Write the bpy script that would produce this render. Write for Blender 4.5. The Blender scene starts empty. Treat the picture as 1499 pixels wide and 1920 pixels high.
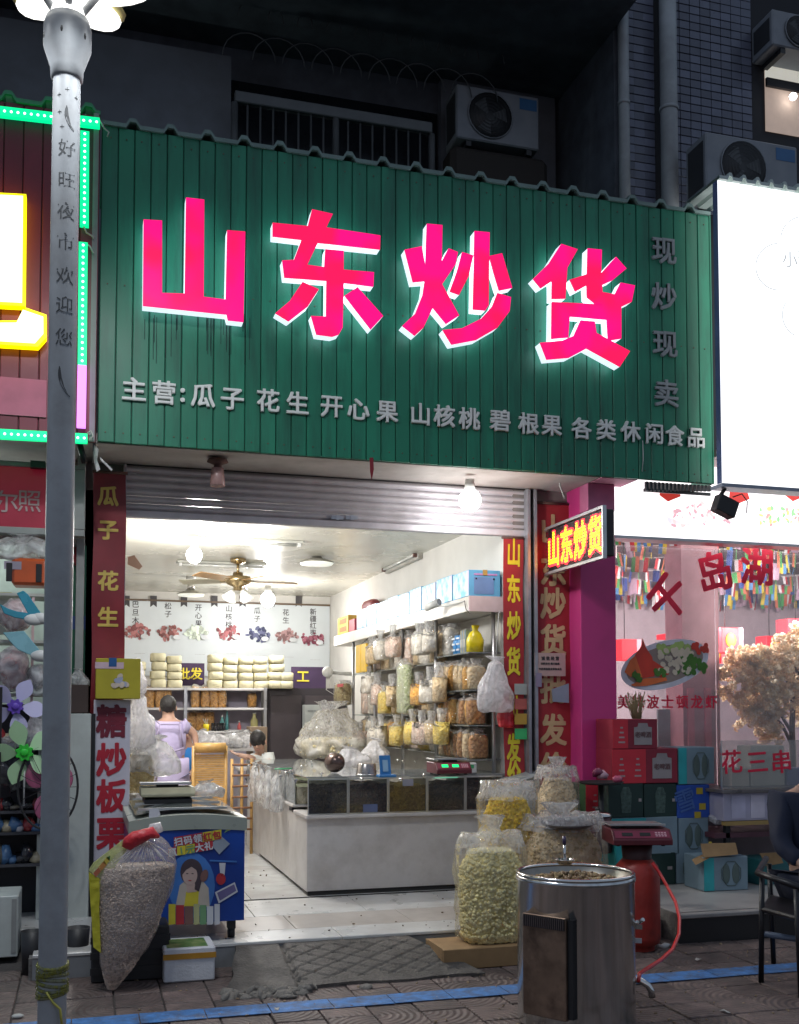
import bpy, bmesh, math, random
from mathutils import Vector, Matrix, noise
random.seed(7)
SC = bpy.context.scene
COL = SC.collection
R = math.radians

# ------------------------------------------------------------------ camera
CAM_H = 1.6
YAW, PITCH = R(16.43), R(2.86)
FWD = Vector((math.sin(YAW)*math.cos(PITCH), math.cos(YAW)*math.cos(PITCH), math.sin(PITCH)))
RGT = Vector((math.cos(YAW), -math.sin(YAW), 0))
UPV = RGT.cross(FWD)
CP = Vector((0, 0, CAM_H))
cd = bpy.data.cameras.new('camera'); cam = bpy.data.objects.new('camera', cd); COL.objects.link(cam)
m3 = Matrix((RGT, UPV, -FWD)).transposed()
cam.matrix_world = Matrix.Translation(CP) @ m3.to_4x4()
cd.lens = 37.5; cd.sensor_width = 36; cd.shift_y = 275/1920; cd.clip_end = 400; cd.clip_start = .05
SC.camera = cam

# ------------------------------------------------------------------ world, light, exposure
w = bpy.data.worlds.new('World'); SC.world = w; w.use_nodes = True
nt = w.node_tree; bg = nt.nodes['Background']
sky = nt.nodes.new('ShaderNodeTexSky'); sky.sky_type = 'NISHITA'; sky.sun_disc = False
sky.sun_elevation = R(2); sky.sun_rotation = R(200)
hsv = nt.nodes.new('ShaderNodeMixRGB'); hsv.blend_type = 'MIX'; hsv.inputs[0].default_value = .97
hsv.inputs[2].default_value = (.74, .92, 1.22, 1)
nt.links.new(sky.outputs[0], hsv.inputs[1]); nt.links.new(hsv.outputs[0], bg.inputs[0])
bg.inputs[1].default_value = .24
SC.view_settings.view_transform = 'Standard'; SC.view_settings.look = 'None'
SC.view_settings.exposure = .33; SC.view_settings.gamma = 1
SC.cycles.use_denoising = True
SC.cycles.max_bounces = 8; SC.cycles.transparent_max_bounces = 24
SC.cycles.sample_clamp_indirect = 4
SC.cycles.caustics_reflective = False; SC.cycles.caustics_refractive = False

def lamp(name, loc, power, col=(1, 1, 1), rad=.05, parent=None, kind='POINT', spot=None, rot=None):
    l = bpy.data.lights.new(name, kind); l.energy = power; l.color = col
    if kind == 'AREA': l.size = rad
    else: l.shadow_soft_size = rad
    if kind == 'SPOT': l.spot_size = spot; l.spot_blend = .9
    o = bpy.data.objects.new(name, l); COL.objects.link(o); o.location = loc
    if rot: o.rotation_euler = rot
    if parent:
        o.parent = parent; o.location = MI[parent] @ Vector(loc)
    return o

# ------------------------------------------------------------------ points of the place
def ray(px, py):
    return FWD + RGT*((px-750)/2000) + UPV*((1235-py)/2000)
def W(px, py, Y):
    d = ray(px, py); t = Y/d.y; return CP + d*t
def WX(px, py, X):
    d = ray(px, py); t = X/d.x; return CP + d*t
def WG(px, py, z=0.):
    d = ray(px, py); t = (z-CAM_H)/d.z; return CP + d*t
def Xp(px, Y): return W(px, 1300, Y).x
def Zp(px, py, Y): return W(px, py, Y).z

# ------------------------------------------------------------------ materials
MATS = {}
def nodes_of(name):
    m = bpy.data.materials.new(name); m.use_nodes = True
    return m, m.node_tree, m.node_tree.nodes['Principled BSDF']
def pm(name, col=(.5, .5, .5), rough=.6, metal=0, var=.15, scale=6, bump=0, bscale=60, emis=None, es=0,
       coat=0, alpha=1, rand=0, dirt=None, dscale=2.5, damt=.5, trans=0, spec=.5, sheen=0, stretch=(1, 1, 1)):
    if name in MATS: return MATS[name]
    m, nt, b = nodes_of(name)
    N, L = nt.nodes.new, nt.links.new
    tc = N('ShaderNodeTexCoord'); nz = N('ShaderNodeTexNoise'); nz.inputs['Scale'].default_value = scale
    nz.inputs['Detail'].default_value = 6; L(tc.outputs['Object'], nz.inputs['Vector'])
    mr = N('ShaderNodeMapRange'); mr.inputs[1].default_value = .3; mr.inputs[2].default_value = .7
    mr.inputs[3].default_value = 1-var; mr.inputs[4].default_value = 1+var
    L(nz.outputs['Fac'], mr.inputs[0])
    fac = mr.outputs[0]; offs = None
    if rand:
        oi = N('ShaderNodeObjectInfo'); offs = N('ShaderNodeVectorMath'); offs.operation = 'ADD'
        om = N('ShaderNodeMath'); om.operation = 'MULTIPLY'; om.inputs[1].default_value = 70; L(oi.outputs['Random'], om.inputs[0])
        L(tc.outputs['Object'], offs.inputs[0]); L(om.outputs[0], offs.inputs[1]); L(offs.outputs[0], nz.inputs['Vector'])
        r2 = N('ShaderNodeMapRange')
        r2.inputs[3].default_value = 1-rand; r2.inputs[4].default_value = 1+rand
        L(oi.outputs['Random'], r2.inputs[0]); mm = N('ShaderNodeMath'); mm.operation = 'MULTIPLY'
        L(fac, mm.inputs[0]); L(r2.outputs[0], mm.inputs[1]); fac = mm.outputs[0]
    mx = N('ShaderNodeVectorMath'); mx.operation = 'SCALE'; mx.inputs[0].default_value = col
    L(fac, mx.inputs['Scale']); out = mx.outputs[0]
    if dirt:
        n2 = N('ShaderNodeTexNoise'); n2.inputs['Scale'].default_value = dscale; n2.inputs['Detail'].default_value = 9
        n2.inputs['Roughness'].default_value = .65
        mp = N('ShaderNodeMapping'); mp.inputs['Scale'].default_value = stretch; L(offs.outputs[0] if offs else tc.outputs['Object'], mp.inputs[0]); L(mp.outputs[0], n2.inputs['Vector'])
        m2 = N('ShaderNodeMapRange'); m2.inputs[1].default_value = .45; m2.inputs[2].default_value = .72
        m2.inputs[4].default_value = damt; L(n2.outputs['Fac'], m2.inputs[0])
        mc = N('ShaderNodeMixRGB'); mc.inputs[2].default_value = (*dirt, 1)
        L(m2.outputs[0], mc.inputs[0]); L(out, mc.inputs[1]); out = mc.outputs[0]
    L(out, b.inputs['Base Color'])
    rr = N('ShaderNodeMapRange'); rr.inputs[3].default_value = max(rough-.08, .02); rr.inputs[4].default_value = min(rough+.1, 1)
    L(nz.outputs['Fac'], rr.inputs[0]); L(rr.outputs[0], b.inputs['Roughness'])
    b.inputs['Metallic'].default_value = metal
    b.inputs['Specular IOR Level'].default_value = spec
    if coat: b.inputs['Coat Weight'].default_value = coat; b.inputs['Coat Roughness'].default_value = .1
    if trans: b.inputs['Transmission Weight'].default_value = trans
    if alpha < 1: b.inputs['Alpha'].default_value = alpha
    if bump:
        nb = N('ShaderNodeTexNoise'); nb.inputs['Scale'].default_value = bscale; nb.inputs['Detail'].default_value = 4
        L(tc.outputs['Object'], nb.inputs['Vector'])
        bp = N('ShaderNodeBump'); bp.inputs['Strength'].default_value = bump; bp.inputs['Distance'].default_value = .02
        L(nb.outputs['Fac'], bp.inputs['Height']); L(bp.outputs[0], b.inputs['Normal'])
    if emis:
        b.inputs['Emission Color'].default_value = (*emis, 1); b.inputs['Emission Strength'].default_value = es
    MATS[name] = m; return m
def em(name, col, s):
    return pm(name, tuple(c*.5 for c in col), .5, emis=col, es=s, var=.02)
def grain(name, c1, c2, scale=90, bump=.8, rough=.7):
    if name in MATS: return MATS[name]
    m, nt, b = nodes_of(name); N, L = nt.nodes.new, nt.links.new
    tc = N('ShaderNodeTexCoord'); v = N('ShaderNodeTexVoronoi'); v.inputs['Scale'].default_value = scale
    L(tc.outputs['Object'], v.inputs['Vector'])
    sp = N('ShaderNodeSeparateColor'); L(v.outputs['Color'], sp.inputs[0])
    mc = N('ShaderNodeMixRGB'); mc.inputs[1].default_value = (*c1, 1); mc.inputs[2].default_value = (*c2, 1)
    L(sp.outputs[0], mc.inputs[0])
    n = N('ShaderNodeTexNoise'); n.inputs['Scale'].default_value = 7; L(tc.outputs['Object'], n.inputs['Vector'])
    mr = N('ShaderNodeMapRange'); mr.inputs[3].default_value = .6; mr.inputs[4].default_value = 1.35; L(n.outputs[0], mr.inputs[0])
    sc = N('ShaderNodeVectorMath'); sc.operation = 'SCALE'; L(mc.outputs[0], sc.inputs[0]); L(mr.outputs[0], sc.inputs['Scale'])
    L(sc.outputs[0], b.inputs['Base Color']); b.inputs['Roughness'].default_value = rough
    bp = N('ShaderNodeBump'); bp.inputs['Strength'].default_value = bump; bp.inputs['Distance'].default_value = .012; bp.invert = True
    L(v.outputs['Distance'], bp.inputs['Height']); L(bp.outputs[0], b.inputs['Normal'])
    MATS[name] = m; return m
def film(name, col=(.85, .85, .85), opac=.35, rough=.12, bump=.6, bscale=22, gm=.45, ga=.03):
    """clear crumpled plastic: part see-through, part soft white, with sharp glints"""
    if name in MATS: return MATS[name]
    m, nt, b = nodes_of(name); N, L = nt.nodes.new, nt.links.new
    nt.nodes.remove(b); out = nt.nodes['Material Output']
    tc = N('ShaderNodeTexCoord')
    nz = N('ShaderNodeTexNoise'); nz.inputs['Scale'].default_value = bscale; nz.inputs['Detail'].default_value = 5
    nz.inputs['Distortion'].default_value = 1.4
    L(tc.outputs['Object'], nz.inputs['Vector'])
    bp = N('ShaderNodeBump'); bp.inputs['Strength'].default_value = bump; bp.inputs['Distance'].default_value = .03
    L(nz.outputs['Fac'], bp.inputs['Height'])
    tr = N('ShaderNodeBsdfTransparent'); tr.inputs[0].default_value = (1, 1, 1, 1)
    df = N('ShaderNodeBsdfDiffuse'); df.inputs[0].default_value = (*[min(1, c*1.08) for c in col], 1)
    tl = N('ShaderNodeBsdfTranslucent'); tl.inputs[0].default_value = (*col, 1)
    a1 = N('ShaderNodeMixShader'); a1.inputs[0].default_value = .45; L(df.outputs[0], a1.inputs[1]); L(tl.outputs[0], a1.inputs[2])
    mr = N('ShaderNodeMapRange'); mr.inputs[1].default_value = .35; mr.inputs[2].default_value = .7
    mr.inputs[3].default_value = opac*.5; mr.inputs[4].default_value = min(opac*1.8, .97)
    L(nz.outputs['Fac'], mr.inputs[0])
    a2 = N('ShaderNodeMixShader'); L(mr.outputs[0], a2.inputs[0]); L(tr.outputs[0], a2.inputs[1]); L(a1.outputs[0], a2.inputs[2])
    gl = N('ShaderNodeBsdfGlossy'); gl.inputs['Roughness'].default_value = rough; L(bp.outputs[0], gl.inputs['Normal'])
    fr = N('ShaderNodeFresnel'); fr.inputs[0].default_value = 1.4; L(bp.outputs[0], fr.inputs['Normal'])
    ad = N('ShaderNodeMath'); ad.operation = 'MULTIPLY_ADD'; ad.inputs[1].default_value = gm; ad.inputs[2].default_value = ga; L(fr.outputs[0], ad.inputs[0])
    a3 = N('ShaderNodeMixShader'); L(ad.outputs[0], a3.inputs[0]); L(a2.outputs[0], a3.inputs[1]); L(gl.outputs[0], a3.inputs[2])
    L(a3.outputs[0], out.inputs[0]); MATS[name] = m; return m
def leafm(name, c):
    if name in MATS: return MATS[name]
    m, nt, b = nodes_of(name); N, L = nt.nodes.new, nt.links.new
    nt.nodes.remove(b); out = nt.nodes['Material Output']; tc = N('ShaderNodeTexCoord'); nz = N('ShaderNodeTexNoise'); nz.inputs['Scale'].default_value = 9
    L(tc.outputs['Object'], nz.inputs[0]); mr = N('ShaderNodeMapRange'); mr.inputs[3].default_value = .7; mr.inputs[4].default_value = 1.15; L(nz.outputs[0], mr.inputs[0])
    sc = N('ShaderNodeVectorMath'); sc.operation = 'SCALE'; sc.inputs[0].default_value = c; L(mr.outputs[0], sc.inputs['Scale'])
    d = N('ShaderNodeBsdfDiffuse'); t = N('ShaderNodeBsdfTranslucent'); L(sc.outputs[0], d.inputs[0]); L(sc.outputs[0], t.inputs[0])
    a = N('ShaderNodeMixShader'); a.inputs[0].default_value = .45; L(d.outputs[0], a.inputs[1]); L(t.outputs[0], a.inputs[2]); L(a.outputs[0], out.inputs[0])
    MATS[name] = m; return m
def glassm(name, tint=(.9, .96, .94), haze=.05, rough=.03):
    if name in MATS: return MATS[name]
    m, nt, b = nodes_of(name); N, L = nt.nodes.new, nt.links.new
    nt.nodes.remove(b); out = nt.nodes['Material Output']
    tr = N('ShaderNodeBsdfTransparent'); tr.inputs[0].default_value = (*tint, 1)
    gl = N('ShaderNodeBsdfGlossy'); gl.inputs['Roughness'].default_value = rough
    df = N('ShaderNodeBsdfDiffuse'); df.inputs[0].default_value = (.75, .78, .78, 1)
    fr = N('ShaderNodeFresnel'); fr.inputs[0].default_value = 1.45
    a = N('ShaderNodeMixShader'); a.inputs[0].default_value = haze; L(tr.outputs[0], a.inputs[1]); L(df.outputs[0], a.inputs[2])
    c = N('ShaderNodeMixShader'); L(fr.outputs[0], c.inputs[0]); L(a.outputs[0], c.inputs[1]); L(gl.outputs[0], c.inputs[2])
    L(c.outputs[0], out.inputs[0]); MATS[name] = m; return m

# ------------------------------------------------------------------ mesh builder
class MB:
    def __init__(s): s.v = []; s.f = []; s.mi = []; s.sm = []
    def add(s, vs, fs, mi=0, smooth=False):
        n = len(s.v); s.v += [Vector(v) for v in vs]
        for f in fs: s.f.append([i+n for i in f]); s.mi.append(mi); s.sm.append(smooth)
        return s
    def box(s, x0, x1, y0, y1, z0, z1, mi=0):
        return s.add([(x0,y0,z0),(x1,y0,z0),(x1,y1,z0),(x0,y1,z0),(x0,y0,z1),(x1,y0,z1),(x1,y1,z1),(x0,y1,z1)],
                     [(0,3,2,1),(4,5,6,7),(0,1,5,4),(1,2,6,5),(2,3,7,6),(3,0,4,7)], mi)
    def obox(s, c, ax, ay, az, mi=0):
        c, ax, ay, az = map(Vector, (c, ax, ay, az))
        vs = [c+ax*i+ay*j+az*k for k in (-1, 1) for (i, j) in ((-1,-1),(1,-1),(1,1),(-1,1))]
        return s.add(vs, [(0,3,2,1),(4,5,6,7),(0,1,5,4),(1,2,6,5),(2,3,7,6),(3,0,4,7)], mi)
    def cyl(s, p0, p1, r0, r1=None, n=12, caps=True, mi=0):
        p0, p1 = Vector(p0), Vector(p1); r1 = r0 if r1 is None else r1
        d = (p1-p0).normalized(); u = d.orthogonal().normalized(); w_ = d.cross(u)
        vs = [p0+(u*math.cos(a)+w_*math.sin(a))*r0 for a in [math.tau*i/n for i in range(n)]]
        vs += [p1+(u*math.cos(a)+w_*math.sin(a))*r1 for a in [math.tau*i/n for i in range(n)]]
        s.add(vs, [(i, (i+1) % n, n+(i+1) % n, n+i) for i in range(n)], mi, True)
        if caps:
            k = len(s.v)-2*n
            s.f.append([k+i for i in range(n)][::-1]); s.mi.append(mi); s.sm.append(False)
            s.f.append([k+n+i for i in range(n)]); s.mi.append(mi); s.sm.append(False)
        return s
    def lathe(s, prof, c=(0,0,0), n=24, mi=0, axis='Z', smooth=True):
        c = Vector(c); vs = []
        for (r, z) in prof:
            for i in range(n):
                a = math.tau*i/n
                p = (r*math.cos(a), r*math.sin(a), z)
                if axis == 'Y': p = (p[0], p[2], p[1])
                if axis == 'X': p = (p[2], p[0], p[1])
                vs.append(c+Vector(p))
        fs = [(j*n+i, j*n+(i+1) % n, (j+1)*n+(i+1) % n, (j+1)*n+i) for j in range(len(prof)-1) for i in range(n)]
        return s.add(vs, fs, mi, smooth)
    def tube(s, pts, r, n=8, mi=0, closed=False):
        pts = [Vector(p) for p in pts]; k = len(pts); vs = []; u = None
        for i, p in enumerate(pts):
            d = (pts[min(i+1, k-1)]-pts[max(i-1, 0)]) if not closed else pts[(i+1) % k]-pts[i-1]
            d.normalize()
            if u is None: u = d.orthogonal().normalized()
            else: u = (u-d*u.dot(d)).normalized()
            w_ = d.cross(u); rr = r[i] if isinstance(r, (list, tuple)) else r
            vs += [p+(u*math.cos(a)+w_*math.sin(a))*rr for a in [math.tau*j/n for j in range(n)]]
        m = k if closed else k-1
        fs = [(j*n+i, j*n+(i+1) % n, ((j+1) % k)*n+(i+1) % n, ((j+1) % k)*n+i) for j in range(m) for i in range(n)]
        if not closed: fs += [list(range(n))[::-1], [(k-1)*n+i for i in range(n)]]
        return s.add(vs, fs, mi, True)
    def prism(s, pts, off, mi=0):
        """pts: 3-D outline of the front face, off: vector to the back face"""
        pts = [Vector(p) for p in pts]; off = Vector(off); n = len(pts)
        s.add(pts+[p+off for p in pts], [list(range(n)), [n+i for i in range(n)][::-1]]+[(i, (i+1) % n, n+(i+1) % n, n+i) for i in range(n)], mi)
        return s
    def ell(s, c, rx, ry, rz, n=12, m=8, mi=0, rot=None):
        c = Vector(c); vs = []
        for j in range(m+1):
            t = math.pi*j/m
            for i in range(n):
                a = math.tau*i/n
                p = Vector((rx*math.sin(t)*math.cos(a), ry*math.sin(t)*math.sin(a), -rz*math.cos(t)))
                if rot is not None: p = rot @ p
                vs.append(c+p)
        return s.add(vs, [(j*n+i, j*n+(i+1) % n, (j+1)*n+(i+1) % n, (j+1)*n+i) for j in range(m) for i in range(n)], mi, True)
    def blob(s, secs, n=20, amp=.0, fr=6, seed=0, power=2.4, mi=0, pleat=0, lobes=13):
        """secs: (cx, cy, z, rx, ry); rounded boxy sections"""
        vs = []
        for (cx, cy, z, rx, ry) in secs:
            for i in range(n):
                a = math.tau*i/n; c_, s_ = math.cos(a), math.sin(a)
                k = (abs(c_)**power+abs(s_)**power)**(-1/power)
                if pleat: k *= 1+pleat*math.sin(lobes*a+seed+2.5*noise.noise(Vector((a, z*5, seed))))*(.35+.65*min(1, max(0, (z-secs[0][2])/(secs[-1][2]-secs[0][2]+1e-6))*1.3))
                p = Vector((cx+rx*k*c_, cy+ry*k*s_, z))
                if amp:
                    q = noise.noise_vector(Vector((p.x*fr+seed, p.y*fr, p.z*fr)))
                    p += q*amp
                vs.append(p)
        m = len(secs)
        fs = [(j*n+i, j*n+(i+1) % n, (j+1)*n+(i+1) % n, (j+1)*n+i) for j in range(m-1) for i in range(n)]
        fs += [list(range(n))[::-1], [(m-1)*n+i for i in range(n)]]
        return s.add(vs, fs, mi, True)
ICO = None
def ico():
    global ICO
    if ICO is None:
        t = (1+5**.5)/2
        v = [(-1,t,0),(1,t,0),(-1,-t,0),(1,-t,0),(0,-1,t),(0,1,t),(0,-1,-t),(0,1,-t),(t,0,-1),(t,0,1),(-t,0,-1),(-t,0,1)]
        f = [(0,11,5),(0,5,1),(0,1,7),(0,7,10),(0,10,11),(1,5,9),(5,11,4),(11,10,2),(10,7,6),(7,1,8),(3,9,4),(3,4,2),(3,2,6),(3,6,8),(3,8,9),(4,9,5),(2,4,11),(6,2,10),(8,6,7),(9,8,1)]
        ICO = ([Vector(p).normalized() for p in v], f)
    return ICO
def scatter(mb, pts, r, jit=.4, sq=(1, 1, 1), rnd=random):
    V, F = ico()
    for p in pts:
        e = Matrix.Rotation(rnd.random()*6.28, 3, 'Z') @ Matrix.Rotation(rnd.random()*6.28, 3, 'X')
        rr = r*(1+jit*(rnd.random()-.5))
        mb.add([Vector(p)+e @ Vector((v.x*rr*sq[0], v.y*rr*sq[1], v.z*rr*sq[2]))*(1+.25*(rnd.random()-.5)) for v in V], F, 0, True)

MI = {}
def finish(name, mb, mats, shift, bevel=0, clean=True):
    me = bpy.data.meshes.new(name)
    inv = shift
    me.from_pydata([tuple(inv @ v) for v in mb.v], [], mb.f)
    for p, mi, sm in zip(me.polygons, mb.mi, mb.sm): p.material_index = mi; p.use_smooth = sm
    for m in (mats if isinstance(mats, (list, tuple)) else [mats]): me.materials.append(m)
    if clean or bevel:
        bm = bmesh.new(); bm.from_mesh(me)
        bmesh.ops.recalc_face_normals(bm, faces=bm.faces)
        if bevel:
            bmesh.ops.bevel(bm, geom=[e for e in bm.edges if len(e.link_faces) == 2 and e.calc_face_angle(0) > .7], offset=bevel, segments=1, affect='EDGES', clamp_overlap=True)
        bm.to_mesh(me); bm.free()
    return me
def thing(name, label, cat, loc=(0,0,0), group=None, rz=0, M=None):
    o = bpy.data.objects.new(name, None); o.empty_display_size = .1; COL.objects.link(o)
    mm = M if M is not None else Matrix.Translation(Vector(loc)) @ Matrix.Rotation(rz, 4, 'Z')
    o.matrix_world = mm; MI[o] = mm.inverted()
    o['label'] = label; o['category'] = cat
    if group: o['group'] = group
    return o
def part(name, mb, mats, parent, bevel=0, stuff=False, label=None, local=False):
    """mesh given in world coordinates (or the thing's own when local) as a child of parent"""
    inv = Matrix() if local else MI[parent]
    me = finish(name, mb, mats, inv, bevel)
    o = bpy.data.objects.new(name, me); COL.objects.link(o); o.parent = parent
    MI[o] = MI[parent]
    if stuff: o['kind'] = 'stuff'
    if label: o['label'] = label
    return o
def solo(name, label, cat, mb, mats, group=None, bevel=0, kind=None):
    xs = [v.x for v in mb.v]; ys = [v.y for v in mb.v]; zs = [v.z for v in mb.v]
    o0 = Vector(((min(xs)+max(xs))/2, (min(ys)+max(ys))/2, min(zs)))
    me = finish(name, mb, mats, Matrix.Translation(-o0), bevel)
    o = bpy.data.objects.new(name, me); COL.objects.link(o); o.location = o0; MI[o] = Matrix.Translation(-o0)
    if kind: o['kind'] = kind
    if kind != 'structure':
        o['label'] = label; o['category'] = cat
        if group: o['group'] = group
    return o
def struct(name, mb, mats, bevel=0, kind='structure', label=None):
    o = solo(name, label, None, mb, mats, kind='structure', bevel=bevel)
    o['kind'] = kind
    return o
def child_copy(src, parent, loc):
    c = src.copy(); COL.objects.link(c); c.parent = parent; c.location = loc; return c
def tree_copy(root, loc, rz=None, label=None, scale=None, swap=None):
    r = root.copy(); COL.objects.link(r); r.location = loc
    if rz is not None: r.rotation_euler.z = rz
    if scale: r.scale = scale
    if label: r['label'] = label
    for ch in [c for c in root.children]:
        c = ch.copy(); COL.objects.link(c); c.parent = r
        if swap and ch.name.split('.')[0] in swap:
            c.data = swap[ch.name.split('.')[0]]
        for g in ch.children:
            d = g.copy(); COL.objects.link(d); d.parent = c
    return r
TC = {}
def glyph(s, bold=0, depth=.1):
    """outline of a character (or word) of size 1, centred, front at z=+depth, back at 0"""
    k = (s, bold, depth)
    if k in TC: return TC[k]
    cu = bpy.data.curves.new('t', 'FONT'); cu.body = s; cu.extrude = depth/2; cu.resolution_u = 2
    o = bpy.data.objects.new('t', cu); COL.objects.link(o)
    me = bpy.data.meshes.new_from_object(o.evaluated_get(bpy.context.evaluated_depsgraph_get()))
    bpy.data.objects.remove(o); bpy.data.curves.remove(cu)
    vs = [Vector(v.co) for v in me.vertices]; fs = [tuple(p.vertices) for p in me.polygons]
    bpy.data.meshes.remove(me)
    x0 = min(v.x for v in vs); x1 = max(v.x for v in vs); y0 = min(v.y for v in vs); y1 = max(v.y for v in vs)
    c = Vector(((x0+x1)/2, (y0+y1)/2, -depth/2))
    if len(s) == 1 and s > '\u4e00': c = Vector((.5, .38, -depth/2))
    vs = [v-c for v in vs]
    if bold:      # heavier strokes: the outline widened by copies set a hair apart in depth
        n = len(vs); V2, F2 = [], []
        for q, (dx, dy) in enumerate(((0, 0), (1, .8), (-1, .8), (1, -.8), (-1, -.8), (0, 1.1), (0, -1.1))):
            V2 += [Vector((v.x+dx*bold, v.y+dy*bold, v.z*(1-.035*q))) for v in vs]; F2 += [tuple(i+n*q for i in f) for f in fs]
        vs, fs = V2, F2
    TC[k] = (vs, fs); return TC[k]
FACE = {'S': Matrix(((1,0,0),(0,0,-1),(0,1,0))), 'W': Matrix(((0,0,-1),(-1,0,0),(0,1,0))), 'U': Matrix.Identity(3)}
def put_glyph(mb, s, loc, size, facing='S', bold=0, depth=.003, rot=0, sx=1, mi=0):
    vs, fs = glyph(s, bold, 1.)
    M = FACE[facing] @ Matrix.Rotation(rot, 3, 'Z')
    mb.add([Vector(loc)+M @ Vector((v.x*size*sx, v.y*size, v.z*depth)) for v in vs], fs, mi)
def letter(name, s, loc, size, mat, parent, **k):
    mb = MB(); put_glyph(mb, s, loc, size, **k)
    me = finish(name, mb, mat, MI[parent], clean=False)
    o = bpy.data.objects.new(name, me); COL.objects.link(o); o.parent = parent; MI[o] = MI[parent]; return o
def disc(mb, c, rx, rz, facing='S', n=20, th=.002, rot=0, mi=0):
    M = FACE[facing] @ Matrix.Rotation(rot, 3, 'Z')
    pts = [Vector(c)+M @ Vector((rx*math.cos(math.tau*i/n), rz*math.sin(math.tau*i/n), th)) for i in range(n)]
    mb.prism(pts, M @ Vector((0, 0, -th)), mi)
def pp(mb, pxs, Y, th, mi=0):
    """outline seen at these image points, standing on the facade-parallel plane Y, thickness th behind it"""
    mb.prism([W(x, y, Y) for x, y in pxs], (0, th, 0), mi)

# ================================================================== the setting
FY, SY, KY, FZ = 8.35, 7.67, 6.8, .15
concrete = pm('concrete', (.20, .19, .18), .85, var=.25, scale=5, bump=.5, bscale=35, dirt=(.07, .065, .06), dscale=3, damt=.7)
def tilemat(name='paving_clay'):
    m = pm(name, (.135, .098, .088), .62, var=.3, scale=9, rand=.28, dirt=(.05, .045, .042), dscale=7, damt=.65)
    nt = m.node_tree; N, L = nt.nodes.new, nt.links.new; b = nt.nodes['Principled BSDF']
    tc = N('ShaderNodeTexCoord'); mp = N('ShaderNodeMapping'); mp.inputs['Location'].default_value = (.12, .12, 0)
    L(tc.outputs['Object'], mp.inputs[0]); ln = N('ShaderNodeVectorMath'); ln.operation = 'LENGTH'; L(mp.outputs[0], ln.inputs[0])
    sn = N('ShaderNodeMath'); sn.operation = 'MULTIPLY'; sn.inputs[1].default_value = 170; L(ln.outputs['Value'], sn.inputs[0])
    s2 = N('ShaderNodeMath'); s2.operation = 'SINE'; L(sn.outputs[0], s2.inputs[0])
    n = N('ShaderNodeTexNoise'); n.inputs['Scale'].default_value = 45; n.inputs['Detail'].default_value = 5; L(tc.outputs['Object'], n.inputs[0])
    ad = N('ShaderNodeMath'); ad.operation = 'MULTIPLY_ADD'; ad.inputs[1].default_value = .55; L(s2.outputs[0], ad.inputs[0]); L(n.outputs[0], ad.inputs[2])
    bp = N('ShaderNodeBump'); bp.inputs['Strength'].default_value = .9; bp.inputs['Distance'].default_value = .006
    L(ad.outputs[0], bp.inputs['Height']); L(bp.outputs[0], b.inputs['Normal'])
    return m
clay = tilemat()
g = MB().box(-60, 60, -60, 90, -.06, -.012)
pave = struct('pavement', g, pm('pavement_bed', (.07, .062, .058), .9, var=.3, bump=.6, bscale=30))
TS = .262
tm = MB().box(-TS/2+.004, TS/2-.004, -TS/2+.004, TS/2-.004, -.03, 0)
tme = finish('paving_tile', tm, clay, Matrix(), .004)
rr = random.Random(3)
for i in range(25):
    for j in range(11):
        x = -1.0+i*TS; y = 4.35+j*TS
        if .95 < x < 2.25 and 6.25 < y: continue
        o = bpy.data.objects.new('paving_tile', tme); COL.objects.link(o); o.parent = pave
        o.location = (x-pave.location.x, y-pave.location.y, rr.uniform(-.004, .003)-pave.location.z)
        o.rotation_euler = (rr.uniform(-.006, .006), rr.uniform(-.006, .006), rr.choice((0, 1, 2, 3))*math.pi/2)
blue = pm('blue_line_paint', (.06, .19, .46), .7, var=.35, scale=14, dirt=(.09, .085, .09), dscale=11, damt=.9, bump=.3)
lb = MB()
for k in range(22):
    x0 = -1.4+k*.34
    lb.box(x0, x0+.334, 5.70+rr.uniform(-.004, .004), 5.885+rr.uniform(-.004, .004), .0035, .0065)
struct('painted_line', lb, blue)
# shop apron and step
marble = pm('white_marble', (.62, .62, .60), .28, var=.1, scale=3, dirt=(.30, .27, .24), dscale=2.2, damt=.6)
marble_d = pm('worn_marble', (.50, .46, .42), .3, var=.15, scale=3, dirt=(.22, .19, .17), dscale=1.8, damt=.7)
stepo = struct('shop_step', MB().box(-.3, 3.95, KY+.02, FY-.06, -.02, FZ-.025), concrete)
xs = [-.28, .78, 1.62, 2.5, 3.3, 3.94]
for a, b_ in zip(xs, xs[1:]):
    part('marble_slab', MB().box(a+.002, b_-.002, KY, KY+.33, FZ-.022, FZ), marble, stepo, .004)
    part('marble_riser', MB().box(a+.002, b_-.002, KY+.004, KY+.02, .0, FZ-.024), pm('grey_riser', (.22, .23, .24), .5, dirt=(.08, .08, .08), dscale=5), stepo)
xs = [-.28, .55, 1.38, 2.21, 3.04, 3.94]
for a, b_ in zip(xs, xs[1:]):
    part('marble_slab', MB().box(a+.002, b_-.002, KY+.334, KY+.82, FZ-.022, FZ-.001), marble_d, stepo, .003)
    part('marble_slab', MB().box(a+.002-.2, b_-.002-.2, KY+.824, FY-.07, FZ-.022, FZ-.001), marble, stepo, .003)
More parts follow.
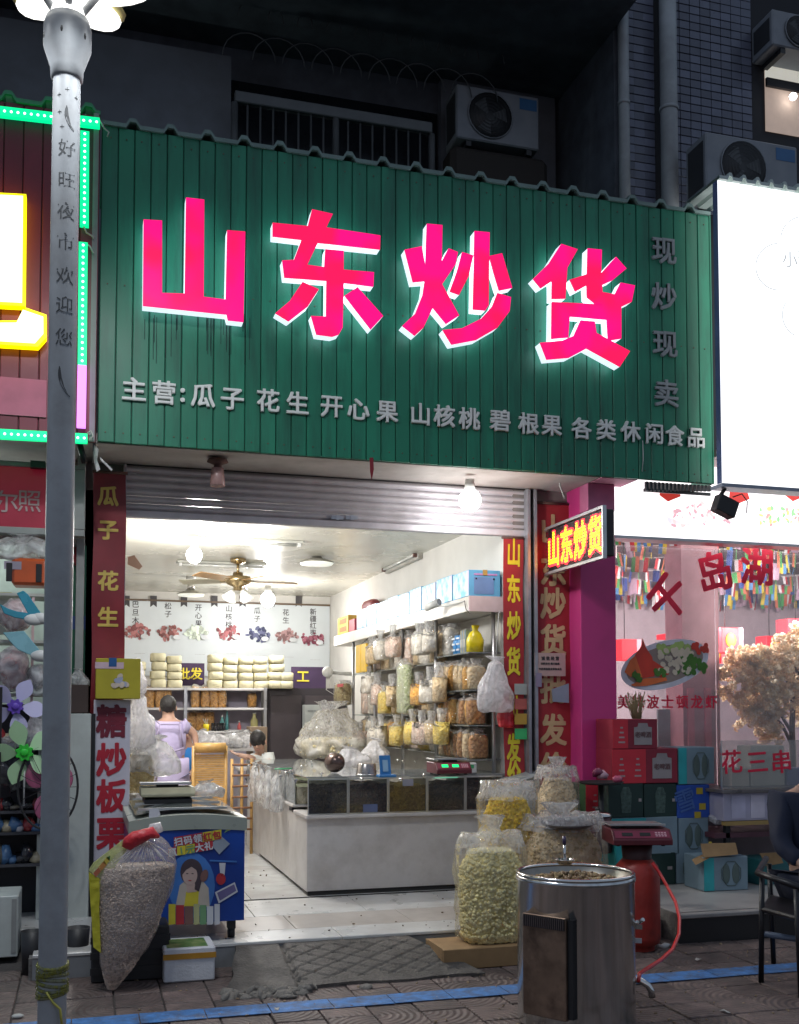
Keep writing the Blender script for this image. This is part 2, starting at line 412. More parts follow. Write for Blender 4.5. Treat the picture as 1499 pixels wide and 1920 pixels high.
# concrete ramp with crossing grooves
rm = MB(); nx, ny = 110, 60; y0, y1 = 6.16, KY
def rz(x, y):
    u = (y-y0)/(y1-y0); z = .018+.115*u
    slab = x > 1.22
    for q in ((x*1.0+y*1.35), (x*1.0-y*1.35)):
        t = (q/.19) % 1
        if min(t, 1-t) < .05 and slab and .12 < u < .9: z -= .016
    if abs(x-1.22) < .014: z -= .02
    return z+(.003 if slab else .010)*noise.noise(Vector((x*8, y*8, 1)))
rv = []
for j in range(ny+1):
    for i in range(nx+1):
        u = i/nx; v = j/ny
        xl = .80+.13*v+.03*noise.noise(Vector((0, v*4, 2))); xr = 2.36-.30*v
        xr_ = xl+(xr-xl)*u
        yy = y0+(y1-y0)*v+(.025*noise.noise(Vector((xr_*3, 0, 5)))-.03*(xr_ < 1.2))*(1-v)
        rv.append((xr_, yy, rz(xr_, yy)))
rm.add(rv, [(j*(nx+1)+i, j*(nx+1)+i+1, (j+1)*(nx+1)+i+1, (j+1)*(nx+1)+i) for j in range(ny) for i in range(nx)], 0, True)
for edge in ([j*(nx+1) for j in range(ny+1)], [j*(nx+1)+nx for j in range(ny+1)], list(range(nx+1))):
    vs = [rm.v[k] for k in edge]; n = len(vs)
    rm.add(vs+[Vector((v.x, v.y, -.02)) for v in vs], [(i, i+1, n+i+1, n+i) for i in range(n-1)])
struct('concrete_ramp', rm, pm('ramp_concrete', (.095, .085, .076), .7, var=.4, scale=9, bump=.5, bscale=60, dirt=(.03, .027, .024), dscale=5, damt=.8))
# rubble of broken mortar at the foot of the ramp
rb = MB(); pts = []
for k in range(60): pts.append((.78+abs(rr.gauss(0, .28)), 6.10+rr.gauss(0, .035), rr.uniform(-.004, .008)))
scatter(rb, pts, .026, 1.3, (1.7, 1.2, .45), rr)
o = solo('mortar_rubble', '', None, rb, pm('pale_mortar', (.20, .185, .165), .9, bump=.6), kind='structure'); o['kind'] = 'stuff'

# ---- shop building: room, header, soffit
LX, RX, BY, CZ = .06, 3.42, 15.2, 3.28
plaster = pm('cream_ceiling', (.64, .62, .54), .25, var=.05, scale=2, dirt=(.5, .45, .33), dscale=1.2, damt=.3)
wallp = pm('room_wall', (.62, .60, .56), .7, var=.08, scale=2, dirt=(.45, .42, .38), dscale=1.5, damt=.4)
shop = thing('shop_building', 'open-fronted snack shop room with cream ceiling under the green sign', 'shop', (1.7, FY, 0))
part('ceiling', MB().box(LX-.2, RX+.2, FY+.1, BY+.2, CZ, CZ+.12), plaster, shop)
part('wall', MB().box(LX-.16, LX, FY, BY, -.02, CZ), wallp, shop)
part('wall', MB().box(RX, RX+.16, FY+.08, BY, -.02, CZ), wallp, shop)
part('wall', MB().box(LX-.16, RX+.16, BY, BY+.15, -.02, CZ), wallp, shop)
fl = part('floor', MB().box(LX-.1, RX+.1, FY-.05, BY, .0, FZ-.012), pm('floor_grout', (.2, .19, .18), .8), shop)
ft = finish('floor_tile', MB().box(-.298, .298, -.298, .298, -.01, 0), pm('white_floor_tile', (.60, .61, .60), .16, var=.06, rand=.05, dirt=(.36, .33, .3), dscale=1.6, damt=.5), Matrix(), .002)
for i in range(6):
    for j in range(11):
        o = bpy.data.objects.new('floor_tile', ft); COL.objects.link(o); o.parent = fl
        o.location = MI[shop] @ Vector((LX+.3+i*.6, FY-.04+.3+j*.6, FZ-.001))
# sill line of the shutter
part('threshold', MB().box(.28, 3.56, FY-.066, FY-.046, .1, FZ+.004), pm('dark_gap', (.02, .02, .02), .8), shop)
soff = pm('soffit_render', (.46, .43, .41), .8, var=.12, scale=3, dirt=(.25, .21, .19), dscale=2.2, damt=.6, bump=.2, bscale=8)
part('soffit', MB().box(.05, 3.96, SY+.05, FY+.1, 3.49, 3.56), soff, shop)
part('soffit', MB().box(3.98, 4.3, SY+.05, FY+.1, 3.49, 3.56), pm('red_lit_render', (.55, .22, .32), .7), shop)  # soffit end by the pillar, its red light put into the colour
part('header', MB().box(-.2, 4.4, FY+.1, FY+.3, 3.3, 3.6), wallp, shop)
part('pier', MB().box(-.2, .26, FY, FY+.12, 0, 3.49), pm('dark_pier', (.22, .2, .19), .8), shop)
part('pier', MB().box(3.46, 3.98, FY-.02, FY+.12, 0, 3.49), pm('dark_pier'), shop)
# pink pillar between the shops
pink = pm('magenta_paint', (.62, .05, .24), .36, var=.12, scale=3, dirt=(.36, .04, .17), dscale=3, damt=.4)
pl = thing('pillar', 'magenta painted pillar between the snack shop and the restaurant', 'pillar', (4.1, 8.1, 0))
part('shaft', MB().box(3.96, 4.285, 8.08, 8.50, 0, 3.49), pink, pl, .004)
part('capital', MB().box(3.955, 4.20, 7.92, 8.075, 3.26, 3.489), pm('pale_pink', (.55, .16, .30), .5), pl, .004)

# ---- roller shutter rolled up under the soffit
shut = thing('roller_shutter', 'rolled up pale roller shutter hanging over the shop opening', 'shutter', (1.9, FY, 3.1))
smat = pm('shutter_steel', (.56, .54, .58), .38, metal=.15, var=.08, scale=4, dirt=(.25, .22, .22), dscale=3, damt=.4)
zz = 3.488; k = 0
def slatmesh(z1, h):
    mb = MB(); n = 6; vs = []
    for i in range(n+1):
        t = i/n; vs += [(0.275, FY-.028*math.sin(math.pi*t), z1-h*t), (3.60, FY-.028*math.sin(math.pi*t), z1-h*t)]
    mb.add(vs, [(2*i, 2*i+1, 2*i+3, 2*i+2) for i in range(n)], 0, True)
    return mb
while zz > 3.19:
    part('slat', slatmesh(zz, .057), smat, shut); zz -= .058
bot = part('bottom_bar', MB().box(.275, 3.6, FY-.03, FY+.03, 3.085, zz), smat, shut, .006)
for px in (633, 660):
    c = W(px, 971, FY-.03); part('lock', MB().box(c.x-.05, c.x+.05, c.y-.012, c.y, c.z-.014, c.z+.014).box(c.x-.012, c.x+.012, c.y-.02, c.y-.012, c.z-.02, c.z+.02), pm('steel', (.5, .5, .52), .3, metal=.9), shut)
rail = thing('shutter_rail', 'grey steel shutter guide rail between the two red banners', 'rail', (3.6, FY, 0))
gsteel = pm('rail_steel', (.42, .42, .46), .4, metal=.5, dirt=(.12, .1, .1), dscale=4, damt=.6)
part('channel', MB().box(3.56, 3.585, FY-.1, FY+.02, FZ, 3.48).box(3.62, 3.645, FY-.1, FY+.02, FZ, 3.48).box(3.585, 3.62, FY-.02, FY+.0, FZ, 3.48), gsteel, rail)
rail2 = tree = thing('shutter_rail', 'dark shutter guide rail beside the narrow red banner at the left', 'rail', (.27, FY, 0))
part('channel', MB().box(.262, .28, FY-.08, FY+.02, FZ, 3.48), gsteel, rail2)

# ---- green sign board: every ribbed strip is its own panel
green = pm('green_panel', (.012, .205, .115), .42, var=.12, scale=2, rand=.10, dirt=(.008, .05, .035), dscale=7, damt=.7, stretch=(1, 1, .12))
sign = thing('shop_sign', 'large green ribbed signboard with glowing pink characters over the snack shop', 'sign', (2.5, SY, 3.49))
SX0, SX1, SZ0, SZ1 = Xp(177, SY), Xp(1344, SY), 3.49, 5.765
npan = 43; pw = (SX1-SX0)/npan
pmsh = finish('panel', MB().box(.003, pw-.003, 0, .02, SZ0-3.49, SZ1-3.49), green, Matrix(), .004)
for i in range(npan):
    o = bpy.data.objects.new('panel', pmsh); COL.objects.link(o); o.parent = sign
    o.location = MI[sign] @ Vector((SX0+i*pw, SY, 3.49+rr.uniform(-.003, .003))); o.rotation_euler = (rr.uniform(-.002, .002), 0, rr.uniform(-.012, .012))
part('backing', MB().box(SX0, SX1, SY+.012, SY+.05, SZ0+.004, SZ1-.01), pm('dark_green', (.006, .05, .03), .6), sign)
part('side_panel', MB().box(SX1, SX1+.012, SY, FY+.6, SZ0, SZ1), green, sign)
part('top_panel', MB().box(SX0, SX1, SY+.052, FY+.6, SZ1-.02, SZ1-.005), green, sign)
def cap(x0, x1, y, z, pitch, hh, mat, parent, slope=0):
    mb = MB(); pts = []; x = x0
    while x < x1:
        pts += [(x, 0), (x+pitch*.62, 0), (x+pitch*.72, hh), (x+pitch*.88, hh)]; x += pitch
    pts = [(min(a, x1), b) for a, b in pts]
    vs = []
    for a, b in pts: vs += [(a, y-.02, z+b), (a, y-.02, z+b+.028), (a, y+.5, z+b+.01+.0), (a, y+.5, z+b+.038)]
    fs = []
    for i in range(len(pts)-1): fs += [(4*i, 4*i+4, 4*i+5, 4*i+1), (4*i+1, 4*i+5, 4*i+7, 4*i+3), (4*i, 4*i+2, 4*i+6, 4*i+4)]
    mb.add(vs, fs); return part('ribbed_cap', mb, mat, parent)
cap(SX0, SX1, SY, SZ1-.004, .265, .045, pm('pale_green_metal', (.16, .24, .22), .5), sign)
# big characters, traced outline by outline
facem = em('pink_face', (1.0, .0, .14), .95)
_n = facem.node_tree; _b = _n.nodes['Principled BSDF']; _t = _n.nodes.new('ShaderNodeTexCoord'); _z = _n.nodes.new('ShaderNodeTexNoise'); _z.inputs['Scale'].default_value = 3.2; _z.inputs['Detail'].default_value = 1
_r = _n.nodes.new('ShaderNodeValToRGB'); _r.color_ramp.elements[0].position = .38; _r.color_ramp.elements[0].color = (.85, .004, .08, 1); _r.color_ramp.elements[1].position = .60; _r.color_ramp.elements[1].color = (1, .0, .19, 1)
_n.links.new(_t.outputs['Object'], _z.inputs['Vector']); _n.links.new(_z.outputs[0], _r.inputs[0]); _n.links.new(_r.outputs[0], _b.inputs['Emission Color'])
sidem = pm('letter_return', (.75, .78, .8), .4, emis=(.74, .88, 1), es=.85, var=.3, scale=25)
def z4(p): return (200+p[0]/2.4983, 350+p[1]/2.4983)
def z5(p): return (740+p[0]/2.2712, 350+p[1]/2.2712)
BIG = {
 'mountain': (z4, [[(175,153),(262,158),(262,497),(368,500),(374,50),(460,60),(457,515),(560,528),(567,203),(652,210),(643,633),(570,625),(564,598),(172,557)]]),
 'east': (z4, [[(965,105),(1062,127),(1032,190),(1285,228),(1283,293),(992,262),(943,365),(1022,376),(1027,292),(1113,300),(1113,388),(1255,400),(1252,467),(1113,450),(1108,660),(1090,692),(1060,702),(985,692),(960,605),(1030,608),(1032,440),(835,425),(825,345),(880,342),(915,248),(780,232),(780,168),(945,184)],
                 [(920,445),(997,480),(945,560),(855,630),(793,592),(860,535)], [(1178,470),(1298,605),(1240,668),(1117,510)]]),
 'fry': (z5, [[(140,157),(206,163),(203,318),(232,262),(272,278),(262,330),(205,415),(277,548),(222,584),(165,515),(125,600),(88,634),(35,592),(90,540),(122,460),(130,402),(80,406),(45,268),(118,253),(133,335)],
               [(343,188),(407,194),(403,505),(388,527),(336,522)], [(290,278),(338,292),(318,380),(277,460),(237,446),(268,360)],
               [(404,295),(460,283),(503,430),(447,442),(425,370)], [(440,452),(498,470),(492,530),(440,600),(350,652),(245,672),(207,610),(290,602),(370,562),(418,508)]]),
 'goods': (z5, [[(712,243),(782,266),(738,345),(730,476),(672,478),(672,402),(625,432),(592,392),(660,325)],
                [(825,262),(885,268),(882,368),(945,298),(990,348),(930,398),(886,418),(888,448),(940,458),(965,408),(1026,420),(1012,490),(965,512),(860,502),(822,470),(820,420),(772,446),(748,396),(822,372)],
                [(672,490),(968,505),(968,646),(912,656),(906,566),(748,552),(742,642),(670,648)],
                [(795,568),(855,574),(862,622),(1005,700),(962,766),(820,688),(745,728),(650,736),(622,664),(715,655),(765,635)]])}
for nm, (zf, polys) in BIG.items():
    mf, ms = MB(), MB()
    for pl_ in polys:
        pts = [W(*zf(p), SY-.17) for p in pl_]
        mf.prism(pts, (0, .012, 0))
        n = len(pts); q = [p+Vector((0, .0125, 0)) for p in pts]; q2 = [p+Vector((0, .10, 0)) for p in pts]
        ms.add(q+q2, [(i, (i+1) % n, n+(i+1) % n, n+i) for i in range(n)])
        ms.add([p+Vector((0, .0005, 0)) for p in q2], [list(range(n))], 1)
    f_ = part('glowing_character', mf, facem, sign)
    part('letter_case', ms, [sidem, em('halo_back', (.72, .84, 1), 1.7)], f_)
small = pm('white_letter', (.80, .82, .78), .5, var=.08)
for s, x, y in [('主',252,731),('营',308,737),(':',343,742),('瓜',381,742),('子',436,748),('花',503,752),('生',558,757),('开',622,762),('心',672,768),('果',726,772),('山',788,777),('核',833,781),('桃',880,786),('碧',938,789),('根',991,795),('果',1034,798),('各',1090,804),('类',1136,807),('休',1182,810),('闲',1226,814),('食',1264,818),('品',1304,821)]:
    letter('character', s, W(x, y, SY-.004), .176 if s != ':' else .2, small, sign, bold=.022, depth=.022)
dim = pm('grey_letter', (.30, .33, .34), .5)
for s, x, y in [('现',1245,470),('炒',1245,557),('现',1247,645),('卖',1249,738)]:
    letter('character', s, W(x, y, SY-.004), .235, dim, sign, bold=.02, depth=.02)
scw = MB()
for i in range(npan):
    for z in (3.56, 4.62, 5.68):
        x = SX0+(i+.5)*pw+rr.uniform(-.01, .01); scw.cyl((x, SY-.004, z), (x, SY+.001, z), .0055, n=6)
part('screws', scw, pm('screw_rust', (.10, .08, .05), .6), sign, stuff=True)
# rain streaks under the first big character
sk = MB()
for k in range(34):
    x, y = rr.uniform(272, 470), rr.uniform(585, 600)
    c = W(x, y, SY-.001); h = rr.uniform(.05, .34); sk.box(c.x-.0025, c.x+.0025, c.y-.0006, c.y, c.z-h, c.z)
part('rain_streaks', sk, pm('streak', (.006, .05, .035), .7), sign, stuff=True)

# ================================================================== upper building
ap = thing('apartment_building', 'dark upper storeys with a deep slab above the green sign', 'building', (2.5, 9.6, 3.6))
dwall = pm('upper_render', (.17, .19, .22), .85, var=.2, scale=2, dirt=(.1, .1, .1), dscale=1.4, damt=.5)
dark = pm('upper_dark', (.10, .115, .14), .8, var=.2, dirt=(.03, .03, .03))
SZ = 7.72
part('slab', MB().box(-6, 4.47, 7.9, 9.75, SZ, SZ+.3), dark, ap)
part('wall', MB().box(-6, 4.60, 9.6, 9.9, 3.6, SZ+2), dark, ap)
gw0 = Xp(165, 9.3); gw1 = Xp(425, 9.3)
part('wall', MB().box(-3.5, gw1, 9.3, 9.598, 3.6, 7.45), dwall, ap)
part('wall', MB().box(4.472, 4.598, FY+.02, 9.597, 3.6, SZ+2), dark, ap)
part('wall', MB().box(4.60, 9.0, FY+.06, FY+.4, 3.6, 9.6), pm('tile_grout', (.02, .022, .028), .8), ap)
# white slab panel behind the air conditioner
a, b_ = W(828, 145, 9.5), W(1042, 300, 9.5)
part('wall', MB().box(a.x, b_.x, 9.50, 9.598, 3.6, a.z), dwall, ap)
# wall tiles: the nearest by hundreds are parts, the rest stays joined
cells = []
for (xa, xb, ya, yb) in ((1187, 1246, -40, 380), (1276, 1436, -40, 400)):
    X0, X1 = Xp(xa, FY), Xp(xb, FY); z1 = Zp((xa+xb)/2, ya, FY); z0 = Zp((xa+xb)/2, yb, FY)
    nxx = max(1, round((X1-X0)/.112)); dx = (X1-X0)/nxx; z = z0
    while z < z1:
        for i in range(nxx): cells.append((X0+i*dx, z, dx))
        z += .078
cells.sort(key=lambda c: c[0])
tmat = pm('wall_tile', (.12, .135, .19), .3, var=.2, rand=.3, dirt=(.06, .06, .08), dscale=3)
tme2 = finish('wall_tile', MB().box(.004, .108, -.012, 0, .004, .074), tmat, Matrix(), .002)
rest = MB()
cells.sort(key=lambda c: math.hypot(c[0]-0, c[1]-1.6))
for k, (x, z, dx) in enumerate(cells):
    if k < 290:
        o = bpy.data.objects.new('wall_tile', tme2); COL.objects.link(o); o.parent = ap
        o.location = MI[ap] @ Vector((x, FY+.06, z))
    else: rest.box(x+.004, x+.108, FY+.048, FY+.06, z+.004, z+.074)
if rest.v: part('far_wall_tiles', rest, tmat, ap, stuff=True)
pipe = pm('pale_pipe', (.33, .36, .38), .5, dirt=(.18, .18, .18))
for (xa, xb, lb_) in ((1168, 1187, 'thin pale corner strip left of the tiled pier, above the sign'), (1246, 1275, 'wider pale downpipe on the tiled wall above the sign')):
    x0, x1 = Xp(xa, FY), Xp(xb, FY); r = (x1-x0)/2
    t = thing('drain_pipe', lb_, 'pipe', ((x0+x1)/2, FY-.06, 5.2))
    part('pipe', MB().cyl(((x0+x1)/2, FY-r, 5.0), ((x0+x1)/2, FY-r, 9.4), r, n=14), pipe, t)
    for z in (5.9, 7.0, 8.1): part('bracket', MB().cyl(((x0+x1)/2, FY-r, z), ((x0+x1)/2, FY-r, z+.03), r*1.12, n=14), pipe, t)
# lit window far right top
lw = thing('lit_window', 'lit upstairs window at the top right with a white lamp inside', 'window', (W(1470, 200, 8.3).x, 8.3, 6.5))
a, b_ = W(1436, 108, 8.38), W(1540, 262, 8.38)
part('room', MB().box(a.x, a.x+1.2, 8.395, 8.40, b_.z, a.z), pm('lit_room', (.5, .38, .3), .8, emis=(.42, .32, .27), es=.45), lw)
m_ = W(1436, 158, 8.38)
part('ceiling', MB().box(a.x, a.x+1.2, 8.388, 8.394, m_.z+.07, a.z), pm('lit_ceiling', (.7, .68, .6), .8, emis=(.7, .68, .6), es=.5), lw)
part('beam', MB().box(a.x, a.x+1.2, 8.36, 8.387, m_.z-.02, m_.z+.06), pm('black', (.01, .01, .012), .5), lw)
lbp = W(1488, 181, 8.3); part('bulb', MB().ell(lbp, .035, .035, .035), em('bulb_white', (1, 1, 1), 9), lw)

# window guard rail of the balcony (behind the sign)
wg = thing('balcony_railing', 'pale balcony railing with wire arcs above it, behind the green sign', 'railing', (2.0, 9.0, 5.3))
rm_ = pm('pale_rail', (.13, .14, .145), .5, metal=.3)
xa, xb = Xp(432, 9.0), Xp(812, 9.0); zt = Zp(600, 208, 9.0)
part('top_rail', MB().box(xa, xb, 8.97, 9.03, zt-.05, zt+.05), rm_, wg, .008)
n = 17
for i in range(n):
    x = xa+(xb-xa)*i/(n-1)
    part('baluster', MB().cyl((x, 9.0, zt-1.2), (x, 9.0, zt-.05), .009 if i % 8 else .03, n=6), rm_, wg)
am = pm('grill_wire', (.07, .075, .08), .5)
for i in range(9):
    for (dz, rr_) in ((.35, .23), (.72, .2)):
        c = Vector((xa+.12+i*.26+(0 if dz < .5 else .1), 8.98, zt+dz))
        part('wire_arc', MB().tube([c+Vector((rr_*math.cos(t), 0, rr_*math.sin(t))) for t in [math.pi*k/10 for k in range(11)]], .006, 5), am, wg)
part('window', MB().box(gw1+.02, W(825, 200, 9.5).x, 9.57, 9.59, 3.7, 7.4), pm('night_glass', (.012, .015, .02), .12), wg)

# outdoor air-conditioning units
acw = pm('ac_white', (.22, .24, .27), .5, dirt=(.2, .2, .2), dscale=3, damt=.4)
acd = pm('ac_grille', (.03, .032, .036), .5)
def acunit(label, x0, x1, z0, z1, Y, badge=True, group=None):
    t = thing('air_conditioner', label, 'air conditioner', ((x0+x1)/2, Y+.15, z0))
    part('casing', MB().box(x0, x1, Y, Y+.32, z0, z1), acw, t, .012)
    cx = x0+(x1-x0)*.40; cz = (z0+z1)/2; r = min((z1-z0)*.43, (x1-x0)*.33)
    part('fan_recess', MB().lathe([(0, -.004), (r, -.004), (r, .002)], (cx, Y, cz), 28, axis='Y'), acd, t)
    fb = MB()
    for k in range(3):
        a_ = k*2.094
        fb.prism([(cx+r*.8*math.cos(a_+q)*f, Y-.006, cz+r*.8*math.sin(a_+q)*f) for f, q in ((.2, 0), (1, -.25), (1, .55), (.2, .7))], (0, .001, 0))
    part('fan_blades', fb, pm('fan_dark', (.06, .065, .07), .4), t)
    gr = part('grille', MB().tube([(cx+r*math.cos(q), Y-.012, cz+r*math.sin(q)) for q in [math.tau*k/24 for k in range(24)]], .006, 5, closed=True), acw, t)
    rg = MB()
    for f in (.25, .4, .55, .7, .85): rg.tube([(cx+r*f*math.cos(q), Y-.014, cz+r*f*math.sin(q)) for q in [math.tau*k/20 for k in range(20)]], .0022, 4, closed=True)
    part('ring_wires', rg, acd, gr)
    if badge: part('badge', MB().box(x1-(x1-x0)*.24, x1-(x1-x0)*.03, Y-.003, Y-.001, z1-(z1-z0)*.28, z1-(z1-z0)*.07), pm('blue_badge', (.03, .13, .30), .4), t)
    for x in (x0+.1, x1-.12): part('foot', MB().box(x, x+.05, Y+.02, Y+.3, z0-.05, z0-.001), acd, t)
    part('side_vents', MB().box(x0-.003, x0-.001, Y+.04, Y+.28, z0+.06, z1-.06), acd, t)
    return t
a, b_ = W(857, 152, 9.0), W(1012, 278, 9.0)
acunit('outdoor air conditioner above the middle of the green sign', a.x, b_.x, b_.z-.02, a.z-.02, 9.0)
br = thing('bracket', 'dark bracket and rubbish under the air conditioner above the sign', 'bracket', ((a.x+b_.x)/2, 9.1, b_.z-.45))
part('arm', MB().box(a.x-.05, b_.x+.1, 9.0, 9.3, b_.z-.45, b_.z-.08), pm('brown_dark', (.03, .025, .022), .8), br, .05)
a, b_ = W(1330, 240, 7.75), W(1545, 345, 7.75)
acunit('air conditioner half hidden behind the white billboard', a.x, a.x+.92, b_.z-.2, a.z, 7.8)
a, b_ = W(1436, 38, 8.2), W(1500, 108, 8.2)
acunit('small air conditioner over the lit upstairs window', a.x, a.x+.7, b_.z, a.z+.05, 8.1, badge=False)

# ================================================================== street lamp on the left
LPX, LPY = -.125, 5.25
slm = pm('lamp_post_paint', (.34, .36, .38), .42, var=.08, scale=3, dirt=(.16, .15, .14), dscale=4, damt=.5)
sl = thing('street_lamp', 'grey street lamp post with cut-out characters and bright white petals', 'street lamp', (LPX, LPY, 0))
part('post', MB().cyl((LPX, LPY, -.02), (LPX, LPY, 4.70), .064, n=32, caps=False), slm, sl)
part('collar', MB().lathe([(.064, 4.64), (.075, 4.65), (.078, 4.70), (.112, 4.80), (.112, 4.90), (.10, 4.94), (.0, 4.94)], (LPX, LPY, 0), 28), slm, sl)
for k in range(6):
    q = k*math.tau/6+.3; p = Vector((LPX+.108*math.cos(q), LPY+.108*math.sin(q), 4.83))
    part('slot', MB().ell(p, .008, .008, .02, 6, 4), pm('slot_dark', (.01, .01, .01), .5), sl)
petm = pm('lamp_petal', (.85, .85, .82), .5, emis=(1, .99, .95), es=1.5)
capm = pm('petal_cap', (.55, .50, .2), .5)
for k, (dx, dy) in enumerate(((-.30, -.02), (.02, -.30), (.30, -.03), (.16, .25), (-.16, .25))):
    q = math.atan2(dy, dx); rot = Matrix.Rotation(q, 3, 'Z') @ Matrix.Rotation(R(-10), 3, 'Y')
    b = MB().ell((LPX+dx*.75, LPY+dy*.75, 5.12), .19, .11, .035, 16, 8, rot=rot)
    p_ = part('petal', b, petm, sl)
    part('petal_cap', MB().ell((LPX+dx*.80, LPY+dy*.80, 5.16), .20, .13, .03, 14, 6, rot=rot), capm, p_)
    part('arm', MB().tube([(LPX+dx*.1, LPY+dy*.1, 4.93), (LPX+dx*.5, LPY+dy*.5, 5.10)], .018, 8), slm, sl)
    lamp('petal_light', (LPX+dx*1.2, LPY+dy*1.2, 5.00), 58, (.95, .98, 1), .06, sl, kind='SPOT', spot=R(158), rot=Vector((dx*.36/math.hypot(dx, dy), dy*.36/math.hypot(dx, dy), -1)).to_track_quat('-Z', 'Y').to_euler())
part('crown', MB().lathe([(.09, 4.94), (.06, 5.04), (.10, 5.14), (.02, 5.29), (0, 5.29)], (LPX, LPY, 0), 20), petm, sl)
# characters cut into the post, following its round face
camang = math.atan2(-LPY, -LPX)+.10
cut = pm('cut_out', (.05, .055, .06), .6)
def on_post(s, z, size, bold=.0, ang=0, name='cut_character'):
    vs, fs = glyph(s, bold, 1.)
    mb = MB(); rad = .0646; o = []
    for v in vs:
        t = camang+ang-(-v.x*size)/rad
        rr_ = rad-.0002+.0006*v.z
        o.append((LPX+rr_*math.cos(t), LPY+rr_*math.sin(t), z+v.y*size))
    mb.add(o, fs); part(name, mb, cut, sl)
for s, y in (('好',288),('旺',347),('夜',405),('市',462),('欢',525),('迎',580),('您',640)):
    on_post(s, W(118, y, LPY).z, .088)
def moon(z, w_, h_, ang, rot, flip=1):
    pts = []
    for i in range(13):
        t = -1.2+2.4*i/12; pts.append((math.cos(t)*1.0-.4, math.sin(t)))
    for i in range(13):
        t = 1.1-2.2*i/12; pts.append((math.cos(t)*.62-.22, math.sin(t)*1.04))
    o = []
    for layer in (.0652, .0646):
        for x, y in pts:
            x2 = x*w_*flip; y2 = y*h_; xr = x2*math.cos(rot)-y2*math.sin(rot); yr = x2*math.sin(rot)+y2*math.cos(rot)
            t = camang+ang-(-xr)/.0646
            o.append((LPX+layer*math.cos(t), LPY+layer*math.sin(t), z+yr))
    n = len(pts); part('cut_moon', MB().add(o, [list(range(n)), [n+i for i in range(n)][::-1]]+[(i, (i+1) % n, n+(i+1) % n, n+i) for i in range(n)]), cut, sl)
moon(W(118, 232, LPY).z, .04, .065, .2, .3, -1); moon(W(118, 722, LPY).z, .04, .08, .1, .35, -1)
for (x, y) in ((98, 190), (118, 180), (142, 190), (100, 222), (107, 250)):
    on_post('✦' if False else '+', W(118, y, LPY).z, .04, 0, (x-120)*.03, 'cut_star')
# olive tape wound round the post foot
tp = MB()
for k in range(9):
    z = Zp(95, 1808+k*7, LPY); tp.tube([(LPX+.067*math.cos(q), LPY+.067*math.sin(q), z+.012*math.sin(q*1+k)) for q in [math.tau*i/20 for i in range(20)]], .009, 5, closed=True)
solo('tape_wrap', 'olive plastic tape wound round the foot of the lamp post', 'tape', tp, film('olive_film', (.32, .32, .05), .6, .2, .7, 30))
a = W(88, 1860, LPY-.068)
solo('tape_wrap', 'loose yellow tape end trailing down the lamp post', 'tape', MB().tube([a, a+Vector((.03, -.004, -.05)), a+Vector((.06, -.004, -.08)), a+Vector((.07, -.003, -.16))], .006, 5), pm('yellow_tape', (.45, .42, .08), .5))

# ================================================================== red shop sign on the left
LY = 7.63
redp = pm('dark_red_panel', (.20, .022, .045), .45, var=.12, rand=.06, dirt=(.08, .015, .02), dscale=3)
ls = thing('shop_sign', 'dark red ribbed signboard with a glowing yellow character at the left edge', 'sign', (-.5, LY, 3.5))
lx1 = SX0-.012; zb = Zp(100, 824, LY); ztp = Zp(100, 204, LY)
k = 0; x = lx1
while x > -2.0:
    part('panel', MB().box(x-.124, x-.003, LY, LY+.02, zb, ztp), redp, ls, .004); x -= .127
part('backing', MB().box(-2.1, lx1, LY+.012, LY+.04, zb+.003, ztp-.003), pm('red_dark', (.05, .01, .012), .6), ls)
part('edge_trim', MB().box(lx1-.045, lx1-.008, LY-.03, LY-.001, zb, ztp), pm('grey_trim', (.25, .23, .24), .5), ls)
cap(-2.1, lx1, LY, ztp, .265, .045, pm('green_cap', (.05, .28, .14), .5), ls)
part('censor_patch', MB().box(-2.0, W(88, 745, LY).x, LY-.012, LY-.002, Zp(40, 780, LY), Zp(40, 710, LY)), pm('rose_patch', (.50, .15, .22), .6), ls)  # flat pink censoring patch, added to the sign as a thin board
yel = em('yellow_glow', (1.0, .93, .40), 2.6); yedge = em('yellow_edge', (.95, .80, .0), 1.6)
for pts in ([(-60, 358), (50, 364), (48, 574), (-60, 568)], [(-60, 601), (38, 601), (50, 577), (88, 590), (88, 632), (72, 650), (-60, 642)]):
    P = [W(x, y, LY-.10) for x, y in pts]; c = sum(P, Vector())/len(P)
    P2 = []
    for p in P:
        d = (p-c); P2.append(Vector((p.x-(.02 if d.x > 0 else 0), LY-.112, p.z-(.02 if d.z > 0 else -.02))))
    mb = MB().prism(P, (0, .08, 0)); ob = part('glowing_character', mb, yedge, ls)
    part('bright_face', MB().prism(P2, (0, .011, 0)), yel, ob)
ledg = em('led_green', (.0, .85, .30), 1.0); ledp = em('led_purple', (.75, .25, .95), 1.2); ledw = em('led_dot', (.55, 1, .8), 3)
def strip(a, b, label, w_=.045, mat=None, dots=True, n=None):
    a, b = Vector(a), Vector(b); t = thing('led_strip', label, 'light strip', tuple((a+b)/2-Vector((0, 0, .02))))
    d = (b-a); L_ = d.length; u = d/L_; v = Vector((0, 1, 0)).cross(u)
    part('tube', MB().obox((a+b)/2, u*L_/2, v*w_/2, (0, .02, 0)), mat or ledg, t)
    if dots:
        n = n or int(L_/.042); mb = MB()
        for k in range(n): mb.ell(a+u*(k+.5)*L_/n+Vector((0, -.021, 0)), .009, .006, .009, 6, 4)
        part('diodes', mb, ledw, t, stuff=True)
    return t
Y = LY-.05
strip(W(-60, 203, Y), W(188, 232, Y), 'green light strip along the top of the red sign', .065)
strip(W(-60, 811, Y), W(165, 823, Y), 'green light strip along the bottom of the red sign', .065)
